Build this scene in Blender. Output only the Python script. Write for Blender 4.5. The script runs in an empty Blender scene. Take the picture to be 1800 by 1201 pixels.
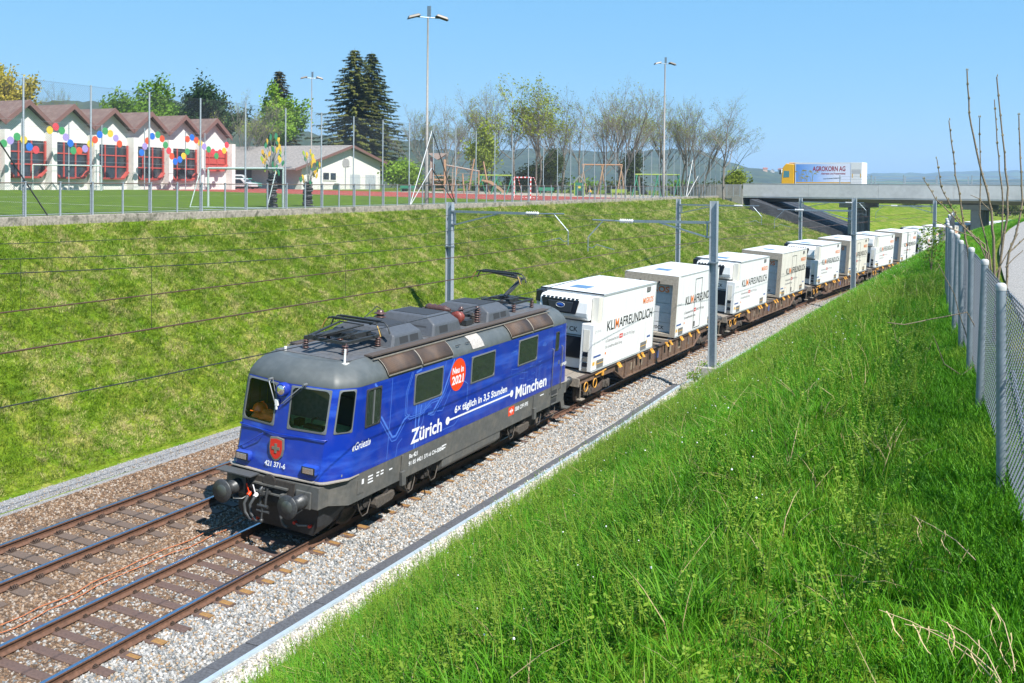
import bpy, bmesh, math, random
from math import sin, cos, pi, radians, sqrt, atan2
from mathutils import Vector, Matrix, noise
random.seed(7)
sc = bpy.context.scene
COL = sc.collection

# ------------------------------------------------------------------ camera
K_CURVE, CANT = 0.00186, 0.06433            # railway curve (1/m) and superelevation (rad)
CAM_POS = Vector((13.80429, -17.28781, 7.73524))
YAW, PITCH, ROLL = -0.42139, 0.01941, 0.00938
fwd0 = Vector((sin(YAW), cos(YAW), 0)); rt0 = Vector((cos(YAW), -sin(YAW), 0)); up0 = Vector((0, 0, 1))
fwd = fwd0 * cos(PITCH) - up0 * sin(PITCH)
up1 = up0 * cos(PITCH) + fwd0 * sin(PITCH)
rt = rt0 * cos(ROLL) + up1 * sin(ROLL)
up = -rt0 * sin(ROLL) + up1 * cos(ROLL)
cd = bpy.data.cameras.new('camera')
cd.sensor_fit = 'HORIZONTAL'; cd.sensor_width = 36.0; cd.lens = 1772.029 * 36 / 1800
cd.shift_y = -(600.5 - 366.47) / 1800; cd.clip_start = 0.1; cd.clip_end = 30000
cam = bpy.data.objects.new('camera', cd); COL.objects.link(cam)
M = Matrix((rt, up, -fwd)).transposed().to_4x4(); M.translation = CAM_POS
cam.matrix_world = M
sc.camera = cam

# ------------------------------------------------------------------ light
SUN_EL, SUN_AZ = radians(51), radians(-28)    # azimuth measured from +X towards +Y
to_sun = Vector((cos(SUN_EL) * cos(SUN_AZ), cos(SUN_EL) * sin(SUN_AZ), sin(SUN_EL)))
world = bpy.data.worlds.new('World'); sc.world = world; world.use_nodes = True
wn = world.node_tree.nodes; wl = world.node_tree.links
sky = wn.new('ShaderNodeTexSky'); sky.sky_type = 'NISHITA'; sky.sun_disc = False
sky.sun_elevation = SUN_EL; sky.sun_rotation = pi / 2 - SUN_AZ
sky.altitude = 2000; sky.air_density = 1.0; sky.dust_density = 0.0; sky.ozone_density = 5.0
# the same tone curve over the whole dome: the photograph's sky is a flat, pale azure
sep = wn.new('ShaderNodeSeparateColor'); cmb = wn.new('ShaderNodeCombineColor'); wl.new(sky.outputs[0], sep.inputs[0])
for ch, (pw_, k_) in enumerate(((.62, .815), (.35, 1.83), (.15, 3.5))):
    a_ = wn.new('ShaderNodeMath'); a_.operation = 'POWER'; a_.inputs[1].default_value = pw_; wl.new(sep.outputs[ch], a_.inputs[0])
    b_ = wn.new('ShaderNodeMath'); b_.operation = 'MULTIPLY'; b_.inputs[1].default_value = k_; wl.new(a_.outputs[0], b_.inputs[0]); wl.new(b_.outputs[0], cmb.inputs[ch])
wl.new(cmb.outputs[0], wn['Background'].inputs[0]); wn['Background'].inputs[1].default_value = 0.10
sd = bpy.data.lights.new('sun', 'SUN'); sd.energy = 5.0; sd.angle = radians(0.53); sd.color = (1.0, 0.955, 0.88)
sun = bpy.data.objects.new('sun', sd); COL.objects.link(sun)
sun.rotation_euler = (-to_sun).to_track_quat('-Z', 'Y').to_euler()
sun.location = (40, 0, 60)
sc.view_settings.view_transform = 'Standard'; sc.view_settings.look = 'None'
sc.view_settings.exposure = 1.12; sc.view_settings.gamma = 1.0
sc.cycles.max_bounces = 6; sc.cycles.transparent_max_bounces = 24
sc.cycles.diffuse_bounces = 3; sc.cycles.glossy_bounces = 3
sc.cycles.use_denoising = True; sc.cycles.volume_bounces = 0

# ------------------------------------------------------------------ helpers
def srgb(r, g, b):
    def f(c):
        c /= 255.0
        return c / 12.92 if c <= 0.04045 else ((c + 0.055) / 1.055) ** 2.4
    return (f(r), f(g), f(b))

ALB = .78                                      # scales base colours down against the raised exposure, so shadows render deeper
def dim(c): return tuple(x * ALB for x in c)
MATS = {}
def mat(name, col, rough=0.6, metal=0.0, var=0.0, vscale=3.0, bump=0.0, bscale=40.0, col2=None, spec=0.5, coat=0.0, stretch=None, detail=5, c2lo=0.45, c2hi=0.62):
    """principled material with optional noise colour variation, second colour patches and bump"""
    if name in MATS: return MATS[name]
    if metal < .8: col = dim(col); col2 = dim(col2) if col2 else None
    m = bpy.data.materials.new(name); m.use_nodes = True
    nt = m.node_tree; n = nt.nodes; l = nt.links; b = n['Principled BSDF']
    b.inputs['Roughness'].default_value = rough; b.inputs['Metallic'].default_value = metal
    b.inputs['Specular IOR Level'].default_value = spec; b.inputs['Coat Weight'].default_value = coat
    b.inputs['Base Color'].default_value = (*col, 1)
    co = n.new('ShaderNodeNewGeometry').outputs['Position'] if stretch == 'world' else n.new('ShaderNodeTexCoord').outputs['Object']
    if stretch and stretch != 'world':
        mp = n.new('ShaderNodeMapping'); mp.inputs['Scale'].default_value = stretch; l.new(co, mp.inputs[0]); co = mp.outputs[0]
    if var > 0 or col2:
        nz = n.new('ShaderNodeTexNoise'); nz.inputs['Scale'].default_value = vscale; nz.inputs['Detail'].default_value = detail
        l.new(co, nz.inputs['Vector'])
        src = None
        if col2:
            rp = n.new('ShaderNodeValToRGB'); rp.color_ramp.elements[0].position = c2lo; rp.color_ramp.elements[1].position = c2hi
            rp.color_ramp.elements[0].color = (*col, 1); rp.color_ramp.elements[1].color = (*col2, 1)
            l.new(nz.outputs['Fac'], rp.inputs[0]); src = rp.outputs[0]
        if var > 0:
            nz2 = n.new('ShaderNodeTexNoise'); nz2.inputs['Scale'].default_value = vscale * 3.7; nz2.inputs['Detail'].default_value = 4
            l.new(co, nz2.inputs['Vector'])
            mr = n.new('ShaderNodeMapRange'); mr.inputs[1].default_value = 0.3; mr.inputs[2].default_value = 0.7
            mr.inputs[3].default_value = 1 - var; mr.inputs[4].default_value = 1 + var; l.new(nz2.outputs['Fac'], mr.inputs[0])
            mx = n.new('ShaderNodeMix'); mx.data_type = 'RGBA'; mx.blend_type = 'MULTIPLY'; mx.inputs[0].default_value = 1
            if src: l.new(src, mx.inputs[6])
            else: mx.inputs[6].default_value = (*col, 1)
            l.new(mr.outputs[0], mx.inputs[7]); src = mx.outputs[2]
        l.new(src, b.inputs['Base Color'])
    if bump > 0:
        nb = n.new('ShaderNodeTexNoise'); nb.inputs['Scale'].default_value = bscale; nb.inputs['Detail'].default_value = 6; l.new(co, nb.inputs['Vector'])
        bp = n.new('ShaderNodeBump'); bp.inputs['Strength'].default_value = bump; bp.inputs['Distance'].default_value = 0.02
        l.new(nb.outputs['Fac'], bp.inputs['Height']); l.new(bp.outputs[0], b.inputs['Normal'])
    MATS[name] = m
    return m

class MB:
    """collects boxes, tubes, prisms; build() links them as ONE mesh object"""
    def __init__(s): s.v = []; s.f = []; s.sm = []
    def add(s, vs, fs, smooth=False):
        o = len(s.v); s.v += [tuple(p) for p in vs]
        for f in fs: s.f.append([i + o for i in f]); s.sm.append(smooth)
        return s
    def box(s, c, d, R=None, taper=1.0):
        hx, hy, hz = d[0] / 2, d[1] / 2, d[2] / 2; vs = []
        for z in (-hz, hz):
            t = taper if z > 0 else 1
            for x, y in ((-hx, -hy), (hx, -hy), (hx, hy), (-hx, hy)):
                p = Vector((x * t, y * t, z))
                if R is not None: p = R @ p
                vs.append(p + Vector(c))
        return s.add(vs, [(3, 2, 1, 0), (4, 5, 6, 7), (0, 1, 5, 4), (1, 2, 6, 5), (2, 3, 7, 6), (3, 0, 4, 7)])
    def bx(s, x0, x1, y0, y1, z0, z1): return s.box(((x0 + x1) / 2, (y0 + y1) / 2, (z0 + z1) / 2), (x1 - x0, y1 - y0, z1 - z0))
    def bar(s, p, q, w, h=None, up=(0, 0, 1)):
        """rectangular bar from p to q"""
        p, q = Vector(p), Vector(q); d = q - p; L = d.length
        if L < 1e-6: return s
        y = d / L; u = Vector(up)
        if abs(y.dot(u)) > 0.98: u = Vector((1, 0, 0))
        x = y.cross(u).normalized(); z = x.cross(y)
        return s.box((p + q) / 2, (w, L, h or w), Matrix((x, y, z)).transposed())
    def tube(s, pts, r, n=6, caps=True, smooth=True):
        pts = [Vector(p) for p in pts]; m = len(pts); rs = r if isinstance(r, (list, tuple)) else [r] * m
        vs = []; prev = None
        for i, p in enumerate(pts):
            d = (pts[min(i + 1, m - 1)] - pts[max(i - 1, 0)])
            d = d.normalized() if d.length > 1e-9 else Vector((0, 0, 1))
            if prev is None: a = d.orthogonal().normalized()
            else:
                a = prev - d * prev.dot(d)
                a = a.normalized() if a.length > 1e-6 else d.orthogonal().normalized()
            prev = a; b = d.cross(a)
            for j in range(n):
                t = 2 * pi * j / n; vs.append(p + (a * cos(t) + b * sin(t)) * rs[i])
        fs = [(i * n + j, i * n + (j + 1) % n, (i + 1) * n + (j + 1) % n, (i + 1) * n + j) for i in range(m - 1) for j in range(n)]
        s.add(vs, fs, smooth)
        if caps: s.add([vs[j] for j in range(n)], [tuple(range(n))[::-1]]); s.add(vs[-n:], [tuple(range(n))])
        return s
    def cyl(s, p, q, r, n=12, r2=None, smooth=True): return s.tube([p, q], [r, r if r2 is None else r2], n, True, smooth)
    def lathe(s, prof, o=(0, 0, 0), ax='Z', n=16, smooth=True):
        """prof = [(radius, height)...] round an axis"""
        vs = []
        for r, h in prof:
            for j in range(n):
                t = 2 * pi * j / n; a, b = r * cos(t), r * sin(t)
                p = (a, b, h) if ax == 'Z' else ((a, h, -b) if ax == 'Y' else (h, a, b))
                vs.append(Vector(p) + Vector(o))
        m = len(prof)
        s.add(vs, [(i * n + j, i * n + (j + 1) % n, (i + 1) * n + (j + 1) % n, (i + 1) * n + j) for i in range(m - 1) for j in range(n)], smooth)
        if prof[0][0] > 1e-5: s.add(vs[:n], [tuple(range(n))[::-1]])
        if prof[-1][0] > 1e-5: s.add(vs[-n:], [tuple(range(n))])
        return s
    def prism(s, poly, axis, a, b):
        """poly of 2D points extruded from a to b along axis: 'X'->(y,z) 'Y'->(x,z) 'Z'->(x,y)"""
        def P(u, v, t): return {'X': (t, u, v), 'Y': (u, t, v), 'Z': (u, v, t)}[axis]
        n = len(poly); vs = [P(u, v, a) for u, v in poly] + [P(u, v, b) for u, v in poly]
        fs = [tuple(range(n))[::-1], tuple(range(n, 2 * n))] + [(i, (i + 1) % n, n + (i + 1) % n, n + i) for i in range(n)]
        return s.add(vs, fs)
    def disc(s, c, r, nrm, n=20, ry=None):
        nrm = Vector(nrm).normalized(); a = nrm.orthogonal().normalized(); b = nrm.cross(a)
        return s.add([Vector(c) + a * r * cos(2 * pi * j / n) + b * (ry or r) * sin(2 * pi * j / n) for j in range(n)], [tuple(range(n))])
    def mesh(s, name):
        me = bpy.data.meshes.new(name); me.from_pydata([tuple(p) for p in s.v], [], s.f)
        if any(s.sm): me.polygons.foreach_set('use_smooth', s.sm)
        return me
    def build(s, name, m=None, parent=None, fix=True, bevel=0):
        me = s.mesh(name)
        if fix:
            b = bmesh.new(); b.from_mesh(me); bmesh.ops.recalc_face_normals(b, faces=b.faces); b.to_mesh(me); b.free()
        return obj(name, me, m, parent, bevel)

def obj(name, me, m=None, parent=None, bevel=0):
    if m is not None and not me.materials: me.materials.append(m)
    o = bpy.data.objects.new(name, me); COL.objects.link(o)
    if parent is not None: o.parent = parent
    if bevel:
        md = o.modifiers.new('bevel', 'BEVEL'); md.width = bevel; md.segments = 2; md.limit_method = 'ANGLE'; md.angle_limit = radians(35)
    return o

def tag(o, label, cat, group=None):
    o['label'] = label; o['category'] = cat
    if group: o['group'] = group
    return o
def struct(o): o['kind'] = 'structure'; return o
def stuff(o): o['kind'] = 'stuff'; return o
def thing(name, label, cat, group=None, mw=None, loc=None, rz=0):
    e = bpy.data.objects.new(name, None); COL.objects.link(e); e.empty_display_size = 0.2
    if mw is not None: e.matrix_world = mw
    if loc is not None: e.location = loc; e.rotation_euler = (0, 0, rz)
    return tag(e, label, cat, group)
def kids(o): return [c for c in bpy.data.objects if c.parent == o]
def dup(root, mw=None, label=None, loc=None, rz=None, parent=None, _k=None):
    if _k is None:
        _k = {}
        for c in bpy.data.objects:
            if c.parent is not None: _k.setdefault(c.parent.name, []).append(c)
    r = root.copy(); COL.objects.link(r)
    if parent is not None: r.parent = parent
    for ch in _k.get(root.name, []): dup(ch, parent=r, _k=_k)
    if mw is not None: r.matrix_world = mw
    if loc is not None: r.location = loc
    if rz is not None: r.rotation_euler = (0, 0, rz)
    if label: r['label'] = label
    return r

def text(body, size, mtl, name, parent, o, ex, ey, bold=0.0, shear=0.0, align='LEFT', width=None, thick=0.0, space=1.0, m0=None):
    """flat lettering: origin o, direction ex, up ey; returns a mesh object. width squeezes to a given width"""
    c = bpy.data.curves.new(name, 'FONT'); c.body = body; c.size = size; c.offset = bold; c.shear = shear; c.align_x = align
    c.resolution_u = 3; c.extrude = thick; c.space_character = space
    t = bpy.data.objects.new(name, c); COL.objects.link(t)
    dg = bpy.context.evaluated_depsgraph_get(); dg.update()
    me = bpy.data.meshes.new_from_object(t.evaluated_get(dg))
    bpy.data.objects.remove(t); bpy.data.curves.remove(c)
    if width and len(me.vertices):
        xs = [v.co.x for v in me.vertices]; w = max(xs) - min(xs); s = width / w
        x0 = min(xs) if align == 'LEFT' else 0
        for v in me.vertices: v.co.x = (v.co.x - x0) * s
    me.name = name; me.materials.clear(); me.materials.append(mtl)
    q = bpy.data.objects.new(name, me); COL.objects.link(q)
    ex, ey = Vector(ex).normalized(), Vector(ey).normalized(); ez = ex.cross(ey).normalized(); ey = ez.cross(ex)
    mw = Matrix((ex, ey, ez)).transposed().to_4x4(); mw.translation = Vector(o)
    if parent is not None: q.parent = parent
    q.matrix_local = mw
    return q

# ------------------------------------------------------------------ railway coordinates
def centre(s):
    return Vector(((1 - cos(K_CURVE * s)) / K_CURVE, sin(K_CURVE * s) / K_CURVE, 0)), K_CURVE * s
def TW(s, l, z=0.0, cant=True):
    """track coordinates -> world: s along, l right of track centre, z above rail head (canted)"""
    p, th = centre(s); c = CANT if cant else 0.0
    l2 = l * cos(c) + z * sin(c); z2 = -l * sin(c) + z * cos(c)
    return Vector((p.x + l2 * cos(th), p.y - l2 * sin(th), z2))
def to_sl(X, Y):
    R = 1 / K_CURVE; vx, vy = X - R, Y; r = sqrt(vx * vx + vy * vy)
    return R * atan2(vy, -vx), R - r
def vehicle_frame(s0, s1):
    a = TW(s0, 0, 0); th = K_CURVE * (s0 + s1) / 2
    ey = Vector((sin(th), cos(th), 0)); rx = Vector((cos(th), -sin(th), 0)); ex = rx * cos(CANT) - Vector((0, 0, sin(CANT))); ez = ex.cross(ey)
    m = Matrix((ex, ey, ez)).transposed().to_4x4(); m.translation = a
    return m
TB = -3.526                                   # centre of the second track
HAZE_DENSITY = 1.8e-4

def lerp(a, b, t): return a + (b - a) * t
def clamp(x, a=0.0, b=1.0): return max(a, min(b, x))
def sstep(a, b, x):
    t = clamp((x - a) / (b - a)); return t * t * (3 - 2 * t)
def pw(x, pts):
    if x <= pts[0][0]: return pts[0][1]
    for (a, u), (b, v) in zip(pts, pts[1:]):
        if x <= b: return u + (v - u) * (x - a) / (b - a)
    return pts[-1][1]

def cam_point(px, py, d):
    """photograph pixel and depth along the view axis -> world point"""
    X, Y = px - 900, py - 366.47084
    a = X * cos(ROLL) + Y * sin(ROLL); b = -X * sin(ROLL) + Y * cos(ROLL)
    r, u2 = a / 1772.029, -b / 1772.029
    dd = cos(PITCH) + sin(PITCH) * u2; u = -sin(PITCH) + cos(PITCH) * u2
    v = fwd0 * dd + rt0 * r + up0 * u
    return CAM_POS + v * (d / dd)
def on_x(px, py, X):
    v = cam_point(px, py, 1.0) - CAM_POS; return CAM_POS + v * ((X - CAM_POS.x) / v.x)
# ================================================================== ground
def zfield(X, Y): return 6.57 + .0042 * (clamp(Y, -40, 130) - 15) + .0125 * clamp(-16.4 - X, 0, 50)
X_TOP = -16.12
RPROF = [(3.2, -.62), (3.7, -.5), (5.0, .78), (6.9, 2.1), (8.5, 3.15), (10, 4.1), (11.15, 4.9), (12.3, 5.50), (13.2, 5.60), (13.9, 5.68), (14.5, 5.98), (60, 6.0), (300, 5.0)]
def ground_z(X, Y, rough=True):
    s, l = to_sl(X, Y)
    nz = noise.noise((X * .35, Y * .35, 1.3)) * .07 + noise.noise((X * 1.1, Y * 1.1, 5.3)) * .03 if rough else 0
    if s > 200 or s < -200:
        far = 1
    if X < X_TOP: z = zfield(X, Y); return z
    if l > 3.2:
        z = pw(l, RPROF); return z + nz * sstep(3.6, 5, l) * (1 - sstep(12, 14, l))
    if l > -6.9: return -CANT * l - .8
    if l > -7.9: return -.12
    th = K_CURVE * s; Xc = (1 - cos(th)) / K_CURVE
    ltop = min(-8.5, (X_TOP - Xc) / max(.3, cos(th)))
    t = clamp((-7.9 - l) / (-7.9 - ltop))
    zt = zfield(X_TOP, Y) - .28
    tt = t + .06 * sin(pi * t)
    return lerp(-.12, zt, tt) + (nz * 1.4 + noise.noise((X * .13, Y * .10, 9.1)) * .30) * sin(pi * t)

def axis(lo, hi, step, far, grow=1.35):
    a = []; x = lo
    while x <= hi: a.append(x); x += step
    st = step; x = lo; b = []
    while x > -far: st *= grow; x -= st; b.append(x)
    st = step; x = a[-1]; c = []
    while x < far: st *= grow; x += st; c.append(x)
    return b[::-1] + a + c
gx = axis(-20, 30, .5, 9000); gy = axis(-26, 170, .9, 9000)
verts = []; faces = []
for y in gy:
    for x in gx:
        if -400 < y < 230 and -400 < x < 250: z = ground_z(x, y)
        else:
            z = ground_z(clamp(x, -400, 250), clamp(y, -400, 230)) if y < 600 else 4.0
            z = lerp(z, 4.0, sstep(230, 600, y)) if y > 230 else z
        verts.append((x, y, z))
nx = len(gx)
for j in range(len(gy) - 1):
    for i in range(nx - 1):
        a = j * nx + i; faces.append((a, a + 1, a + nx + 1, a + nx))
gme = bpy.data.meshes.new('ground'); gme.from_pydata(verts, [], faces); gme.polygons.foreach_set('use_smooth', [True] * len(faces))

def grass_ground_mat():
    m = bpy.data.materials.new('turf'); m.use_nodes = True; n = m.node_tree.nodes; l = m.node_tree.links; b = n['Principled BSDF']
    g = n.new('ShaderNodeNewGeometry')
    a = n.new('ShaderNodeTexNoise'); a.inputs['Scale'].default_value = .9; a.inputs['Detail'].default_value = 8; a.inputs['Roughness'].default_value = .65; l.new(g.outputs['Position'], a.inputs[0])
    r = n.new('ShaderNodeValToRGB'); e = r.color_ramp.elements
    e[0].position = .36; e[0].color = (.060, .125, .006, 1); e[1].position = .70; e[1].color = (.27, .235, .075, 1)
    q = e.new(.53); q.color = (.118, .165, .014, 1)
    l.new(a.outputs['Fac'], r.inputs[0])
    f = n.new('ShaderNodeTexNoise'); f.inputs['Scale'].default_value = 14; f.inputs['Detail'].default_value = 8; l.new(g.outputs['Position'], f.inputs[0])
    mr = n.new('ShaderNodeMapRange'); mr.inputs[1].default_value = .3; mr.inputs[2].default_value = .7; mr.inputs[3].default_value = .55; mr.inputs[4].default_value = 1.35; l.new(f.outputs['Fac'], mr.inputs[0])
    mx = n.new('ShaderNodeMix'); mx.data_type = 'RGBA'; mx.blend_type = 'MULTIPLY'; mx.inputs[0].default_value = 1
    l.new(r.outputs[0], mx.inputs[6]); l.new(mr.outputs[0], mx.inputs[7]); l.new(mx.outputs[2], b.inputs['Base Color'])
    b.inputs['Roughness'].default_value = .95; b.inputs['Specular IOR Level'].default_value = .04
    bp = n.new('ShaderNodeBump'); bp.inputs['Strength'].default_value = .8; bp.inputs['Distance'].default_value = .08; l.new(f.outputs['Fac'], bp.inputs['Height']); l.new(bp.outputs[0], b.inputs['Normal'])
    return m
struct(obj('ground', gme, grass_ground_mat()))

def sheet(name, m, s0, s1, ds, prof, cant=True, kind='structure', nf=None):
    """strip swept along the railway; prof = [(l,z)...], may be a function of s"""
    v = []; f = []; n = None; s = s0; k = 0
    while s <= s1 + 1e-6:
        pr = prof(s) if callable(prof) else prof
        n = len(pr)
        for l, z in pr:
            p = TW(s, l, z) if cant else TW(s, l, 0, False) + Vector((0, 0, z))
            if nf: p.z += nf * noise.noise((p.x * 2.1, p.y * 2.1, .7))
            v.append(tuple(p))
        if k:
            for i in range(n - 1): a = (k - 1) * n + i; f.append((a, a + 1, a + n + 1, a + n))
        k += 1; s += ds
    me = bpy.data.meshes.new(name); me.from_pydata(v, [], f); me.polygons.foreach_set('use_smooth', [True] * len(f))
    o = obj(name, me, m)
    if kind: o['kind'] = kind
    return o

def gravel_mat(name, cols, scale=38, bump=1.0):
    m = bpy.data.materials.new(name); m.use_nodes = True; n = m.node_tree.nodes; l = m.node_tree.links; b = n['Principled BSDF']
    g = n.new('ShaderNodeNewGeometry'); v = n.new('ShaderNodeTexVoronoi'); v.inputs['Scale'].default_value = scale; l.new(g.outputs['Position'], v.inputs['Vector'])
    sx = n.new('ShaderNodeSeparateColor'); l.new(v.outputs['Color'], sx.inputs[0])
    r = n.new('ShaderNodeValToRGB'); r.color_ramp.interpolation = 'CONSTANT'; e = r.color_ramp.elements
    for i, c in enumerate(cols):
        el = e[i] if i < 2 else e.new(i / len(cols))
        el.position = i / len(cols); el.color = (*dim(c), 1)
    l.new(sx.outputs[0], r.inputs[0])
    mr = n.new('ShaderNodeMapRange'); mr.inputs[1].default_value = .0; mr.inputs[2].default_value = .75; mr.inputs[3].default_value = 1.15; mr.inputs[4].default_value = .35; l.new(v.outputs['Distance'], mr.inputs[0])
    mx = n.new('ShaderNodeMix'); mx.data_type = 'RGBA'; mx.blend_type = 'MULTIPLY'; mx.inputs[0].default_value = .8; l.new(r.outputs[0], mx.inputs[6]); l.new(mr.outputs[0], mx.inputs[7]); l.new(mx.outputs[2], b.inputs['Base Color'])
    bp = n.new('ShaderNodeBump'); bp.invert = True; bp.inputs['Strength'].default_value = bump; bp.inputs['Distance'].default_value = .03; l.new(v.outputs['Distance'], bp.inputs['Height']); l.new(bp.outputs[0], b.inputs['Normal'])
    b.inputs['Roughness'].default_value = .85
    return m
BROWN = [(.17, .105, .062), (.25, .165, .105), (.10, .065, .042), (.31, .23, .165), (.20, .12, .07), (.36, .30, .25), (.14, .09, .06)]
GREY = [(.31, .31, .31), (.40, .395, .38), (.15, .16, .165), (.35, .32, .28), (.50, .49, .475), (.23, .24, .25), (.33, .23, .14)]
WHITE = [(.52, .48, .42), (.62, .59, .53), (.36, .33, .29), (.55, .49, .40), (.66, .64, .60)]
FINE = [(.32, .32, .33), (.40, .40, .41), (.25, .25, .26), (.46, .46, .46)]
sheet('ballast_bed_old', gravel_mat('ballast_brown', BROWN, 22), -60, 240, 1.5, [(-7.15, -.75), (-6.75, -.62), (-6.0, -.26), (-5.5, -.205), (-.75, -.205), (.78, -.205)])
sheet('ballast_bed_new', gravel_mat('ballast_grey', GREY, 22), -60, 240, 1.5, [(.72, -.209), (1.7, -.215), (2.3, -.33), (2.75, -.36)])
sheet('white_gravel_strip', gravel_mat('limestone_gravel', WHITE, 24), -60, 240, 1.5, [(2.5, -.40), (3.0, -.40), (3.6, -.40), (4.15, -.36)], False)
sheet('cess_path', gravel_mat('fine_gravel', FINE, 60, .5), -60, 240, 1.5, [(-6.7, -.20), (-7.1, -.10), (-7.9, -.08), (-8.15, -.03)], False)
TRO = lambda s: pw(s, [(-20, 2.32), (-4.4, 2.38), (1.1, 2.56), (8.3, 2.72), (16, 2.74), (24.5, 2.42)])

# ------------------------------------------------------------------ scatter with geometry nodes (grass, loose stones)
LIB = {}
def lib(name, meshes, m):
    c = bpy.data.collections.new(name)
    for i, me in enumerate(meshes):
        me.materials.append(m); o = bpy.data.objects.new(name + '_piece', me); c.objects.link(o)
    return c
def scatter(name, me, coll, density, smin, smax, seed, tilt=.25, spin3=False, clump=0, cscale=.6, cmin=.3):
    o = obj(name, me); o['kind'] = 'stuff'
    ng = bpy.data.node_groups.new(name, 'GeometryNodeTree'); N = ng.nodes; L = ng.links
    ng.interface.new_socket('Geometry', in_out='INPUT', socket_type='NodeSocketGeometry'); ng.interface.new_socket('Geometry', in_out='OUTPUT', socket_type='NodeSocketGeometry')
    gi = N.new('NodeGroupInput'); go = N.new('NodeGroupOutput')
    d = N.new('GeometryNodeDistributePointsOnFaces'); d.inputs['Density'].default_value = density; d.inputs['Seed'].default_value = seed
    L.new(gi.outputs[0], d.inputs['Mesh'])
    if clump:
        nz = N.new('ShaderNodeTexNoise'); nz.inputs['Scale'].default_value = cscale; nz.inputs['Detail'].default_value = 3
        ps = N.new('GeometryNodeInputPosition'); L.new(ps.outputs[0], nz.inputs['Vector'])
        mr = N.new('ShaderNodeMapRange'); mr.inputs[1].default_value = .38; mr.inputs[2].default_value = .62; mr.inputs[3].default_value = density * cmin; mr.inputs[4].default_value = density * (1 + clump)
        L.new(nz.outputs[0], mr.inputs[0]); L.new(mr.outputs[0], d.inputs['Density'])
    ci = N.new('GeometryNodeCollectionInfo'); ci.inputs['Collection'].default_value = coll; ci.inputs['Separate Children'].default_value = True; ci.inputs['Reset Children'].default_value = True
    io = N.new('GeometryNodeInstanceOnPoints'); io.inputs['Pick Instance'].default_value = True
    L.new(d.outputs['Points'], io.inputs['Points']); L.new(ci.outputs[0], io.inputs['Instance'])
    rv = N.new('FunctionNodeRandomValue'); rv.data_type = 'FLOAT_VECTOR'; t = pi if spin3 else tilt
    rv.inputs[0].default_value = (-t, -t, 0); rv.inputs[1].default_value = (t, t, 2 * pi); rv.inputs['Seed'].default_value = seed + 1
    L.new(rv.outputs[0], io.inputs['Rotation'])
    rs = N.new('FunctionNodeRandomValue'); rs.data_type = 'FLOAT'; rs.inputs[2].default_value = smin; rs.inputs[3].default_value = smax; rs.inputs['Seed'].default_value = seed + 2
    L.new(rs.outputs[1], io.inputs['Scale'])
    L.new(io.outputs[0], go.inputs[0])
    md = o.modifiers.new('scatter', 'NODES'); md.node_group = ng
    return o
def patch(name, s0, s1, ds, ls, lift=0.0, zf=None):
    v = []; f = []; n = len(ls); k = 0; s = s0
    while s <= s1 + 1e-6:
        for l in ls:
            if zf: p = TW(s, l, zf(l))
            else:
                p = TW(s, l, 0, False); p.z = ground_z(p.x, p.y) + lift
            v.append(tuple(p))
        if k:
            for i in range(n - 1): a = (k - 1) * n + i; f.append((a, a + n, a + n + 1, a + 1)[::-1])
        k += 1; s += ds
    me = bpy.data.meshes.new(name); me.from_pydata(v, [], f); return me
def stone_mesh(seed):
    b = bmesh.new(); bmesh.ops.create_icosphere(b, subdivisions=1, radius=.032); rnd = random.Random(seed)
    sx, sy, sz = rnd.uniform(.8, 1.35), rnd.uniform(.7, 1.1), rnd.uniform(.55, .85)
    for v in b.verts:
        k = rnd.uniform(.78, 1.2); v.co = Vector((v.co.x * sx * k, v.co.y * sy * k, v.co.z * sz * k))
    me = bpy.data.meshes.new('stone'); b.to_mesh(me); b.free(); return me
def stone_mat(name, cols):
    m = bpy.data.materials.new(name); m.use_nodes = True; n = m.node_tree.nodes; l = m.node_tree.links; b = n['Principled BSDF']
    oi = n.new('ShaderNodeObjectInfo'); r = n.new('ShaderNodeValToRGB'); r.color_ramp.interpolation = 'CONSTANT'; e = r.color_ramp.elements
    for i, c in enumerate(cols):
        el = e[i] if i < 2 else e.new(i / len(cols))
        el.position = i / len(cols); el.color = (*dim(c), 1)
    l.new(oi.outputs['Random'], r.inputs[0])
    nz = n.new('ShaderNodeTexNoise'); nz.inputs['Scale'].default_value = 60; tc = n.new('ShaderNodeTexCoord'); l.new(tc.outputs['Object'], nz.inputs[0])
    mr = n.new('ShaderNodeMapRange'); mr.inputs[1].default_value = .3; mr.inputs[2].default_value = .7; mr.inputs[3].default_value = .75; mr.inputs[4].default_value = 1.2; l.new(nz.outputs['Fac'], mr.inputs[0])
    mx = n.new('ShaderNodeMix'); mx.data_type = 'RGBA'; mx.blend_type = 'MULTIPLY'; mx.inputs[0].default_value = 1; l.new(r.outputs[0], mx.inputs[6]); l.new(mr.outputs[0], mx.inputs[7]); l.new(mx.outputs[2], b.inputs['Base Color'])
    b.inputs['Roughness'].default_value = .85; b.inputs['Specular IOR Level'].default_value = .25
    return m
stones_b = lib('brown_stone', [stone_mesh(i) for i in range(6)], stone_mat('stone_brown', BROWN))
stones_m = lib('mixed_stone', [stone_mesh(i + 30) for i in range(6)], stone_mat('stone_mixed', BROWN + BROWN[:3] + GREY[:4]))
stones_g = lib('grey_stone', [stone_mesh(i + 10) for i in range(6)], stone_mat('stone_grey', GREY))
stones_w = lib('white_stone', [stone_mesh(i + 20) for i in range(5)], stone_mat('stone_white', WHITE))
zb = lambda l: pw(l, [(-7.1, -.72), (-6.75, -.60), (-6.0, -.25), (-5.5, -.205), (-4.9, -.215), (-2.2, -.215), (-1.6, -.205), (-1.0, -.215), (.8, -.212), (1.7, -.205), (2.3, -.32), (2.75, -.35)])
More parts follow.
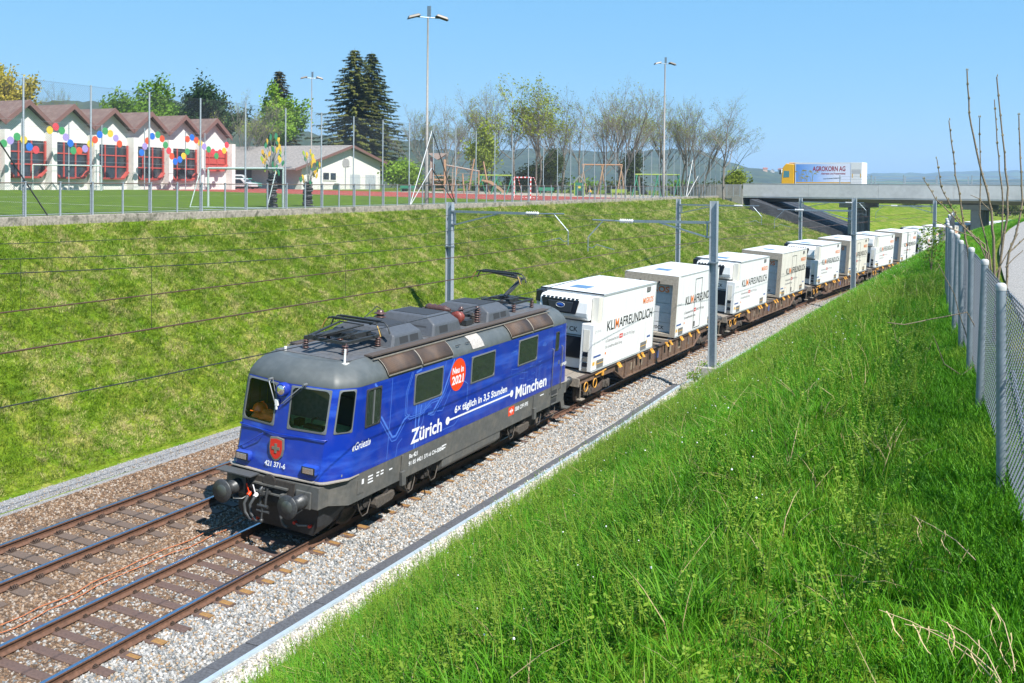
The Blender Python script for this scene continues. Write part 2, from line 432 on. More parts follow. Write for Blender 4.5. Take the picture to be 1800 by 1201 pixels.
L1 = [-7.0, -6.75, -6.35, -6.0, -5.5, -4.3]
scatter('loose_brown_ballast', patch('ballast_patch', -14, 30, 1, L1 + [-3.5, -2.8, -1.6], zf=zb), stones_b, 420, .7, 1.35, 1, spin3=True)
scatter('loose_mixed_ballast', patch('ballast_patch', -14, 2, 1, [-1.6, -.8, 0, .8], zf=zb), stones_m, 420, .7, 1.35, 2, spin3=True)
scatter('loose_grey_ballast', patch('ballast_patch', -14, 14, 1, [.82, 1.2, 1.7, 2.0, 2.3, 2.65], zf=zb), stones_g, 560, .7, 1.35, 3, spin3=True)
scatter('loose_grey_ballast', patch('ballast_patch', 14, 60, 1, [.82, 1.2, 1.7, 2.0, 2.3, 2.65], zf=zb), stones_g, 300, .8, 1.5, 4, spin3=True)
scatter('loose_cess_gravel', patch('gravel_patch', -6, 34, 1, [-8.05, -7.5, -6.95], zf=lambda l: -.085 + CANT * l), stones_g, 260, .3, .6, 6, spin3=True)
scatter('loose_white_gravel', patch('gravel_patch', -14, 40, 1, [2.8, 3.3, 3.9], zf=lambda l: -.395 + CANT * l), stones_w, 420, .6, 1.2, 5, spin3=True)

def blade_tuft(seed, n, h0, h1, rad, wid, lean):
    rnd = random.Random(seed); v = []; f = []
    for i in range(n):
        a = rnd.uniform(0, 2 * pi); r = rad * sqrt(rnd.random()); h = rnd.uniform(h0, h1); w = wid * rnd.uniform(.7, 1.3)
        ox, oy = r * cos(a), r * sin(a); b = a + rnd.uniform(-1, 1); ln = lean * rnd.uniform(.3, 1.3) * h
        dx, dy = cos(b), sin(b); px, py = -dy, dx; o = len(v)
        tw = rnd.uniform(-.8, .8); px, py = px * cos(tw) + dx * sin(tw), py * cos(tw) + dy * sin(tw)
        for t, ww in ((-.08, 1), (.4, .9), (.75, .6), (1, .05)):
            q = ln * t * t * (1.0 if t > 0 else 0); z = h * (t - .25 * lean * t * t)
            for sgn in (-1, 1): v.append((ox + dx * q + px * w * ww * sgn / 2, oy + dy * q + py * w * ww * sgn / 2, z))
        for k in range(3): f.append((o + 2 * k, o + 2 * k + 1, o + 2 * k + 3, o + 2 * k + 2))
    me = bpy.data.meshes.new('tuft'); me.from_pydata(v, [], f); return me
def grass_mat(name, dark, light, dry, dry_lo=.5, dry_hi=.68, scale=.5, transl=.35, patchy=.8):
    m = bpy.data.materials.new(name); m.use_nodes = True; n = m.node_tree.nodes; l = m.node_tree.links; b = n['Principled BSDF']
    dark, light, dry = dim(dark), dim(light), dim(dry)
    oi = n.new('ShaderNodeObjectInfo'); g = n.new('ShaderNodeNewGeometry')
    mx = n.new('ShaderNodeMix'); mx.data_type = 'RGBA'; l.new(oi.outputs['Random'], mx.inputs[0]); mx.inputs[6].default_value = (*dark, 1); mx.inputs[7].default_value = (*light, 1)
    nz = n.new('ShaderNodeTexNoise'); nz.inputs['Scale'].default_value = scale; nz.inputs['Detail'].default_value = 7; nz.inputs['Roughness'].default_value = .65; l.new(g.outputs['Position'], nz.inputs[0])
    ad = n.new('ShaderNodeMath'); ad.operation = 'MULTIPLY_ADD'; ad.inputs[1].default_value = .16; l.new(oi.outputs['Random'], ad.inputs[0]); l.new(nz.outputs['Fac'], ad.inputs[2])
    mr = n.new('ShaderNodeMapRange'); mr.inputs[1].default_value = dry_lo; mr.inputs[2].default_value = dry_hi; l.new(ad.outputs[0], mr.inputs[0])
    m2 = n.new('ShaderNodeMix'); m2.data_type = 'RGBA'; l.new(mr.outputs[0], m2.inputs[0]); l.new(mx.outputs[2], m2.inputs[6]); m2.inputs[7].default_value = (*dry, 1)
    lo = n.new('ShaderNodeTexNoise'); lo.inputs['Scale'].default_value = .33; lo.inputs['Detail'].default_value = 4; l.new(g.outputs['Position'], lo.inputs[0])
    lr_ = n.new('ShaderNodeMapRange'); lr_.inputs[1].default_value = .36; lr_.inputs[2].default_value = .64; lr_.inputs[3].default_value = .82; lr_.inputs[4].default_value = 1.25; l.new(lo.outputs['Fac'], lr_.inputs[0])
    m3 = n.new('ShaderNodeMix'); m3.data_type = 'RGBA'; m3.blend_type = 'MULTIPLY'; m3.inputs[0].default_value = patchy; l.new(m2.outputs[2], m3.inputs[6]); l.new(lr_.outputs[0], m3.inputs[7]); m2 = m3
    l.new(m2.outputs[2], b.inputs['Base Color']); b.inputs['Roughness'].default_value = .55; b.inputs['Specular IOR Level'].default_value = .18
    tr = n.new('ShaderNodeBsdfTranslucent'); l.new(m2.outputs[2], tr.inputs[0]); ms = n.new('ShaderNodeMixShader'); ms.inputs[0].default_value = transl
    l.new(b.outputs[0], ms.inputs[1]); l.new(tr.outputs[0], ms.inputs[2]); l.new(ms.outputs[0], n['Material Output'].inputs[0])
    return m
g_lush = grass_mat('lush_grass', (.042, .172, .004), (.128, .365, .014), (.32, .42, .05), .62, .84, .45)
g_bank = grass_mat('bank_grass', (.118, .215, .010), (.245, .375, .030), (.66, .56, .27), .55, .76, 1.0, .3)
lush = lib('lush_tuft', [blade_tuft(i, 15, .14, .36, .085, .0075, .8) for i in range(8)], g_lush)
lush_s = lib('low_tuft', [blade_tuft(i + 50, 18, .08, .20, .09, .0075, .65) for i in range(6)], g_lush)
bank_t = lib('bank_tuft', [blade_tuft(i + 90, 16, .05, .15, .12, .012, .8) for i in range(6)], g_bank)
lr = [3.95, 4.3, 4.8, 5.6, 6.5, 7.5, 8.5, 9.5, 10.5, 11.5, 12.5, 13.4, 14.3]
scatter('tall_bank_grass', patch('grass_patch', -20, -7, .8, lr[:-2], -.02), lush, 45, .5, 1.15, 11, .4, clump=1.6, cscale=.9, cmin=.15)
scatter('tall_bank_grass', patch('grass_patch', -7, 14, .8, lr[:-2], -.02), lush, 14, .45, .9, 15, .4, clump=2.2, cscale=.6, cmin=.04)
scatter('short_bank_grass', patch('grass_patch', -20, 14, .8, lr, -.02), lush_s, 210, .5, 1.0, 12, .45)
scatter('tall_bank_grass', patch('grass_patch', 14, 75, .8, lr, -.02), lush, 9, .5, .9, 13, .3, clump=2, cmin=.05)
scatter('short_bank_grass', patch('grass_patch', 14, 75, .8, lr, -.02), lush_s, 75, .9, 1.3, 14, .3)
rough_t = lib('coarse_tuft', [blade_tuft(i + 300, 22, .10, .26, .16, .010, .9) for i in range(5)], grass_mat('coarse_bank_grass', (.065, .165, .006), (.15, .29, .015), (.50, .42, .18), .62, .80, 1.3, .3))
def left_patch(y0, y1, dy, n=14):
    v = []; f = []; k = 0; y = y0
    while y <= y1:
        sl, _ = to_sl(0, y); x0 = TW(sl, -7.95, 0, False).x
        for i in range(n + 1):
            x = lerp(x0, X_TOP + .05, i / n); v.append((x, y, ground_z(x, y)))
        if k:
            for i in range(n): a = (k - 1) * (n + 1) + i; f.append((a, a + 1, a + n + 2, a + n + 1)[::-1])
        k += 1; y += dy
    me = bpy.data.meshes.new('grass_patch'); me.from_pydata(v, [], f); return me
scatter('left_bank_grass', left_patch(-2, 45, 1), bank_t, 110, .6, 1.25, 21, .55, clump=.2, cscale=.7, cmin=.7)
scatter('left_bank_grass', left_patch(45, 125, 1.5), bank_t, 40, .9, 1.9, 22, .55, clump=.2, cscale=.6, cmin=.7)
scatter('left_bank_coarse_grass', left_patch(-2, 70, 1), rough_t, 3, .7, 1.5, 23, .4, clump=1.6, cscale=.45, cmin=.1)
# ================================================================== tracks
m_rust = mat('rail_rust', (.135, .068, .042), .75, .1, .25, 4, .3, 60)
m_railtop = mat('rail_polished', (.55, .57, .62), .22, 1.0, .1, 6)
m_steelsl = mat('steel_sleeper', (.125, .078, .062), .7, .1, .22, 5, .2, 50)
m_wood = mat('wood_sleeper', (.135, .095, .072), .85, 0, .35, 6, .6, 30, stretch=(1, 6, 6))
m_clip = mat('clip_rust', (.07, .045, .033), .75, .2, .3, 20, .3, 80)
m_ochre = mat('rust_ochre', (.27, .145, .045), .8, 0, .3, 12)
m_white = mat('white_paint', (.78, .78, .76), .5, 0, .05, 2)
m_galv = mat('galvanised', (.36, .42, .47), .42, .75, .12, 3, .05, 40)
m_galv2 = mat('galvanised_matt', (.40, .45, .49), .55, .35, .14, 4)
m_black = mat('black_rubber', (.012, .012, .013), .6)

def rail_mesh(l0, s0=-60, s1=235, ds=2.5):
    hw, fw = .036, .075
    prof = [(-fw, -.172), (fw, -.172), (fw, -.16), (.02, -.14), (.009, -.12), (.009, -.045), (hw, -.035), (hw, -.006), (.03, 0), (-.03, 0), (-hw, -.006), (-hw, -.035), (-.009, -.045), (-.009, -.12), (-.02, -.14), (-fw, -.16)]
    v = []; f = []; n = len(prof); k = 0; s = s0
    while s <= s1:
        for x, z in prof: v.append(tuple(TW(s, l0 + x, z)))
        if k:
            for i in range(n):
                a = (k - 1) * n + i; b = (k - 1) * n + (i + 1) % n; f.append((a, b, b + n, a + n))
        k += 1; s += ds
    me = bpy.data.meshes.new('rail'); me.from_pydata(v, [], f); return me
def rail_top(l0, s0=-60, s1=235, ds=2.5):
    v = []; f = []; k = 0; s = s0
    while s <= s1:
        for x, z in ((-.034, -.001), (-.028, .004), (.028, .004), (.034, -.001)): v.append(tuple(TW(s, l0 + x, z)))
        if k:
            for i in range(3): a = (k - 1) * 4 + i; f.append((a, a + 1, a + 5, a + 4))
        k += 1; s += ds
    me = bpy.data.meshes.new('running_surface'); me.from_pydata(v, [], f); return me
# one sleeper of each kind, shared mesh, in local coordinates (x across, z up)
sm = MB(); sm.prism([(-.13, -.12), (.13, -.12), (.105, -.012), (.08, 0), (-.08, 0), (-.105, -.012)], 'X', -1.2, 1.2)
SL_STEEL = sm.mesh('sleeper'); SL_STEEL.materials.append(m_steelsl)
sm = MB(); sm.box((0, 0, -.07), (2.6, .235, .14)); SL_WOOD = sm.mesh('sleeper'); SL_WOOD.materials.append(m_wood)
sm = MB(); sm.prism([(-.075, .002), (.075, .002), (.06, .008), (-.06, .008)], 'X', .93, 1.19); SL_END = sm.mesh('rusty_end'); SL_END.materials.append(m_ochre)
sm = MB()
for sx in (-1, 1):
    sm.box((sx * .095, 0, .012), (.05, .09, .024)); sm.cyl((sx * .09, 0, .02), (sx * .09, 0, .065), .016, 6); sm.box((sx * .085, 0, .04), (.045, .06, .014))
CL_STEEL = sm.mesh('rail_clip'); CL_STEEL.materials.append(m_clip)
sm = MB(); sm.box((0, 0, .008), (.36, .16, .016))
for sx in (-1, 1):
    for k in range(4): sm.tube([(sx * .10, -.06 + .04 * k, .02), (sx * (.115 + .02 * (k % 2)), -.05 + .04 * k, .075), (sx * .15, -.04 + .04 * k, .06), (sx * .165, -.04 + .04 * k, .02)], .011, 5)
CL_WOOD = sm.mesh('rail_clip'); CL_WOOD.materials.append(m_clip)

def sleeper_frame(s, l0, z=-.168):
    th = K_CURVE * s; rx = Vector((cos(th), -sin(th), 0)); ex = rx * cos(CANT) - Vector((0, 0, sin(CANT))); ey = Vector((sin(th), cos(th), 0)); ez = ex.cross(ey)
    m = Matrix((ex, ey, ez)).transposed().to_4x4(); m.translation = TW(s, l0, z); return m
def build_track(l0, label, sl_mesh, clip_mesh, s_first, pitch, n, ends):
    t = thing('railway_track', label, 'railway track')
    t['kind'] = 'structure'
    for sg in (-1, 1):
        r = obj('rail', rail_mesh(l0 + sg * .75), m_rust, t); obj('running_surface', rail_top(l0 + sg * .75), m_railtop, r)
    rnd = random.Random(int(l0 * 10))
    for i in range(n):
        s = s_first + pitch * i
        o = obj('sleeper', sl_mesh, None, t); mm = sleeper_frame(s + rnd.uniform(-.012, .012), l0 + rnd.uniform(-.015, .015)); o.matrix_world = mm
        if s < 34:
            for sg in (-1, 1):
                c = obj('rail_clip', clip_mesh, None, o); c.location = (sg * .75, 0, 0)
        if ends and s < 80 and rnd.random() < .72:
            c = obj('rusty_end', SL_END, None, o); c.scale = (1, rnd.uniform(.5, 1.1), 1); c.location = (rnd.uniform(-.02, .06), 0, 0)
    return t
trA = build_track(0, 'rusty railway track on steel sleepers carrying the blue freight train', SL_STEEL, CL_STEEL, -5.66 - .605 * 16, .605, 262, True)
trB = build_track(TB, 'empty railway track on dark wooden sleepers beside the grass slope', SL_WOOD, CL_WOOD, -1.32 - .595 * 22, .595, 262, False)
# white paint on one sleeper
p = MB()
for x0, x1, w in ((-.35, .02, .05), (.05, .33, .08), (.35, .52, .07)): p.prism([(x0, -w), (x1 - .04, -w * .8), (x1, w * .3), (x1 - .05, w), (x0 + .06, w * .9)], 'Z', .004, .007)
sp = p.build('paint_mark', mat('flaked_paint', (.62, .58, .47), .8, 0, .2, 20), None)
mm = sleeper_frame(-5.66 + .605 * -1, 0); sp.matrix_world = mm; sp.location = mm.translation + Vector((.18, 0, .001)); tag(sp, 'flaking white paint mark on a steel sleeper at the lower left', 'paint mark')
# orange cables between the tracks
m_orange = mat('orange_cable', (.45, .15, .06), .6, 0, .25, 8)
for j, (lo, amp, lab) in enumerate(((-1.62, .05, 'thin rusty orange cable lying between the two tracks, nearer the wooden sleepers'), (-1.40, .06, 'thin rusty orange cable lying between the two tracks, nearer the steel sleepers'))):
    c = MB(); c.tube([TW(-14 + .4 * i, lo + amp * sin(i * .55 + j) + .03 * sin(i * 1.7), -.150 + .012 * sin(i * 2.3 + j)) for i in range(62)], .011, 5)
    tag(c.build('track_cable', m_orange), lab, 'cable', 'cables between the tracks')

# ------------------------------------------------------------------ cable trough and edging rail
m_lid = mat('trough_lid', (.085, .088, .098), .8, 0, .3, 6, .5, 60)
m_edge = mat('edging_steel', (.52, .62, .70), .45, .35, .08, 2)
tr = thing('cable_trough', 'dark grey cable trough with pale blue steel edge along the ballast', 'cable trough', loc=TW(5, 2.6, -.45))
tr_inv = tr.matrix_world.copy(); bpy.context.view_layer.update(); tr_inv = tr.matrix_world.inverted()
i = 0; s = -13.0
lid_rnd = random.Random(3)
while s < 23.6:
    b = MB(); L = 1.0
    for e in (0, 1): pass
    pts = []
    hw = pw(s, [(-5, .165), (12, .14), (24, .13)])
    dz = lid_rnd.uniform(-.008, .008)
    for ss in (s + .006, s + L - .006):
        c = TRO(ss)
        for l, z in ((c - hw, -.42), (c - hw, -.275), (c + hw, -.275), (c + hw, -.42)): pts.append(tr_inv @ (TW(ss, l, 0, False) + Vector((0, 0, z - .10 + dz))))
    b.add(pts, [(0, 1, 2, 3), (7, 6, 5, 4), (0, 4, 5, 1), (1, 5, 6, 2), (2, 6, 7, 3)])
    b.build('lid', m_lid, tr, bevel=.008); s += L
def edge_strip(name, s0, s1, off, w, z0, z1, m, parent, inv):
    v = []; f = []; k = 0; s = s0
    while s <= s1 + 1e-6:
        c = off(s)
        for l, z in ((c, z0), (c, z1), (c + w, z1), (c + w, z0)): v.append(tuple(inv @ (TW(s, l, 0, False) + Vector((0, 0, z)))))
        if k:
            for i in range(3): a = (k - 1) * 4 + i; f.append((a, a + 1, a + 5, a + 4))
        k += 1; s += 1.0
    me = bpy.data.meshes.new(name); me.from_pydata(v, [], f); return obj(name, me, m, parent)
edge_strip('edging_rail', -14, 24, lambda s: TRO(s) + pw(s, [(-5, .17), (12, .145), (24, .135)]), .095, -.46, -.352, m_edge, tr, tr_inv)
t2 = thing('steel_edging', 'pale blue steel edging beyond the mast, between ballast and white gravel', 'edging', loc=TW(40, 2.75, -.46, False) * 1.0); bpy.context.view_layer.update()
edge_strip('edging_rail', 24, 62, lambda s: 2.62 + .012 * (s - 24), .07, -.46, -.352, m_edge, t2, t2.matrix_world.inverted())
blk = MB(); blk.box((0, 0, .16), (.42, .62, .34), taper=.85); blk.box((.05, .1, .35), (.22, .3, .06))
o = blk.build('concrete_block', mat('old_concrete', (.34, .31, .25), .9, 0, .3, 5, .5, 30), bevel=.03); o.location = TW(22.9, 3.15, -.5, False); o.location.z = -.5; o.rotation_euler = (0, 0, .3)
tag(o, 'weathered concrete block at the edge of the gravel before the mast', 'concrete block')
c = MB(); c.tube([TW(20.6 + .25 * i, 0, 0, False) * 0 + TW(21.3 - .35 * i + .02 * i * i, .95 + .19 * i, -.30 + .10 * sin(pi * i / 8) - .012 * i) for i in range(9)], .022, 6)
tag(c.build('earth_cable', m_black), 'black earthing cable lying over the ballast to the trough', 'cable')

# ------------------------------------------------------------------ overhead line masts
m_ins = mat('insulator_white', (.62, .64, .66), .4, 0, .1, 8)
m_conc = mat('concrete', (.36, .35, .32), .9, 0, .2, 2.5, .3, 25)
def make_mast(label, s, l, side, base_z, top_z, first=None):
    """side=+1: mast right of its track (arm reaches to -x)"""
    th = K_CURVE * s; p = TW(s, l, 0, False); lt = 0 if side > 0 else TB
    R = Matrix(((cos(th), sin(th), 0), (-sin(th), cos(th), 0), (0, 0, 1))).to_4x4(); R.translation = Vector((p.x, p.y, base_z))
    t = thing('catenary_mast', label, 'mast', 'overhead line masts beside the tracks', mw=R)
    H = top_z - base_z
    b = MB(); w, dpt = .30, .26
    b.bx(-w / 2, -w / 2 + .022, -dpt / 2, dpt / 2, 0, H); b.bx(w / 2 - .022, w / 2, -dpt / 2, dpt / 2, 0, H); b.bx(-w / 2 + .022, w / 2 - .022, -.01, .01, 0, H)
    b.build('post', m_galv2, t)
    b = MB(); b.box((0, 0, -.5), (.7, .7, 1.16)); b.build('foundation', m_conc, t, bevel=.02)
    sg = -side; D = abs(l - lt)
    za, zs = 6.45 - base_z + (-CANT * lt), 5.85 - base_z + (-CANT * lt)
    root = sg * .15
    b = MB()
    for z in (za + .02, zs + .02, za - 1.6):
        b = MB(); b.box((root + sg * .02 if z > 5 else 0, 0, z), (.10 if z > 5 else .34, .34, .06)); b.build('bracket', m_galv, t)
    a = MB(); e1 = sg * (D - .75); a.bar((root + sg * .06, 0, za), (e1, 0, za - .02), .09, .11); a.bar((root + sg * .12, 0, za), (root + sg * .12, 0, zs), .06)
    a.bar((root + sg * .10, 0, zs), (sg * (D * .55), 0, za - .05), .06); a.build('cantilever_arm', m_galv, t)
    i = MB(); i.lathe([(.03, -.32)] + [(r, -.3 + .6 * k / 12) for k, r in enumerate([.04, .1] * 6)] + [(.03, .32)], (0, 0, 0), 'X', 10)
    io = i.build('insulator', m_ins, t); io.location = (sg * (D - .42), 0, za - .02)
    q = MB(); q.cyl((sg * (D - .12), 0, za - .02), (sg * (D + 1.1), 0, za - .0), .03, 8); q.cyl((sg * (D + .62), 0, za - .02), (sg * (D + 1.3), 0, za - .75), .024, 6); q.cyl((sg * (D + 1.3), 0, za - .75), (sg * (D + 1.3), 0, za - 1.35), .022, 6)
    q.build('registration_tube', m_galv, t)
    q = MB(); q.tube([(sg * (D + 1.3), 0, za - 1.16), (sg * (D + 1.1), 0, za - 1.2), (sg * (D + .9), 0, za - 1.05), (sg * (D + .1), 0, za - 1.24)], .016, 6); q.build('steady_arm', m_galv, t)
    return t
MAST_S = [23.2, 55.5, 88.0]
for s, lab in zip(MAST_S, ('galvanised overhead line mast rising from the near bank beside the containers', 'galvanised overhead line mast in the middle distance behind the crest of the near bank', 'most distant galvanised mast on the near bank, just before the bridge')):
    make_mast(lab, s, 4.15, 1, .55, 7.32 if s < 80 else 7.0)
for s, lab in zip(MAST_S, ('galvanised overhead line mast standing behind the locomotive, nearest on the far side', 'second galvanised mast on the far side, behind the white containers', 'galvanised mast on the far side, in front of the shadow below the bridge')):
    make_mast(lab, s, {23.2: -8.1, 55.5: -8.5, 88.0: -8.75}[s], -1, .1, 7.1)

# ------------------------------------------------------------------ wires
m_wire = mat('copper_wire', (.16, .085, .06), .5, .6)
m_wire2 = mat('dark_wire', (.05, .05, .05), .5, .5)
def span_pts(l, zm, sag, s0, s1, n=10, stag=0):
    return [TW(lerp(s0, s1, i / n), l + stag * (1 - 2 * abs(i / n - 0) ), 0, False) + Vector((0, 0, zm - CANT * (0 if l > -2 else l) * 0 - sag * 4 * (i / n) * (1 - i / n))) for i in range(n + 1)]
def line(name, label, l, zm, sag, m, r, zl=0.0):
    ss = [-42.0, -9.3] + MAST_S + [120.5, 153]; pts = []
    for a, b in zip(ss, ss[1:]): pts += span_pts(l, zm, sag, a, b, 12)[0 if not pts else 1:]
    c = MB(); c.tube(pts, r, 5); return tag(c.build(name, m), label, 'overhead wire')
line('contact_wire', 'brown contact wire above the train that the raised pantograph touches', -.1, 5.07, .05, m_wire, .015)
line('messenger_wire', 'carrying wire hung in gentle sags above the train', -.1, 6.45, .38, m_wire2, .0085)
line('contact_wire', 'brown contact wire above the empty track', TB, 5.22, .05, m_wire, .015)
line('messenger_wire', 'carrying wire hung in gentle sags above the empty track', TB, 6.55, .5, m_wire2, .0085)
fc = []
for (a, za), (b_, zb_) in zip([(-42, 5.25), (-9.3, 5.2), (23.2, 5.78), (55.5, 5.78), (88, 5.78)], [(-9.3, 5.2), (23.2, 5.78), (55.5, 5.78), (88, 5.78), (120, 5.78)]):
    fc += [TW(lerp(a, b_, i / 14), 3.8, 0, False) + Vector((0, 0, lerp(za, zb_, i / 14) - .36 * 4 * (i / 14) * (1 - i / 14))) for i in range(14)]
c = MB(); c.tube(fc, .0085, 5); tag(c.build('feeder_cable', m_wire2), 'thick black feeder cable slung along the near masts in front of the locomotive', 'overhead wire')
line('feeder_cable', 'dark feeder cable slung along the masts on the far side', -7.75, 6.55, .35, m_wire2, .0085)
for lt, zc, zm, sag, lab in ((-.1, 5.03, 6.45, .38, 'the train'), (TB, 5.18, 6.55, .5, 'the empty track')):
    kd_ = -1
    for a, b in zip([-9.3] + MAST_S[:2], MAST_S):
        for i in range(1, 5):
            t = i / 5; s = lerp(a, b, t); z1 = zm - sag * 4 * t * (1 - t)
            kd_ += 1; c = MB(); p = TW(s, lt, 0, False); c.tube([p + Vector((0, 0, zc)), p + Vector((0, 0, z1))], .0045, 4)
            tag(c.build('dropper', m_wire2), 'thin vertical dropper wire above %s, %s counted from the near end' % (lab, ('first second third fourth fifth sixth seventh eighth ninth tenth eleventh twelfth'.split())[kd_]), 'dropper', 'droppers above ' + lab)
# ================================================================== locomotive
def livery_mat():
    m = bpy.data.materials.new('blue_livery'); m.use_nodes = True; n = m.node_tree.nodes; l = m.node_tree.links; b = n['Principled BSDF']
    tc = n.new('ShaderNodeTexCoord'); mp = n.new('ShaderNodeMapping'); mp.inputs['Scale'].default_value = (1, .22, 2.6); mp.inputs['Rotation'].default_value = (.12, 0, 0); l.new(tc.outputs['Object'], mp.inputs[0])
    nz = n.new('ShaderNodeTexNoise'); nz.inputs['Scale'].default_value = 1.3; nz.inputs['Detail'].default_value = 6; nz.inputs['Roughness'].default_value = .55; l.new(mp.outputs[0], nz.inputs[0])
    r = n.new('ShaderNodeValToRGB'); e = r.color_ramp.elements; e[0].position = .5; e[0].color = (.004, .024, .255, 1); e[1].position = .82; e[1].color = (.030, .10, .50, 1)
    l.new(nz.outputs['Fac'], r.inputs[0])
    # dust film, thicker toward the sills
    d = n.new('ShaderNodeTexNoise'); d.inputs['Scale'].default_value = 2.4; d.inputs['Detail'].default_value = 8; l.new(tc.outputs['Object'], d.inputs[0])
    mr = n.new('ShaderNodeMapRange'); mr.inputs[1].default_value = .45; mr.inputs[2].default_value = .8; mr.inputs[3].default_value = 0; mr.inputs[4].default_value = .10; l.new(d.outputs['Fac'], mr.inputs[0])
    mx = n.new('ShaderNodeMix'); mx.data_type = 'RGBA'; l.new(mr.outputs[0], mx.inputs[0]); l.new(r.outputs[0], mx.inputs[6]); mx.inputs[7].default_value = (.25, .22, .22, 1); l.new(mx.outputs[2], b.inputs['Base Color'])
    b.inputs['Roughness'].default_value = .28; b.inputs['Coat Weight'].default_value = .25; b.inputs['Coat Roughness'].default_value = .12
    bp = n.new('ShaderNodeBump'); bp.inputs['Strength'].default_value = .04; bp.inputs['Distance'].default_value = .05; w = n.new('ShaderNodeTexNoise'); w.inputs['Scale'].default_value = 1.1; l.new(tc.outputs['Object'], w.inputs[0]); l.new(w.outputs['Fac'], bp.inputs['Height']); l.new(bp.outputs[0], b.inputs['Normal'])
    return m
m_blue = livery_mat()
m_roof = mat('roof_grey', (.080, .092, .095), .52, 0, .09, 2.2, .03, 20, col2=(.10, .112, .114))
m_rooftop = mat('roof_deck', (.10, .105, .115), .6, 0, .22, 2.5, .1, 12, col2=(.13, .115, .105), c2lo=.5, c2hi=.75)
m_sole = mat('underframe_grey', (.096, .098, .095), .55, 0, .16, 2.5, .06, 15, col2=(.122, .118, .108))
m_under = mat('bogie_dirt', (.040, .034, .030), .8, .1, .35, 5, .3, 30)
m_bogie = mat('bogie_brown', (.085, .072, .06), .75, .1, .3, 5, .3, 30)
m_wheel = mat('wheel_steel', (.10, .08, .07), .6, .5, .3, 8)
m_tread = mat('wheel_tread', (.45, .45, .46), .3, 1.0)
m_buf = mat('buffer_iron', (.060, .063, .066), .45, .35, .25, 6, .1, 30)
m_trim = mat('window_trim', (.21, .225, .235), .45, .4)
m_foot = mat('chequer_plate', (.33, .30, .26), .7, .1, .25, 25, .5, 60)
m_box = mat('roof_box', (.080, .087, .100), .5, .05, .14, 4, .04, 20)
m_dark = mat('dark_vent', (.03, .032, .036), .7)
m_porc = mat('brown_porcelain', (.085, .042, .036), .35, 0, .25, 10)
m_redins = mat('red_insulator', (.20, .042, .030), .45, 0, .2, 8)
m_pan = mat('pantograph_metal', (.055, .06, .064), .5, .5, .2, 8)
m_rubber = mat('hose', (.06, .065, .07), .55)
m_decal = mat('white_film', (.80, .82, .85), .4)
m_line = mat('pale_blue_film', (.075, .19, .66), .35)
m_red = mat('signal_red', (.62, .028, .018), .4)
m_redo = mat('orange_red_film', (.80, .060, .010), .4)
m_lamp = mat('lamp_reflector', (.75, .72, .66), .15, .9)
def louvre_mat():
    m = bpy.data.materials.new('brown_louvre'); m.use_nodes = True; n = m.node_tree.nodes; l = m.node_tree.links; b = n['Principled BSDF']
    tc = n.new('ShaderNodeTexCoord'); w = n.new('ShaderNodeTexWave'); w.bands_direction = 'Y'; w.inputs['Scale'].default_value = 6.4; w.inputs['Distortion'].default_value = .1; l.new(tc.outputs['Object'], w.inputs[0])
    nz = n.new('ShaderNodeTexNoise'); nz.inputs['Scale'].default_value = 2.2; nz.inputs['Detail'].default_value = 7; l.new(tc.outputs['Object'], nz.inputs[0])
    r = n.new('ShaderNodeValToRGB'); e = r.color_ramp.elements; e[0].position = .35; e[0].color = (.062, .042, .033, 1); e[1].position = .75; e[1].color = (.14, .083, .050, 1); l.new(nz.outputs['Fac'], r.inputs[0])
    mr = n.new('ShaderNodeMapRange'); mr.inputs[3].default_value = .35; mr.inputs[4].default_value = 1.25; l.new(w.outputs['Fac'], mr.inputs[0])
    mx = n.new('ShaderNodeMix'); mx.data_type = 'RGBA'; mx.blend_type = 'MULTIPLY'; mx.inputs[0].default_value = 1; l.new(r.outputs[0], mx.inputs[6]); l.new(mr.outputs[0], mx.inputs[7]); l.new(mx.outputs[2], b.inputs['Base Color'])
    bp = n.new('ShaderNodeBump'); bp.inputs['Strength'].default_value = .7; bp.inputs['Distance'].default_value = .02; l.new(w.outputs['Fac'], bp.inputs['Height']); l.new(bp.outputs[0], b.inputs['Normal']); b.inputs['Roughness'].default_value = .6; b.inputs['Metallic'].default_value = .2
    return m
m_louv = louvre_mat()
def glass_mat(name, tint, mixf=.12):
    m = bpy.data.materials.new(name); m.use_nodes = True; n = m.node_tree.nodes; l = m.node_tree.links
    t = n.new('ShaderNodeBsdfTransparent'); t.inputs[0].default_value = (*tint, 1); g = n.new('ShaderNodeBsdfGlossy'); g.inputs['Roughness'].default_value = .02
    f = n.new('ShaderNodeFresnel'); f.inputs[0].default_value = 1.38; ad = n.new('ShaderNodeMath'); ad.operation = 'ADD'; ad.inputs[1].default_value = mixf * 0; l.new(f.outputs[0], ad.inputs[0])
    s = n.new('ShaderNodeMixShader'); l.new(ad.outputs[0], s.inputs[0]); l.new(t.outputs[0], s.inputs[1]); l.new(g.outputs[0], s.inputs[2]); l.new(s.outputs[0], n['Material Output'].inputs[0])
    return m
m_glass = glass_mat('cab_glass', (.93, .96, .93))
m_dglass = mat('dark_window', (.028, .040, .032), .06, 0, .5, 9, 0, 1, stretch=(.2, 1.2, .25), spec=.6)

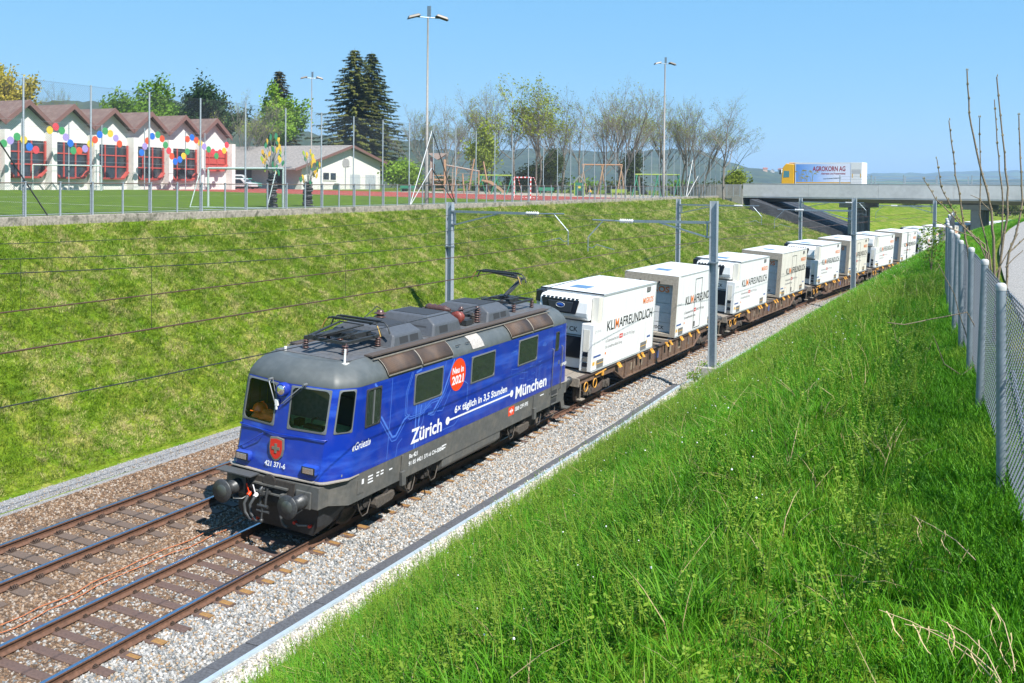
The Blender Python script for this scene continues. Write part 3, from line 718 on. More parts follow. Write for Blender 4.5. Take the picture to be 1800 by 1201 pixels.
LL = 15.41
loco = thing('electric_locomotive', 'blue electric locomotive with grey roof, white lettering and a raised rear pantograph', 'locomotive', mw=vehicle_frame(0, LL))
def front_outline(z):
    n = .66 + .105 * (z - 1.46); b = .80 + .155 * (z - 1.46); c = 1.32 + .10 * (z - 1.46)
    return [(0, n), (.19, n + .025), (1.12, b - .045), (1.19, b), (1.245, b + .075), (1.445, c), (1.475, c + .07), (1.485, c + .2)]
def outline(z, d=0.0):
    h = front_outline(min(z, 3.42)); k = 1 - d / 1.485
    fr = [(x * k, y + d * 1.05) for x, y in h]
    right = fr + [(x, LL - y) for x, y in fr[::-1]]
    left = [(-x, y) for x, y in right[1:-1]][::-1]
    return right + left
NH = 8; NR = 16
def loft(levels, skip=()):
    v = []; f = []; rings = [outline(z, d) for z, d in levels]; n = len(rings[0])
    for (z, d), r in zip(levels, rings): v += [(x, y, z) for x, y in r]
    for i in range(len(levels) - 1):
        for j in range(n):
            if (i, j) in skip: continue
            a = i * n + j; b = i * n + (j + 1) % n; f.append((a, b, b + n, a + n))
    return v, f, n
lv = [(1.455, 0), (1.7, 0), (2.0, 0), (2.46, 0), (3.385, 0), (3.425, 0)]
n_out = 2 * NR - 2
SKIP = set()
for j in (1, 4): SKIP.add((3, j)); SKIP.add((3, n_out - 1 - j))
v, f, n = loft(lv, SKIP)
b = MB(); b.add(v, f, True); body = b.build('body', m_blue, loco)
for md in ('x',):
    es = body.modifiers.new('edge', 'EDGE_SPLIT'); es.split_angle = radians(24)
rl = [(3.427, .003), (3.50, .012), (3.62, .075), (3.74, .18), (3.83, .31), (3.90, .45)]
v, f, n = loft(rl); b = MB(); b.add(v, f, True); top = list(range(5 * n, 6 * n)); b.add([v[i] for i in top], [tuple(range(n))])
b.build('roof', m_roof, loco)
b = MB(); b.bx(-1.0, 1.0, 1.75, LL - 1.75, 3.895, 3.912); b.build('roof_deck', m_rooftop, loco)
# grey sole
b = MB()
pl = [(-1.24, .60), (1.24, .60), (1.26, .95), (1.482, 1.42), (1.482, LL - 1.42), (1.26, LL - .95), (1.24, LL - .6), (-1.24, LL - .6), (-1.26, LL - .95), (-1.482, LL - 1.42), (-1.482, 1.42), (-1.26, .95)]
def sole_z(y): return (.90 if y < 1.0 or y > LL - 1 else .83)
nn = len(pl); vs = [(x, y, sole_z(y)) for x, y in pl] + [(x, y, 1.375 if (y < 1 or y > LL - 1) else 1.452) for x, y in pl]
b.add(vs, [tuple(range(nn))[::-1], tuple(range(nn, 2 * nn))] + [(i, (i + 1) % nn, nn + (i + 1) % nn, nn + i) for i in range(nn)]); b.build('underframe', m_sole, loco)
# foot plate round the nose
for end in (0, 1):
    h = front_outline(1.46)[:-2]; o1 = [(x * 1.0 + (.075 if x > 1.0 else .0), y - (.085 if x < 1.3 else .02)) for x, y in h]; o1[0] = (0, h[0][1] - .085)
    poly = [(x, y) for x, y in o1] + [(1.50, 1.75), (1.3, 1.75)] + [(-1.3, 1.75), (-1.50, 1.75)] + [(-x, y) for x, y in o1[::-1][:-1]]
    if end: poly = [(x, LL - y) for x, y in poly]
    b = MB(); b.prism(poly, 'Z', 1.425, 1.449); b.build('foot_plate', m_foot, loco)

# --- window panels: bilinear quad with rounded frame
def panel(name, P, mt_glass, mt_frame, parent, w=.045, rad=.12, off=.012, inset=.0, depth=.02, aspect=None, n=5):
    """P = four corners (bottom-left, bottom-right, top-right, top-left) seen from outside"""
    P = [Vector(p) for p in P]; nrm = (P[1] - P[0]).cross(P[3] - P[0]).normalized()
    W = ((P[1] - P[0]).length + (P[2] - P[3]).length) / 2; H = ((P[3] - P[0]).length + (P[2] - P[1]).length) / 2
    def at(u, v, o): return P[0] * (1 - u) * (1 - v) + P[1] * u * (1 - v) + P[2] * u * v + P[3] * (1 - u) * v + nrm * o
    def rr(m, r):
        pts = []
        for cx, cy, a0 in ((W - m - r, m + r, -90), (W - m - r, H - m - r, 0), (m + r, H - m - r, 90), (m + r, m + r, 180)):
            for i in range(n): a = radians(a0 + 90 * i / (n - 1)); pts.append(((cx + r * cos(a)) / W, (cy + r * sin(a)) / H))
        return pts
    o, i_ = rr(-.012, rad + .02 if False else .03), rr(w, rad); k = len(o)
    b = MB(); vs = [at(u, v, off) for u, v in o] + [at(u, v, off + depth * .4) for u, v in i_] + [at(u, v, off - .03) for u, v in i_] + [at(u, v, off - .02) for u, v in o]
    fs = []
    for j in range(k):
        q = (j + 1) % k; fs += [(j, q, k + q, k + j), (k + j, k + q, 2 * k + q, 2 * k + j), (3 * k + q, 3 * k + j, j, q)[::-1]]
    b.add(vs, fs)
    g = MB(); g.add([at(u, v, off - .008) for u, v in rr(w - .01, rad)], [tuple(range(k))])
    win = g.build(name, mt_glass, parent, fix=False); b.build('window_frame', mt_frame, win)
    return win
def O(i, z): return front_outline(z)[i]
zl, zh = 2.46, 3.385
for sg in (1, -1):
    a, c = (1, 2) if sg > 0 else (2, 1)
    q = lambda i, z: (sg * O(i, z)[0], O(i, z)[1], z)
    panel('windscreen', [q(a, zl), q(c, zl), q(c, zh), q(a, zh)], m_glass, m_trim, loco, w=.024, rad=.11)
    a, c = (4, 5) if sg > 0 else (5, 4)
    panel('corner_window', [q(a, zl), q(c, zl), q(c, zh), q(a, zh)], m_glass, m_trim, loco, w=.018, rad=.08)
for y0, y1, z0, z1 in ((4.0, 5.4, 2.57, 3.31), (7.0, 8.44, 2.57, 3.29), (10.05, 11.45, 2.57, 3.33)):
    for sg in (1, -1):
        x = sg * 1.487; a, c = (y0, y1) if sg > 0 else (y1, y0)
        panel('side_window', [(x, a, z0), (x, c, z0), (x, c, z1), (x, a, z1)], m_dglass, m_trim, loco, w=.022, rad=.09)
for y0, y1, sg in ((1.88, 2.49, 1), (1.88, 2.49, -1)):
    x = sg * 1.487; a, c = (y0, y1) if sg > 0 else (y1, y0)
    w_ = panel('cab_side_window', [(x, a, 2.46), (x, c, 2.46), (x, c, 3.31), (x, a, 3.31)], m_dglass, m_dark, loco, w=.02, rad=.1)
    b = MB(); b.bx(x - .012, x + .012 + .01 * sg, (a + c) / 2 - .02, (a + c) / 2 + .02, 2.5, 3.27); b.build('window_bar', m_trim, loco)
# rear door
b = MB(); b.bx(1.486, 1.492, 12.78, 13.42, 1.47, 3.34); d_ = b.build('door', m_blue, loco)
panel('door_window', [(1.493, 12.93, 2.62), (1.493, 13.2, 2.62), (1.493, 13.2, 3.22), (1.493, 12.93, 3.22)], m_dglass, m_dark, d_, w=.015, rad=.08)
b = MB(); b.box((1.50, 13.3, 2.2), (.03, .05, .12)); b.build('door_handle', m_trim, d_)
for y in (12.72, 13.48):
    b = MB(); b.tube([(1.485, y, 2.72), (1.54, y, 2.7), (1.54, y, 1.3), (1.485, y, 1.28)], .014, 6); b.build('handrail', m_sole, loco)
for z in (1.22, .95):
    b = MB(); b.bx(1.483, 1.488, 12.86, 13.34, z - .06, z + .09); b.build('step_recess', m_dark, loco)
    b = MB(); b.bx(1.45, 1.53, 12.84, 13.36, z - .085, z - .06); b.build('step', m_sole, loco)
# --- cab interior
m_cab = mat('cab_wall', (.26, .27, .25), .8, 0, .2, 3); m_desk = mat('green_desk', (.42, .62, .28), .6, 0, .2, 5); m_blind = mat('tan_blind', (.34, .26, .15), .8)
b = MB(); b.bx(-1.35, 1.35, 2.55, 2.62, 1.5, 3.38); b.bx(-1.4, 1.4, 1.2, 2.6, 1.5, 1.55); b.build('cab_bulkhead', m_cab, loco)
b = MB(); b.prism([(-1.05, 1.02), (1.05, 1.02), (1.27, 1.45), (1.27, 1.8), (-1.27, 1.8), (-1.27, 1.45)], 'Z', 2.36, 2.45); b.build('driving_desk', m_desk, loco)
b = MB(); b.box((.65, 1.15, 2.47), (.5, .16, .12)); b.box((.2, 1.2, 2.5), (.16, .2, .2)); b.tube([(.45, 1.3, 2.41), (.47, 1.3, 2.6), (.6, 1.34, 2.66)], .02, 6); b.build('controls', m_black, loco)
b = MB(); b.prism([(.35, 3.3), (1.05, 3.34), (1.05, 3.08)], 'Y', 1.22, 1.235); b.build('sun_blind', m_blind, loco)
b = MB(); b.box((.7, 2.1, 2.2), (.5, .45, .14)); b.box((.7, 2.3, 2.6), (.5, .12, .75)); b.build('driver_seat', mat('seat_cloth', (.05, .045, .04), .9), loco, bevel=.04)
hb = vehicle_frame(0, LL)
m_hv = mat('hi_vis_orange', (1.0, .24, .03), .7, 0, .15, 14)
b = MB(); b.lathe([(.155, 0), (.15, .03), (.125, .1), (.07, .145), (.0, .155)], (0, 0, 0), 'Z', 18); b.box((0, -.13, .01), (.2, .1, .015)); b.box((0, 0, .15), (.03, .2, .02))
o = b.build('safety_helmet', mat('helmet_orange', (1.0, .20, .02), .3), None, bevel=0); o.matrix_world = hb @ Matrix.Translation((-.82, 1.10, 2.64)) @ Matrix.Scale(1.15, 4); tag(o, 'orange safety helmet lying behind the left windscreen of the locomotive', 'helmet')
bmj = bmesh.new(); bmesh.ops.create_icosphere(bmj, subdivisions=4, radius=1)
for vv in bmj.verts:
    d = noise.noise(vv.co * 2.3) * .35 + noise.noise(vv.co * 5) * .15; vv.co = Vector((vv.co.x * .46 * (1 + d), vv.co.y * .19 * (1 + d), max(-.4, vv.co.z * (1 + d)) * .14))
me = bpy.data.meshes.new('work_jacket'); bmj.to_mesh(me); bmj.free(); me.polygons.foreach_set('use_smooth', [True] * len(me.polygons))
o = obj('work_jacket', me, m_hv); o.matrix_world = hb @ Matrix.Translation((-.52, 1.08, 2.54)); tag(o, 'crumpled orange work jacket behind the left windscreen of the locomotive', 'jacket')

# --- front details
def face_y(x, z):
    h = front_outline(z); x = abs(x)
    for (x0, y0), (x1, y1) in zip(h, h[1:]):
        if x <= x1: return y0 + (y1 - y0) * (x - x0) / max(1e-6, x1 - x0)
    return h[-1][1]
for sg in (-1, 1):
    cx, cz = sg * .90, 1.68; cy = face_y(cx, cz)
    b = MB(); b.box((cx, cy - .035, cz), (.40, .18, .21)); hl = b.build('headlight', m_blue, loco, bevel=.05)
    b = MB(); b.box((cx, cy - .125, cz), (.345, .02, .165)); b.build('bezel', m_black, hl, bevel=.02)
    for dx, ww in ((-.035, .2), (.105, .075)):
        b = MB(); b.box((cx + sg * dx * (1), cy - .137, cz), (ww, .012, .125)); b.build('lens', m_lamp if ww > .1 else mat('pale_lens', (.42, .36, .33), .15, .4), hl, bevel=.01)
cy = face_y(0, 3.27)
b = MB(); b.lathe([(.15, .05), (.15, -.10), (.13, -.13)], (0.0, cy, 3.29), 'Y', 20); hl = b.build('top_headlight', m_blue, loco)
b = MB(); b.lathe([(.105, -.131), (.10, -.138), (.0, -.142)], (0, cy, 3.29), 'Y', 20); b.build('lens', m_lamp, hl)
# shield with white cross
cy = face_y(0, 2.0) - .01
def shield(s): return [(-.155 * s, .20 * s), (0, .225 * s), (.155 * s, .20 * s), (.165 * s, 0), (.14 * s, -.13 * s), (.07 * s, -.21 * s), (0, -.24 * s), (-.07 * s, -.21 * s), (-.14 * s, -.13 * s), (-.165 * s, 0)]
b = MB(); b.prism([(x, 2.0 + z) for x, z in shield(1.16)], 'Y', cy - .03, cy + .03); em = b.build('coat_of_arms', mat('cast_metal', (.30, .29, .26), .45, .6), loco, bevel=.01)
b = MB(); b.prism([(x, 2.0 + z) for x, z in shield(.97)], 'Y', cy - .036, cy - .03); b.build('red_field', m_red, em)
b = MB(); w_, l_ = .032, .105; b.prism([(x, 2.01 + z) for x, z in ((-w_, l_), (w_, l_), (w_, w_), (l_, w_), (l_, -w_), (w_, -w_), (w_, -l_), (-w_, -l_), (-w_, -w_), (-l_, -w_), (-l_, w_), (-w_, w_))], 'Y', cy - .046, cy - .036); b.build('cross', mat('cast_metal', (.3, .29, .26), .45, .6), em)
cy = face_y(.2, 1.66) - .018
rn = text('421 371-6', .155, m_decal, 'lettering', loco, (0, 0, 0), (1, 0, 0), (0, 0, 1), .004, width=.56)
rn.location = (-.28, face_y(0, 1.6) - .008, 1.595); rn.rotation_euler = (radians(90 - 6), 0, 0)
b = MB(); b.tube([(-1.17, .915, 2.34), (-1.16, .85, 2.335), (-.6, .80, 2.32), (0, .70, 2.32), (.6, .80, 2.32), (1.16, .85, 2.335), (1.17, .915, 2.34)], .013, 6)
b.build('handrail', m_blue, loco)
b = MB(); b.tube([(-.42, .74, 2.26), (-.44, .70, 2.24), (-.9, .74, 1.93), (-1.18, .84, 1.80)], .012, 6); b.build('grab_rail', m_blue, loco)
for base, tip, mid in (((-.38, .86, 3.46), (-.16, .84, 2.95), None), ((.52, .90, 3.46), (.02, .83, 2.98), None)):
    b = MB(); b.tube([base, (base[0] * .9 + tip[0] * .1, base[1] - .09, base[2] - .05), (tip[0], tip[1] - .07, tip[2])], .014, 6); b.tube([(base[0] + .05, base[1], base[2]), (tip[0] + .05, tip[1] - .06, tip[2])], .008, 5); b.cyl((base[0], base[1] + .05, base[2]), (base[0], base[1] - .08, base[2]), .03, 8)
    wp = b.build('windscreen_wiper', m_trim, loco)
b = MB(); b.box((-.13, .79, 2.98), (.09, .06, .15)); b.box((-.13, .78, 2.87), (.05, .04, .1)); b.build('marker_lamp', m_white, loco, bevel=.015)
# buffers
for sg in (-1, 1):
    for y0, d in ((0, 1), (LL, -1)):
        b = MB(); b.lathe([(.0, .005), (.245, .0), (.255, .02), (.25, .045), (.15, .10), (.115, .16), (.115, .32), (.15, .33), (.15, .58)] if d > 0 else [(.0, LL - .005), (.245, LL), (.255, LL - .02), (.25, LL - .045), (.15, LL - .10), (.115, LL - .16), (.115, LL - .32), (.15, LL - .33), (.15, LL - .58)], (sg * .875, 0, 1.06), 'Y', 28)
        bo = b.build('buffer', m_buf, loco)
        b = MB(); b.box((sg * .875, y0 + d * .575, 1.07), (.40, .05, .38)); b.build('buffer_base', m_sole, bo, bevel=.02)
        if d > 0:
            b = MB(); b.lathe([(.0, -.006), (.135, -.004), (.14, .004)], (sg * .875, 0, 1.06), 'Y', 24); b.build('buffer_pad', mat('greased_pad', (.075, .085, .08), .35, .2), bo)
            for i in range(12):
                pass
# headstock recess, hook, couplings, hoses
b = MB(); b.bx(-.62, .62, .565, .60, .86, 1.36); b.build('headstock_panel', m_under, loco)
b = MB(); b.bx(-.42, .48, .50, .57, 1.20, 1.235); b.bx(-.42, .48, .50, .57, 1.03, 1.06); b.bx(.36, .44, .42, .57, .86, 1.12); b.build('coupler_guide', m_sole, loco)
b = MB(); b.tube([(0, .6, 1.06), (0, .40, 1.06), (0, .25, 1.10), (0, .20, 1.19), (0, .28, 1.25)], [.05, .05, .05, .045, .03], 8); b.build('draw_hook', m_buf, loco)
b = MB()
b.tube([(-.07, .37, 1.2), (-.07, .34, 1.0), (-.07, .33, .82)], .028, 6); b.tube([(.07, .37, 1.2), (.07, .34, 1.0), (.07, .33, .82)], .028, 6); b.cyl((-.13, .33, .82), (.13, .33, .82), .038, 8); b.cyl((0, .33, .84), (0, .31, .52), .022, 8); b.lathe([(.0, -.05), (.045, -.03), (.045, .03), (0, .05)], (0, .31, .5), 'Z', 10); b.cyl((-.16, .34, .70), (.16, .34, .70), .03, 8)
b.tube([(-.02, .4, 1.17), (-.10, .36, 1.16), (-.13, .36, 1.08), (-.10, .36, 1.0), (-.03, .38, 1.0)], .035, 6)
b.build('screw_coupling', m_buf, loco)
for x0, x1, c_ in ((-.50, -.52, m_redo), (-.32, -.36, m_decal)):
    b = MB(); b.tube([(x0, .58, .98), (x0, .46, .93), (x1 - .04, .40, .75), (x1, .40, .56), (x1 + .14, .42, .43), (x1 + .25, .45, .42)], .035, 7); ho = b.build('brake_hose', m_rubber, loco)
    b = MB(); b.cyl((x0, .52, .97), (x0, .44, .92), .05, 8); b.build('hose_cock', c_, ho)
    b = MB(); b.bar((x0 - .04, .50, 1.0), (x0 - .06, .44, 1.18), .022); b.build('cock_handle', c_, ho)
b = MB(); b.tube([(.46, .58, .95), (.46, .46, .86), (.42, .42, .65), (.48, .45, .48), (.55, .5, .42)], .035, 7); b.build('brake_hose', m_rubber, loco)
b = MB(); b.cyl((-.33, .45, .44), (-.19, .45, .46), .045, 8); b.build('hose_coupling', m_redo, loco)
b = MB(); b.tube([(.5, .86, .40), (.62, .80, .38), (.85, .82, .42)], .022, 6); b.build('air_pipe', m_trim, loco)
for x in (.5, .9):
    b = MB(); b.cyl((x, .88, .41), (x, .80, .41), .035, 8); b.build('pipe_cap', m_red, loco)
for sg in (-1, 1):
    b = MB(); b.tube([(sg * .62, .58, .86), (sg * .62, .40, .84), (sg * .84, .38, .80), (sg * .95, .45, .90)], .013, 6); b.build('shunter_handle', m_trim, loco)
b = MB(); b.bx(-1.32, -.36, .30, .62, 1.375, 1.40); b.bx(-.92, -.5, .36, .58, 1.33, 1.375); b.build('shunter_step', mat('step_grating', (.075, .08, .085), .7, .2, .3, 40, .6, 90), loco)
b = MB(); b.lathe([(.16, .0), (.16, .05), (.12, .05)], (-.02, .52, 1.30), 'Y', 18); b.build('connector_socket', m_under, loco)
for k in range(7):
    b = MB(); xx = -.62 + .035 * k; b.tube([(xx, .55, 1.22 - .02 * (k % 3)), (xx + .01, .5, 1.1), (xx + .02, .56, 1.0)], .012, 5); b.build('cable', m_black, loco)
# plough
b = MB(); b.add([(-1.1, .84, .92), (1.1, .84, .92), (1.08, .86, .42), (.92, .95, .17), (-.92, .95, .17), (-1.08, .86, .42)], [(0, 1, 2, 3, 4, 5)])
for sg in (-1, 1): b.add([(sg * 1.1, .84, .92), (sg * 1.08, .86, .42), (sg * .92, .95, .17), (sg * 1.1, 1.3, .36), (sg * 1.28, 1.9, .86)], [(0, 1, 2, 3, 4)])
pg = b.build('snow_plough', mat('plough_black', (.022, .023, .025), .55, 0, .25, 4), loco); so = pg.modifiers.new('thick', 'SOLIDIFY'); so.thickness = .02
# --- running gear
def wheel_mesh(r, w):
    b = MB(); b.lathe([(.10, -.10), (.14, -w), (r - .09, -w * .6), (r - .07, -w), (r, -w), (r + .0, w * .55), (r + .028, w), (r - .07, w), (r - .09, w * .5), (.14, w * .6), (.10, .10)], (0, 0, 0), 'X', 30); return b
for cy in (3.755, 11.655):
    bg = MB()
    for sg in (-1, 1):
        bg.prism([(-2.1, .62), (-1.7, .86), (1.7, .86), (2.1, .62), (1.9, .55), (1.0, .48), (-1.0, .48), (-1.9, .55)], 'X', sg * .95, sg * 1.12)
    for v_ in range(len(bg.v)): bg.v[v_] = (bg.v[v_][0], bg.v[v_][1] + cy, bg.v[v_][2])
    bg.bx(-1.0, 1.0, cy - .3, cy + .3, .4, .8); bo = bg.build('bogie', m_under, loco)
    for dy in (-1.4, 1.4):
        for sg in (-1, 1):
            w_ = wheel_mesh(.63, .065).build('wheel', m_wheel, bo); w_.location = (sg * .75, cy + dy, .63); w_.rotation_euler = (0, 0, 0 if sg < 0 else pi)
            b = MB(); b.box((sg * 1.2, cy + dy, .62), (.22, .36, .36)); b.cyl((sg * 1.2, cy + dy, .62), (sg * 1.34, cy + dy, .62), .13, 14); b.build('axle_box', m_under, bo, bevel=.03)
            for dd in (-.32, .32):
                b = MB(); b.lathe([(.07 + .02 * (i % 2), .62 + .034 * i) for i in range(9)], (sg * 1.2, cy + dy + dd, .0), 'Z', 10); b.build('spring', m_bogie, bo)
    for dd in (-.62, .62):
        b = MB(); b.cyl((1.25, cy + dd * 1.3, .85), (1.27, cy + dd, .35), .05, 8); b.build('damper', m_bogie, bo)
    # sand box and cable loops
    b = MB(); b.prism([(cy - 1.05, .62), (cy - .30, .62), (cy - .25, .50), (cy - .35, .40), (cy - 1.0, .36), (cy - 1.1, .46)], 'X', 1.18, 1.42); b.build('brake_box', m_bogie, bo, bevel=.02)
    b = MB(); b.lathe([(.16 + .015 * (i % 2), .62 + .03 * i) for i in range(8)], (1.24, cy - .6, 0), 'Z', 14); b.build('bellows', m_under, bo)
    for dd in (-1.55, .45, 1.6):
        b = MB(); b.tube([(1.36, cy + dd - .28, .80), (1.42, cy + dd - .25, .55), (1.40, cy + dd - .08, .36), (1.40, cy + dd + .12, .38), (1.38, cy + dd + .26, .62), (1.34, cy + dd + .28, .76)], .014, 6); b.build('brake_cable', m_bogie, bo)
    for dd in (-2.05, 1.95):
        b = MB(); b.tube([(1.2, cy + dd, .8), (1.1, cy + dd * 1.02, .4), (.86, cy + dd * 1.04, .12)], .03, 6); b.build('sand_pipe', m_under, bo)
b = MB(); b.prism([(1.46, .845), (1.46, .60), (1.30, .45), (.2, .4), (-1.3, .45), (-1.46, .6), (-1.46, .845)], 'Y', 5.75, 9.2); b.build('transformer_tank', m_sole, loco, bevel=.03)
for y in (3.62, 11.45):
    b = MB(); b.box((1.5, y, 1.22), (.02, .10, .42)); b.prism([(y - .09, 1.04), (y + .09, 1.04), (y + .13, .70), (y - .05, .70)], 'X', 1.485, 1.56); b.build('lifting_bracket', m_sole, loco)
b = MB(); b.bx(1.483, 1.495, 1.72, 1.98, .98, 1.30); b.build('hatch', m_sole, loco, bevel=.02)
b = MB(); b.bx(1.495, 1.498, 1.88, 1.96, 1.18, 1.29); b.build('hatch_sign', m_decal, loco)
for y in (LL - .95,):
    b = MB(); b.bar((1.2, y - .1, .95), (1.22, y + .15, .42), .06, .22); b.box((1.25, y + .25, .40), (.3, .34, .04)); b.build('step_iron', m_sole, loco)

# --- roof furniture
for k, (y0, y1) in enumerate(((2.72, 4.29), (4.31, 5.88), (9.45, 11.03), (11.05, 12.63))):
    for sg in (-1, 1):
        b = MB(); vs = []
        pr = [(3.50, .012), (3.56, .035), (3.62, .075), (3.68, .122), (3.74, .18), (3.79, .245), (3.83, .31)]
        for z, d in pr:
            for y in (y0, y1): vs.append((sg * (1.485 - d + .022), y, z + .018))
        b.add(vs, [(2 * i, 2 * i + 1, 2 * i + 3, 2 * i + 2) for i in range(6)], True); lo = b.build('louvre', m_louv, loco); so = lo.modifiers.new('thick', 'SOLIDIFY'); so.thickness = .025; so.offset = 0
        b = MB(); b.bar((sg * 1.505, y0 + .03, 3.497), (sg * 1.505, y1 - .03, 3.497), .02, .03); b.bar((sg * 1.20, y0, 3.856), (sg * 1.20, y1, 3.856), .03, .02)
        for y in (y0, y1): b.tube([(sg * (1.485 - d + .03), y, z + .025) for z, d in pr], .007, 5)
        b.build('louvre_frame', mat('tarnished_frame', (.30, .275, .235), .5, .3, .2, 5), lo)
for sg in (-1, 1):
    b = MB(); b.box((sg * 1.06, LL / 2, 3.93), (.22, 10.4, .035)); b.build('walkway_grating', mat('brown_grating', (.10, .078, .066), .7, .2, .3, 30, .7, 90), loco)
    b = MB(); b.bar((sg * 1.21, 2.5, 3.868), (sg * 1.21, LL - 2.5, 3.868), .035, .025); b.build('gutter', mat('tarnished_frame', (.30, .275, .235), .5, .3, .2, 5), loco)
b = MB(); vs = []
for z, d in ((3.50, .012), (3.62, .075), (3.74, .18), (3.82, .30)):
    for y in (7.02, 7.72): vs.append((1.485 - d + .012, y, z + .008))
b.add(vs, [(2 * i, 2 * i + 1, 2 * i + 3, 2 * i + 2) for i in range(3)], True); b.build('roof_hatch', mat('pale_panel', (.40, .375, .35), .7, 0, .2, 5), loco)
for y in (6.2, 6.75):
    b = MB(); b.tube([(1.38, y, 3.70), (1.43, y, 3.72), (1.43, y + .16, 3.72), (1.38, y + .16, 3.70)], .012, 5); b.build('roof_handle', m_dark, loco)
def roof_box(y0, y1, hw, h, vents):
    b = MB(); z0 = 3.915
    t = h * .62
    b.add([(-hw, y0, z0), (hw, y0, z0), (hw, y1, z0), (-hw, y1, z0), (-hw * .94, y0 + .12, z0 + t), (hw * .94, y0 + .12, z0 + t), (hw * .94, y1 - .12, z0 + t), (-hw * .94, y1 - .12, z0 + t), (-hw * .62, y0 + .22, z0 + h), (hw * .62, y0 + .22, z0 + h), (hw * .62, y1 - .22, z0 + h), (-hw * .62, y1 - .22, z0 + h)],
          [(0, 1, 5, 4), (1, 2, 6, 5), (2, 3, 7, 6), (3, 0, 4, 7), (4, 5, 9, 8), (5, 6, 10, 9), (6, 7, 11, 10), (7, 4, 8, 11), (8, 9, 10, 11)])
    o = b.build('roof_housing', m_box, loco, bevel=.05)
    b = MB(); b.bx(-hw - .05, hw + .05, y0 - .05, y1 + .05, z0 - .002, z0 + .014); b.build('housing_flange', m_rooftop, o)
    for sg in (-1, 1):
        for a, c in vents:
            y_a, y_c = y0 + a, y0 + c
            b = MB(); x0, x1 = sg * (hw + .004 - hw * .06 * .25), sg * (hw + .004 - hw * .06 * .85)
            b.add([(x0, y_a, z0 + t * .22), (x0, y_c, z0 + t * .22), (x1, y_c, z0 + t * .82), (x1, y_a, z0 + t * .82)], [(0, 1, 2, 3)]); b.build('vent', m_dark, o)
    b = MB(); b.add([(-hw * .7, y0 + .025, z0 + t * .18), (hw * .7, y0 + .025, z0 + t * .18), (hw * .7, y0 + .095, z0 + t * .8), (-hw * .7, y0 + .095, z0 + t * .8)], [(0, 1, 2, 3)]); b.build('vent', m_dark, o)
    b = MB(); b.bx(-hw * .55, hw * .55, y0 + .32, y1 - .32, z0 + h, z0 + h + .012); b.build('housing_cover', m_dark, o)
    return o
roof_box(3.75, 5.3, .95, .44, ((.35, .75), (.85, 1.25)))
roof_box(5.75, 7.35, .95, .50, ((.35, .8),))
roof_box(9.0, 10.6, .92, .44, ((.4, .8), (.88, 1.25)))
def insulator(x, y, z0, h, r, n, m, name='insulator'):
    b = MB(); pr = [(r * .55, 0)]
    for i in range(n): a = h * (i + .2) / n; pr += [(r * .55, a), (r, a + h * .25 / n), (r * .95, a + h * .4 / n), (r * .55, a + h * .7 / n)]
    pr += [(r * .5, h), (r * .5, h + .04), (0, h + .05)]
    b.lathe(pr, (x, y, z0), 'Z', 14); return b.build(name, m, loco)
insulator(-.55, 5.50, 3.92, .52, .17, 6, m_porc)
for x, y in ((-.62, 3.3), (-.72, 6.4), (-.72, 8.4), (-.70, 10.9), (-.2, 7.6), (.45, 8.0), (.62, 8.6), (-.1, 8.5)): insulator(x, y, 3.92, .24, .075, 4, m_under)
insulator(.62, 8.85, 3.92, .42, .12, 6, m_porc); insulator(.15, 8.75, 3.92, .36, .11, 5, m_porc)
b = MB(); b.lathe([(.05, 0), (.19, .0), (.19, .04), (.08, .05), (.13, .08), (.13, .12), (.08, .13), (.15, .18), (.15, .24), (.05, .26)], (.72, 7.38, 4.22), 'Y', 18); b.build('bushing', m_redins, loco)
b = MB(); b.lathe([(.05, 0)] + [(.09 + .04 * (i % 2), .08 * i + .05) for i in range(9)] + [(.05, .8)], (-.55, 7.9, 4.32), 'X', 14); b.cyl((-.2, 7.9, 4.32), (.0, 7.9, 3.95), .05, 8); b.cyl((-.6, 7.9, 4.3), (-.6, 7.9, 3.92), .06, 8); b.build('circuit_breaker', m_porc, loco)
b = MB(); b.box((.3, 8.0, 4.05), (.5, .3, .26)); b.box((.2, 8.55, 4.12), (.8, .06, .06)); b.cyl((.5, 7.7, 4.2), (.7, 8.8, 4.36), .02, 6); b.cyl((.1, 7.6, 4.3), (.6, 8.6, 4.15), .018, 6); b.box((.65, 8.2, 4.0), (.16, .4, .14)); b.build('switch_gear', m_pan, loco)
b = MB(); b.tube([(-.62, 3.3, 4.2), (-.6, 4.6, 4.26), (-.55, 5.3, 4.6), (-.55, 5.5, 4.52)], .014, 6); b.tube([(-.72, 5.6, 4.36), (-.72, 6.4, 4.2), (-.72, 8.4, 4.2), (-.70, 10.9, 4.2), (-.4, 11.5, 4.3)], .018, 6); b.build('busbar', m_pan, loco)
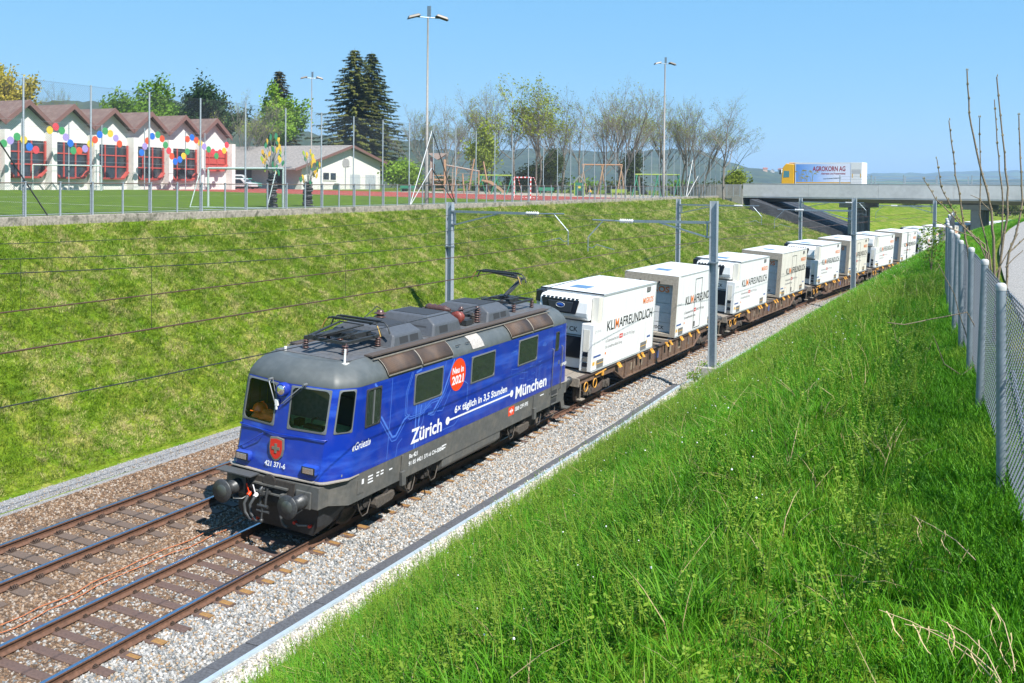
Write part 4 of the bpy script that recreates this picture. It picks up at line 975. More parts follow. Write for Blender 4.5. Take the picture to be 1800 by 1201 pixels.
def pantograph(y0, d, raised):
    """y0 base centre, d=+1 knee towards +y"""
    e = []
    b = MB(); z = 4.18
    for sx in (-.55, .55): b.bar((sx, y0 - .75, z), (sx, y0 + .75, z), .07)
    for yy in (-.7, 0, .7): b.bar((-.55, y0 + yy, z), (.55, y0 + yy, z), .07)
    b.box((0, y0, z + .06), (.5, .4, .12)); b.box((.3, y0 - d * .3, z + .05), (.14, .7, .12)); p = b.build('pantograph_base', m_pan, loco)
    for sx in (-.55, .55):
        for yy in (-.7, .7): insulator(sx, y0 + yy, 3.92, .22, .085, 4, m_porc)
    knee = (0, y0 + d * (1.25 if not raised else .95), z + (.16 if not raised else .60)); piv = (0, y0 - d * .35, z + .1)
    hd = Vector((0, y0 - d * (.55 if not raised else .75), z + (.34 if not raised else .93)))
    b = MB(); b.tube([piv, knee], [.065, .045], 8); b.tube([(0.14, piv[1] + d * .1, piv[2] + .1), (.12, knee[1], knee[2] + .05)], .02, 6); b.build('lower_arm', m_pan, p)
    b = MB()
    for sx in (-.08, .08): b.tube([(sx, knee[1], knee[2]), (sx * 4.2, hd.y + d * .2, hd.z - .06)], [.035, .022], 6)
    b.tube([(-.34, hd.y + d * .2, hd.z - .06), (.34, hd.y + d * .2, hd.z - .06)], .02, 6); b.build('upper_arm', m_pan, p)
    for dy in (-.18, .18):
        b = MB(); b.tube([(-.86, hd.y + dy, hd.z - .26), (-.80, hd.y + dy, hd.z - .10), (-.68, hd.y + dy, hd.z), (.68, hd.y + dy, hd.z), (.80, hd.y + dy, hd.z - .10), (.86, hd.y + dy, hd.z - .26)], .022, 6)
        b.bar((-.6, hd.y + dy, hd.z + .022), (.6, hd.y + dy, hd.z + .022), .05, .03); b.build('collector_bow', m_pan, p)
    for sx in (-.5, .5):
        b = MB(); b.bar((sx, hd.y - .18, hd.z - .03), (sx, hd.y + .18, hd.z - .03), .03); b.build('collector_link', m_pan, p)
    for sx in (-.74, .74):
        b = MB(); b.tube([(sx * .98, hd.y - .20, hd.z - .04), (sx * 1.06, hd.y - .22, hd.z - .12), (sx * 1.15, hd.y - .22, hd.z - .28)], .016, 5); b.build('horn_tip', mat('ochre_horn', (.42, .27, .06), .5), p)
    return p
pantograph(3.0, -1, False)
pantograph(12.25, 1, True)
b = MB(); b.cyl((.95, 1.72, 3.84), (.95, 1.72, 4.18), .028, 8); b.box((.95, 1.72, 3.86), (.16, .16, .03)); b.build('antenna', m_white, loco)
b = MB(); b.cyl((-.75, 1.8, 3.86), (-.75, 1.8, 4.0), .035, 8); b.build('horn', m_white, loco)
# --- lettering and map lines on the right-hand side
EX, EZ = (0, 1, 0), (0, 0, 1)
xs = 1.4885
text('Zürich', .50, m_decal, 'lettering', loco, (xs, 3.97, 1.615), EX, EZ, .012, width=1.55)
text('München', .50, m_decal, 'lettering', loco, (xs, 10.03, 1.60), EX, EZ, .012, width=2.36)
text('6× täglich in 3,5 Stunden', .27, m_decal, 'lettering', loco, (xs, 6.18, 1.93), EX, EZ, .007, width=3.22)
b = MB(); b.bx(xs - .0005, xs + .0005, 5.8, 9.77, 1.782, 1.828); b.build('route_line', m_decal, loco)
for y in (5.82, 9.75):
    b = MB(); b.disc((xs + .001, y, 1.805), .105, (1, 0, 0)); b.build('route_dot', m_decal, loco)
b = MB(); b.disc((xs, 6.24, 2.95), .43, (1, 0, 0), 36); dsc = b.build('red_disc', m_redo, loco)
text('Neu in', .235, m_decal, 'lettering', loco, (xs + .002, 5.92, 3.0), EX, (0, -.03, 1), .007, width=.62)
text('2021', .30, m_decal, 'lettering', loco, (xs + .002, 5.92, 2.72), EX, (0, -.03, 1), .010, width=.64)
text('«Grüezi»', .24, m_decal, 'lettering', loco, (1.489, 1.42, 2.03), EX, EZ, .003, shear=.25, width=.74)
text('«Servus»', .2, m_decal, 'lettering', loco, (1.494, 13.5, 2.03), EX, EZ, .006, shear=.25, width=.5)
text('Re 421', .15, m_decal, 'lettering', loco, (1.4835, 3.95, 1.26), EX, EZ, .004)
text('91 85 4421 371-6 CH-SBBC', .145, m_decal, 'lettering', loco, (1.4835, 3.95, 1.08), EX, EZ, .003, width=1.75)
b = MB(); b.bx(1.483, 1.4838, 9.62, 10.02, 1.14, 1.40); b.build('logo_panel', m_redo, loco)
b = MB()
b.bx(1.4838, 1.4846, 9.70, 9.94, 1.255, 1.285); b.bx(1.4838, 1.4846, 9.807, 9.833, 1.19, 1.35)
for sg in (-1, 1): b.add([(1.4842, 9.82 + sg * .12, 1.27), (1.4842, 9.82 + sg * .05, 1.33), (1.4842, 9.82 + sg * .05, 1.21)], [(0, 1, 2)])
b.build('logo_mark', m_decal, loco)
text('SBB CFF FFS', .17, m_decal, 'lettering', loco, (1.4836, 10.08, 1.21), EX, EZ, .004, width=.95)
for y, z, w_ in ((2.15, 1.26, .2), (2.15, 1.19, .2), (2.15, 1.12, .22), (2.5, 1.26, .12), (2.5, 1.19, .10), (2.68, 1.26, .12), (2.68, 1.19, .12), (3.05, 1.2, .14), (5.6, 1.17, .24), (5.6, 1.10, .2), (11.95, 1.32, .3)):
    b = MB(); b.bx(1.4832, 1.4838, y, y + w_, z, z + .032); b.build('stencil_line', m_decal, loco)
def ribbon(pts, w, x=1.4868):
    b = MB()
    for (y0, z0), (y1, z1) in zip(pts, pts[1:]):
        dy, dz = y1 - y0, z1 - z0; L_ = sqrt(dy * dy + dz * dz); ny, nz_ = -dz / L_ * w / 2, dy / L_ * w / 2
        b.add([(x, y0 - ny, z0 - nz_), (x, y1 - ny, z1 - nz_), (x, y1 + ny, z1 + nz_), (x, y0 + ny, z0 + nz_)], [(0, 1, 2, 3)])
    return b
RIB = [([(2.95, 3.40), (2.95, 2.5), (2.9, 1.5)], .018), ([(3.85, 3.40), (3.62, 2.95), (3.62, 2.40), (3.85, 2.25), (4.4, 2.25), (4.9, 2.45), (5.35, 2.45)], .02), ([(3.92, 3.40), (3.69, 2.95), (3.69, 2.42), (3.9, 2.30), (4.4, 2.30), (4.9, 2.52), (5.3, 2.52)], .02),
       ([(2.55, 2.58), (2.75, 2.36), (3.1, 1.98), (3.25, 1.98), (3.6, 2.30), (3.85, 2.36)], .05), ([(2.50, 2.50), (3.08, 1.88), (3.28, 1.88), (3.66, 2.22)], .02), ([(4.15, 2.55), (4.15, 1.46)], .05), ([(4.28, 2.55), (4.28, 1.46)], .02), ([(4.4, 2.5), (4.3, 2.05), (4.3, 1.9)], .05), ([(4.6, 2.5), (4.5, 2.05), (4.35, 1.9)], .02),
       ([(4.75, 2.2), (5.0, 2.2), (5.5, 2.62), (6.0, 3.40)], .06), ([(4.85, 2.15), (5.05, 2.12), (5.62, 2.6), (6.12, 3.40)], .02), ([(5.2, 2.18), (5.5, 2.15), (5.9, 2.62)], .018), ([(6.55, 2.75), (6.85, 2.6), (6.85, 1.9)], .02), ([(4.9, 1.62), (6.2, 1.62), (6.45, 1.75)], .016), ([(3.3, 1.46), (3.35, 1.75), (3.55, 1.85)], .016), ([(2.2, 3.40), (2.42, 3.2)], .06),
       ([(4.05, 3.36), (4.3, 3.40)], .05), ([(5.55, 3.40), (5.48, 3.2), (5.42, 2.4)], .018)]
rr_ = random.Random(11)
for k in range(34):
    y, z = rr_.uniform(9.6, 13.7), rr_.uniform(1.6, 3.3); pts = [(y, z)]
    for i in range(rr_.randint(2, 5)):
        if rr_.random() < .5: z = clamp(z + rr_.choice((-1, 1)) * rr_.uniform(.1, .45), 1.5, 3.36)
        else: y = clamp(y + rr_.choice((-1, 1)) * rr_.uniform(.1, .5), 9.5, 13.9); z = clamp(z + rr_.uniform(-.06, .06), 1.5, 3.36)
        if abs(y - pts[-1][0]) + abs(z - pts[-1][1]) > .05: pts.append((y, z))
    if len(pts) > 1: RIB.append((pts, .010))
for pts, w_ in RIB: ribbon(pts, w_).build('map_line', m_line, loco)
b = MB(); b.prism([(3.95, 2.33), (4.95, 2.33), (4.7, 2.55), (4.2, 2.55)], 'X', 1.4855, 1.4862); b.build('map_block', mat('mid_blue_film', (.025, .085, .46), .35), loco)
# ================================================================== container wagons and containers
m_wag = mat('wagon_brown', (.135, .085, .060), .75, .1, .25, 3, .2, 25, col2=(.20, .12, .075), c2lo=.5, c2hi=.7)
m_wag2 = mat('wagon_brown_dark', (.075, .052, .042), .8, .1, .3, 4, .2, 25)
m_deck = mat('wagon_deck', (.25, .215, .175), .85, 0, .25, 5, .3, 30)
m_yel = mat('latch_orange', (.62, .30, .035), .6, 0, .25, 8)
m_cwhite = mat('container_white', (.80, .82, .83), .38, 0, .05, 1.6, .015, 8, stretch=(1, 1.6, .25), col2=(.70, .70, .68), c2lo=.5, c2hi=.78)
m_cwhite2 = mat('container_cream', (.74, .72, .65), .42, 0, .08, 1.6, .015, 8, stretch=(1, 1.6, .25), col2=(.62, .585, .51), c2lo=.48, c2hi=.75)
m_croof = mat('container_roof', (.70, .70, .69), .6, 0, .10, 2, col2=(.60, .59, .57))
m_calu = mat('aluminium_edge', (.62, .66, .68), .4, .4, .1, 4)
m_cframe = mat('container_frame', (.37, .325, .265), .6, 0, .2, 3, .1, 12)
m_roller = mat('roller_door', (.66, .68, .70), .5, 0, .06, 3)
m_cblk = mat('reefer_black', (.010, .013, .020), .3, 0, .2, 5)
m_cgrey = mat('grey_pad', (.15, .15, .145), .8, 0, .2, 6)
m_blackfilm = mat('black_film', (.015, .015, .016), .45)
m_orfilm = mat('orange_film', (.82, .22, .04), .45)
m_bluefilm = mat('blue_film', (.05, .10, .30), .5)
m_greytext = mat('grey_film', (.30, .30, .31), .5)
m_yfilm = mat('yellow_film', (.75, .42, .04), .5)
WL = 19.74
def make_wagon(label, s0, detail=True):
    t = thing('container_wagon', label, 'freight wagon', 'container wagons of the freight train', mw=vehicle_frame(s0, s0 + WL))
    for sg in (-1, 1):
        b = MB(); y = [.65, 4.1, 5.1, 14.6, 15.6, WL - .65]
        prof = [(y[0], 1.14), (y[5], 1.14), (y[5], .92), (y[4], .86), (y[3], .42), (y[2], .42), (y[1], .86), (y[0], .92)]
        b.prism([(a, z) for a, z in prof], 'X', sg * 1.16, sg * 1.20); bm = b.build('side_beam', m_wag, t)
        b = MB(); b.prism([(y[1], .86), (y[2], .42), (y[2] + .05, .42), (y[3] - .05, .42), (y[3], .42), (y[4], .86), (y[4], .90), (y[3], .46), (y[2], .46), (y[1], .90)], 'X', sg * 1.10, sg * 1.27); b.build('flange', m_wag, bm)
        b = MB(); b.bx(sg * 1.10 if sg > 0 else -1.27, 1.27 if sg > 0 else -1.10, .65, WL - .65, 1.12, 1.16); b.build('top_flange', m_wag2, bm)
        if sg > 0:
            for k in range(11):
                yy = 5.25 + k * .92; b = MB(); b.bx(1.2, 1.26, yy - .02, yy + .02, .46, 1.12); b.build('rib', m_wag, bm)
            for k, (yy, w_, c_) in enumerate(((6.0, .42, m_deck), (7.0, .38, m_deck), (8.9, .55, m_bluefilm), (10.8, .4, m_deck), (12.2, .5, m_deck), (13.5, .35, m_cgrey))):
                b = MB(); b.bx(1.2005, 1.207, yy, yy + w_, .62, .62 + .3); b.build('marking_plate', mat('faded_plate', (.27, .22, .16), .8, 0, .3, 8) if c_ is m_deck else c_, bm)
    b = MB(); b.bx(-1.1, 1.1, .6, 2.1, 1.08, 1.145); b.bx(-1.1, 1.1, WL - 2.1, WL - .6, 1.08, 1.145); b.build('end_deck', m_deck, t)
    b = MB(); b.bx(-.28, .28, .6, WL - .6, .8, 1.1); b.build('centre_sill', m_wag2, t)
    for yy in (4.3, 8.6, 9.9, 11.2, 15.4):
        b = MB(); b.bx(-1.1, 1.1, yy - .12, yy + .12, 1.0, 1.13); b.build('cross_beam', m_deck if 8 < yy < 12 else m_wag2, t)
    for yy in (.6, WL - .6):
        b = MB(); b.bx(-1.25, 1.25, yy - .04, yy + .04, .86, 1.15); b.build('headstock', m_deck, t)
        d = 1 if yy < 5 else -1
        for sg in (-1, 1):
            b = MB(); y0 = 0 if d > 0 else WL
            b.lathe([(.0, y0 + d * .005), (.22, y0), (.23, y0 + d * .04), (.12, y0 + d * .12), (.10, y0 + d * .3), (.13, y0 + d * .31), (.13, y0 + d * .58)], (sg * .875, 0, 1.06), 'Y', 18); b.build('buffer', m_buf, t)
        b = MB(); b.bar((1.25, yy + d * .15, .95), (1.25, yy + d * .15, .42), .03); b.box((1.27, yy + d * .18, .40), (.2, .35, .03)); b.build('shunter_step', m_deck, t)
    # bogies
    for cy in (2.77, WL - 2.77):
        b = MB()
        for sg in (-1, 1): b.prism([(cy - 1.25, .52), (cy - .6, .66), (cy - .35, .44), (cy + .35, .44), (cy + .6, .66), (cy + 1.25, .52), (cy + 1.2, .42), (cy + .7, .34), (cy + .3, .28), (cy - .3, .28), (cy - .7, .34), (cy - 1.2, .42)], 'X', sg * .94, sg * 1.06)
        b.bx(-.95, .95, cy - .2, cy + .2, .5, .75); bo = b.build('bogie', m_wag2, t)
        for dy in (-.9, .9):
            for sg in (-1, 1):
                w_ = wheel_mesh(.46, .065).build('wheel', m_wheel, bo); w_.location = (sg * .75, cy + dy, .46); w_.rotation_euler = (0, 0, 0 if sg < 0 else pi)
                b = MB(); b.box((sg * 1.05, cy + dy, .46), (.2, .26, .26)); b.cyl((sg * 1.05, cy + dy, .46), (sg * 1.19, cy + dy, .46), .10, 12); b.build('axle_box', m_bogie, bo, bevel=.02)
                for dd in (-.25, .25):
                    b = MB(); b.lathe([(.06 + .025 * (i % 2), .36 + .03 * i) for i in range(9)], (sg * 1.05, cy + dy + dd, 0), 'Z', 9); b.build('spring', m_bogie, bo)
    # container latches: orange flaps and brackets along the right-hand side
    for k, yy in enumerate((4.35, 6.6, 7.05, 8.2, 10.2, 10.75, 12.3, 13.6, 14.9)):
        b = MB(); R_ = Matrix.Rotation(radians(-38), 3, 'Y'); b.box((1.33, yy, 1.09), (.035, .19 if k % 3 else .3, .21), R_); b.box((1.28, yy, 1.165), (.10, .12, .05)); b.build('latch_flap', m_yel, t)
    for yy in (2.6, WL - 2.6):
        b = MB(); b.box((1.18, yy, 1.08), (.20, .55, .07)); b.bar((1.25, yy - .5, 1.05), (1.27, yy + .5, 1.12), .05); b.box((1.26, yy + .2, 1.0), (.07, .16, .16)); b.build('brake_lever', m_yel, t, bevel=.02)
    for yy in (1.15, 2.0):
        b = MB(); b.tube([(1.29, yy + .17 * cos(a * pi / 6), .78 + .17 * sin(a * pi / 6)) for a in range(13)], .02, 6); b.build('hand_wheel', m_yel, t)
    return t
CL_, CW, CZ0, CZ1 = 6.72, 1.275, 1.226, 3.985
def side_lettering(t, x, off, seed):
    """lettering of the right-hand side, y measured from the container front"""
    EX, EZ = (0, 1, 0), (0, 0, 1)
    text('KLI', .53, m_blackfilm, 'lettering', t, (x, 1.31, 2.575), EX, EZ, .008, width=.80)
    text('M', .53, m_orfilm, 'lettering', t, (x, 2.17, 2.575), EX, EZ, .008, width=.37)
    text('AFREUNDLICH', .53, m_blackfilm, 'lettering', t, (x, 2.58, 2.575), EX, EZ, .008, width=3.83)
    text('MIGROS', .33, m_orfilm, 'lettering', t, (x, 5.17, 3.21), EX, EZ, .008, width=1.27)
    text('In Zusammenarbeit mit', .17, m_greytext, 'lettering', t, (x, 1.28, 2.15), EX, EZ, .002, width=1.35)
    b = MB(); b.bx(x - .0004, x + .0004, 2.70, 3.05, 2.13, 2.30); b.build('logo_panel', m_red, t)
    b = MB(); b.bx(x + .0004, x + .001, 2.77, 2.98, 2.20, 2.23); b.bx(x + .0004, x + .001, 2.865, 2.89, 2.155, 2.275); b.build('logo_mark', m_decal, t)
    text('SBB CFF FFS Cargo', .16, m_greytext, 'lettering', t, (x, 3.12, 2.15), EX, EZ, .002, width=1.3)
    text('Die umweltfreundliche Lösung', .16, m_greytext, 'lettering', t, (x, 1.28, 1.92), EX, EZ, .002, width=1.75)
    b = MB(); b.bx(x - .0004, x + .0004, 1.27, 1.38, 1.70, 1.79); b.build('logo_panel', m_orfilm, t)
    text('LT %d CK' % (119 + seed), .13, m_greytext, 'lettering', t, (x, .18 + off * .0, 2.62), EX, EZ, 0)
    for y0, y1, z0, z1, c in ((.50, 1.12, 1.30, 1.60, m_cgrey), (5.2, 5.88, 1.30, 1.62, m_cgrey), (5.95, 6.35, 1.74, 1.82, m_bluefilm), (.42, .48, 1.42, 1.58, m_yfilm), (5.91, 5.97, 1.50, 1.66, m_yfilm), (.10, .30, 1.45, 1.58, m_yfilm), (.15, .85, 1.72, 1.79, m_bluefilm)):
        b = MB(); b.bx(x - .001, x + (.012 if c is m_cgrey else .001), y0, y1, z0, z1); b.build('pad' if c is m_cgrey else 'label', c, t)
    for y0 in (.50, 5.2):
        b = MB(); b.bx(x + .012, x + .014, y0, y0 + .62, 1.455, 1.48); b.build('label', m_yfilm, t)
    b = MB(); b.bx(x - .001, x + .03, 5.55, 5.95, CZ1 - .30, CZ1 - .12); b.build('pad', m_cgrey, t)
def make_reefer(label, mw, seed):
    t = thing('refrigerated_container', label, 'container', 'containers on the train', mw=mw)
    b = MB(); fy = .76; sz = 2.95
    prof = [(0, CZ0), (CL_, CZ0), (CL_, CZ1), (fy, CZ1), (fy, sz), (0.0, sz)]
    b.prism([(y, z) for y, z in [(.42, CZ0), (CL_, CZ0), (CL_, CZ1), (fy, CZ1), (fy, sz), (.42, sz)]], 'X', -CW, CW); b.build('box', m_cwhite, t)
    for sg in (-1, 1):
        x0, x1 = (.80, CW) if sg > 0 else (-CW, -.80)
        b = MB(); b.bx(x0, x1, 0, .42, CZ0, sz); c = b.build('cabinet', m_cwhite, t, bevel=.02)
        b = MB(); b.bx(x0 + .10, x1 - .14, -.012, .0, 1.95, 2.75); b.build('cabinet_door', m_cwhite2, c)
        for z0, z1, cc in ((1.80, 1.95, m_cblk), (1.62, 1.77, m_cgrey), (1.42, 1.58, m_cblk), (1.28, 1.38, m_cgrey)):
            b = MB(); b.bx(x0 + .12, x1 - .16, -.02, .0, z0 - .02, z1 - .02); b.build('socket_panel', cc, c)
    b = MB(); b.bx(-.78, .78, .37, .42, 1.62, 2.38); b.build('access_panel', m_cblk, t)
    for z in (2.42, 1.58):
        b = MB(); b.bx(-.79, .79, .395, .418, z, z + .03); b.build('panel_trim', m_cgrey, t)
    text('LT %d CK' % (119 + seed), .24, m_blackfilm, 'lettering', t, (-.62, .418, 2.56), (1, 0, 0), (0, 0, 1), .005)
    # cooling unit
    b = MB(); b.prism([(.10, 3.12), (.06, 3.30), (.10, 3.72), (.22, 3.86), (fy - .01, 3.90), (fy - .01, 3.02), (.30, 3.02)], 'X', -.98, .98); u = b.build('cooling_unit', m_cwhite, t, bevel=.06)
    b = MB(); b.add([(-.78, .045, 3.24), (.50, .045, 3.24), (.62, .055, 3.74), (-.90, .055, 3.74)], [(0, 1, 2, 3)]); b.build('grille', m_cblk, u)
    b = MB(); b.prism([(-.52, 3.28), (.30, 3.28), (.40, 3.66), (-.62, 3.66)], 'Y', .0, .05); b.build('grille_frame', mat('reefer_slate', (.03, .036, .046), .35), u, bevel=.02)
    for k in range(9):
        b = MB(); b.bx(-.85 + .165 * k, -.76 + .165 * k, .05, .2, 3.765, 3.80); b.build('vent_slot', m_cblk, u)
    b = MB(); b.lathe([(.0, -.012), (.085, -.010), (.095, .006)], (-.1, 0, 3.53), 'Y', 20); e = b.build('badge', mat('badge_blue', (.02, .08, .36), .25), u); e.scale = (1.6, 1, .85); e.location = (.06, 0, 3.53 * .15)
    b = MB(); b.tube([(-.1 + .17 * cos(a * pi / 10), -.012, 3.53 + .09 * sin(a * pi / 10)) for a in range(21)], .009, 5); b.build('badge_ring', m_calu, u)
    b = MB(); b.bx(-CW, -.99, .36, fy - .01, 3.5, 3.93); b.build('side_cowl', m_cblk, t, bevel=.03)
    b = MB(); b.bx(-CW + .02, -1.0, .42, fy - .01, 3.0, 3.48); b.build('unit_frame', m_calu, t)
    b = MB(); b.bx(1.0, CW - .02, .38, fy - .01, sz + .01, 3.9); b.build('unit_side', m_cwhite2, t)
    b = MB(); b.bx(-CW - .005, CW + .005, fy - .02, fy + .05, CZ1 - .03, CZ1 + .014); b.build('roof_edge', m_cblk, t)
    b = MB(); b.bx(-.55, .15, 1.8, 2.6, CZ1 + .003, CZ1 + .02); b.build('roof_panel', mat('blue_roof_panel', (.10, .20, .36), .5), t)
    for sg in (-1, 1):
        b = MB(); b.bx(sg * CW - .012 - .004 * sg, sg * CW + .012 + .004 * sg, fy, CL_, CZ1 - .07, CZ1 + .006); b.bx(sg * CW - .012, sg * CW + .012, .0, CL_, CZ0 - .01, CZ0 + .07); b.build('edge_rail', m_calu, t)
    b = MB(); b.bx(CW - .01, CW + .012, CL_ - .07, CL_ + .01, CZ0, CZ1); b.build('corner_post', m_calu, t)
    for yy in (2.6, 4.6):
        b = MB(); b.bx(-CW + .03, CW - .03, yy - .008, yy + .008, CZ1 + .002, CZ1 + .008); b.build('roof_seam', m_calu, t)
    side_lettering(t, CW + .0025, .0, seed)
    return t
def make_box(label, mw, seed, tone):
    t = thing('swap_container', label, 'container', 'containers on the train', mw=mw)
    b = MB(); z0, z1 = CZ0 + .06, CZ1 - .02
    b.bx(-CW, CW, .38, CL_, z0, z1); b.build('box', tone, t)
    b = MB(); b.bx(-CW, -CW + .24, 0, .39, CZ0, z1 + .01); b.bx(CW - .24, CW, 0, .39, CZ0, z1 + .01); b.bx(-CW + .24, CW - .24, 0, .39, z1 - .40, z1 + .01); b.bx(-CW + .24, CW - .24, 0, .39, CZ0, CZ0 + .13); b.build('front_frame', m_cframe, t)
    b = MB(); b.bx(CW + .001, CW + .004, .03, .42, CZ0 + .01, z1); b.build('frame_cover', tone, t)
    H0, H1 = CZ0 + .14, z1 - .41; n = 5
    for k in range(n):
        a = lerp(H0, H1, k / n); c = lerp(H0, H1, (k + 1) / n); b = MB(); b.bx(-CW + .25, CW - .25, .345, .378, a + .012, c - .012); b.build('door_slat', m_roller, t)
    for sg in (-1, 1):
        b = MB(); b.bx(sg * (CW - .30), sg * (CW - .25), .30, .37, H0, H1); b.build('door_track', mat('track_blue', (.36, .46, .56), .45, .3), t)
    text('MIGROS', .36, m_orfilm, 'lettering', t, (-.72, .343, H1 - .38), (1, 0, 0), (0, 0, 1), .012, width=1.5)
    text('LT %dCK' % (119 + seed), .22, m_blackfilm, 'lettering', t, (-.3, .343, H0 + .12), (1, 0, 0), (0, 0, 1), .004)
    for x in (-.5, .4):
        b = MB(); b.box((x, -.03, z1 - .32), (.05, .07, .10)); b.build('hook', m_cblk, t)
    b = MB(); b.box((.2, -.02, CZ0 + .05), (.08, .05, .08)); b.build('hook', m_cframe, t)
    b = MB(); b.bx(-CW + .02, CW - .02, .02, CL_ - .02, z1 + .011, z1 + .018); b.build('roof_sheet', m_croof, t)
    b = MB(); b.bx(-.55, .15, 1.9, 2.7, z1 + .019, z1 + .032); b.build('roof_panel', mat('blue_roof_panel', (.10, .20, .36), .5), t)
    # narrow door in the side, drawn by its black seal
    y0, y1, a, c = 2.72, 3.82, CZ0 + .10, z1 - .28; x = CW + .002
    b = MB()
    for q in ((y0, y0 + .03, a, c), (y1 - .03, y1, a, c), (y0, y1, c - .03, c), (y0, y1, a, a + .03)): b.bx(x - .001, x + .008, *q)
    b.build('door_seal', m_cblk, t)
    b = MB(); b.bx(x, x + .02, y0 + .06, y0 + .28, a + .10, a + .34); b.build('door_handle', m_cgrey, t)
    for sg in (-1, 1):
        b = MB(); b.bx(sg * CW - .010, sg * CW + .010, .0, CL_, CZ0 - .01, CZ0 + .06); b.build('edge_rail', m_calu, t)
        b = MB(); b.bx(sg * CW - .008, sg * CW + .008, .3, CL_ - .02, z1 - .04, z1 + .014); b.build('edge_rail', m_calu, t)
    side_lettering(t, CW + .0055, .0, seed)
    return t
ORD = ['first', 'second', 'third', 'fourth', 'fifth', 'sixth']
wtone = {2: m_cwhite2, 3: m_cwhite2, 4: m_cwhite}
w0 = None; r0 = None; b0 = None
wag_s = [15.41 + 19.812 * i for i in range(6)]
for i, s in enumerate(wag_s):
    fr = vehicle_frame(s, s + WL)
    lab = 'brown container wagon with orange latch flaps, ' + ('coupled right behind the blue locomotive' if i == 0 else '%s behind the locomotive' % ORD[i])
    if i == 0: w0 = make_wagon(lab, s)
    else: dup(w0, mw=fr, label=lab)
    off1 = Matrix.Translation((0, 16.974 - 15.41, 0)); off2 = Matrix.Translation((0, 16.974 + 9.774 - 15.41, 0))
    l1 = 'white container with a cooling unit on its front, ' + ('right behind the locomotive' if i == 0 else 'on the %s wagon' % ORD[i])
    l2 = 'white container with a recessed roller door in a grey frame, on the %s wagon' % ORD[i]
    if i == 0: r0 = make_reefer(l1, fr @ off1, 0); b0 = make_box(l2, fr @ off2, 1, m_cwhite)
    else:
        dup(r0, mw=fr @ off1, label=l1)
        if i == 1: b1 = make_box(l2, fr @ off2, 2, m_cwhite2)
        else: dup((b1, b0)[i % 2], mw=fr @ off2, label=l2)
# older covered wagons far behind, below the bridge
m_hop = mat('covered_wagon', (.34, .26, .19), .8, 0, .2, 1.5, .1, 10, col2=(.44, .36, .28))
def covered(label, s0, tone):
    t = thing('covered_wagon', label, 'freight wagon', 'covered wagons at the back of the train', mw=vehicle_frame(s0, s0 + 14))
    b = MB(); b.prism([(-1.4, 1.25), (1.4, 1.25), (1.42, 2.6), (1.2, 3.4), (-1.2, 3.4), (-1.42, 2.6)], 'Y', .7, 13.3); b.build('hopper', tone, t)
    b = MB(); b.prism([(-1.22, 3.41), (1.22, 3.41), (.9, 3.75), (.4, 3.9), (-.4, 3.9), (-.9, 3.75)], 'Y', .6, 13.4); b.build('roof', mat('pale_roof', (.55, .57, .60), .6, 0, .15, 2), t)
    for k in range(9):
        b = MB(); b.bx(1.41, 1.47, 1.0 + 1.5 * k, 1.1 + 1.5 * k, 1.25, 2.7); b.build('rib', m_wag, t)
    b = MB(); b.bx(-1.2, 1.2, .6, 13.4, .85, 1.24); b.build('underframe', m_wag2, t)
    for cy in (2.5, 11.5):
        for dy in (-.9, .9):
            for sg in (-1, 1): w_ = wheel_mesh(.46, .065).build('wheel', m_wheel, t); w_.location = (sg * .75, cy + dy, .46)
    return t
covered('beige covered wagon with pale roof, seen behind the bridge columns', wag_s[-1] + 20.6, m_hop)
covered('rusty beige covered wagon with pale roof, farthest along the train', wag_s[-1] + 35.2, mat('covered_wagon_rust', (.30, .20, .13), .8, 0, .25, 2, .1, 10, col2=(.42, .33, .26)))
# ================================================================== sports ground
def drape(name, m, xs, ys, lift, kind='structure'):
    v = []; f = []; n = len(xs)
    for y in ys:
        for x in xs: v.append((x, y, zfield(min(x, X_TOP - .01), y) + lift))
    for j in range(len(ys) - 1):
        for i in range(n - 1): a = j * n + i; f.append((a, a + 1, a + n + 1, a + n))
    me = bpy.data.meshes.new(name); me.from_pydata(v, [], f); o = obj(name, me, m); o['kind'] = kind; return o
def frange(a, b, s):
    r = []; x = a
    while x < b - 1e-6: r.append(x); x += s
    return r + [b]
m_lawn = mat('sports_turf', (.095, .165, .016), .95, 0, .22, .6, .6, 30, stretch='world', col2=(.12, .195, .02), spec=.02)
m_redtr = mat('red_running_track', (.38, .09, .07), .95, spec=.03, var=.12, vscale=1.0, bump=.2, bscale=40, stretch='world')
m_sand = mat('sandy_court', (.42, .37, .29), .9, 0, .15, 1.0, .2, 40, stretch='world')
drape('playing_field', m_lawn, frange(-60, -16.9, 5), frange(-30, 58.8, 6), .012)
drape('running_track', m_redtr, frange(-72, -16.9, 5), frange(58.8, 83, 4), .016)
drape('sand_court', m_sand, frange(-48, -16.9, 5), frange(83, 108, 4), .016)
drape('forecourt', mat('asphalt', (.16, .16, .165), .9, 0, .12, 1, .2, 30, stretch='world'), frange(-100, -60.5, 6), frange(71, 84, 4), .014)
for y, x0, x1 in ((20, -58, -18), (57.5, -58, -17.5), (64, -70, -17.2), (70, -70, -17.2)):
    o = drape('field_line', m_white, frange(x0, x1, 5), [y, y + .12], .022)
o = drape('field_line', m_white, [-40.1, -39.98], frange(-20, 57, 6), .022)
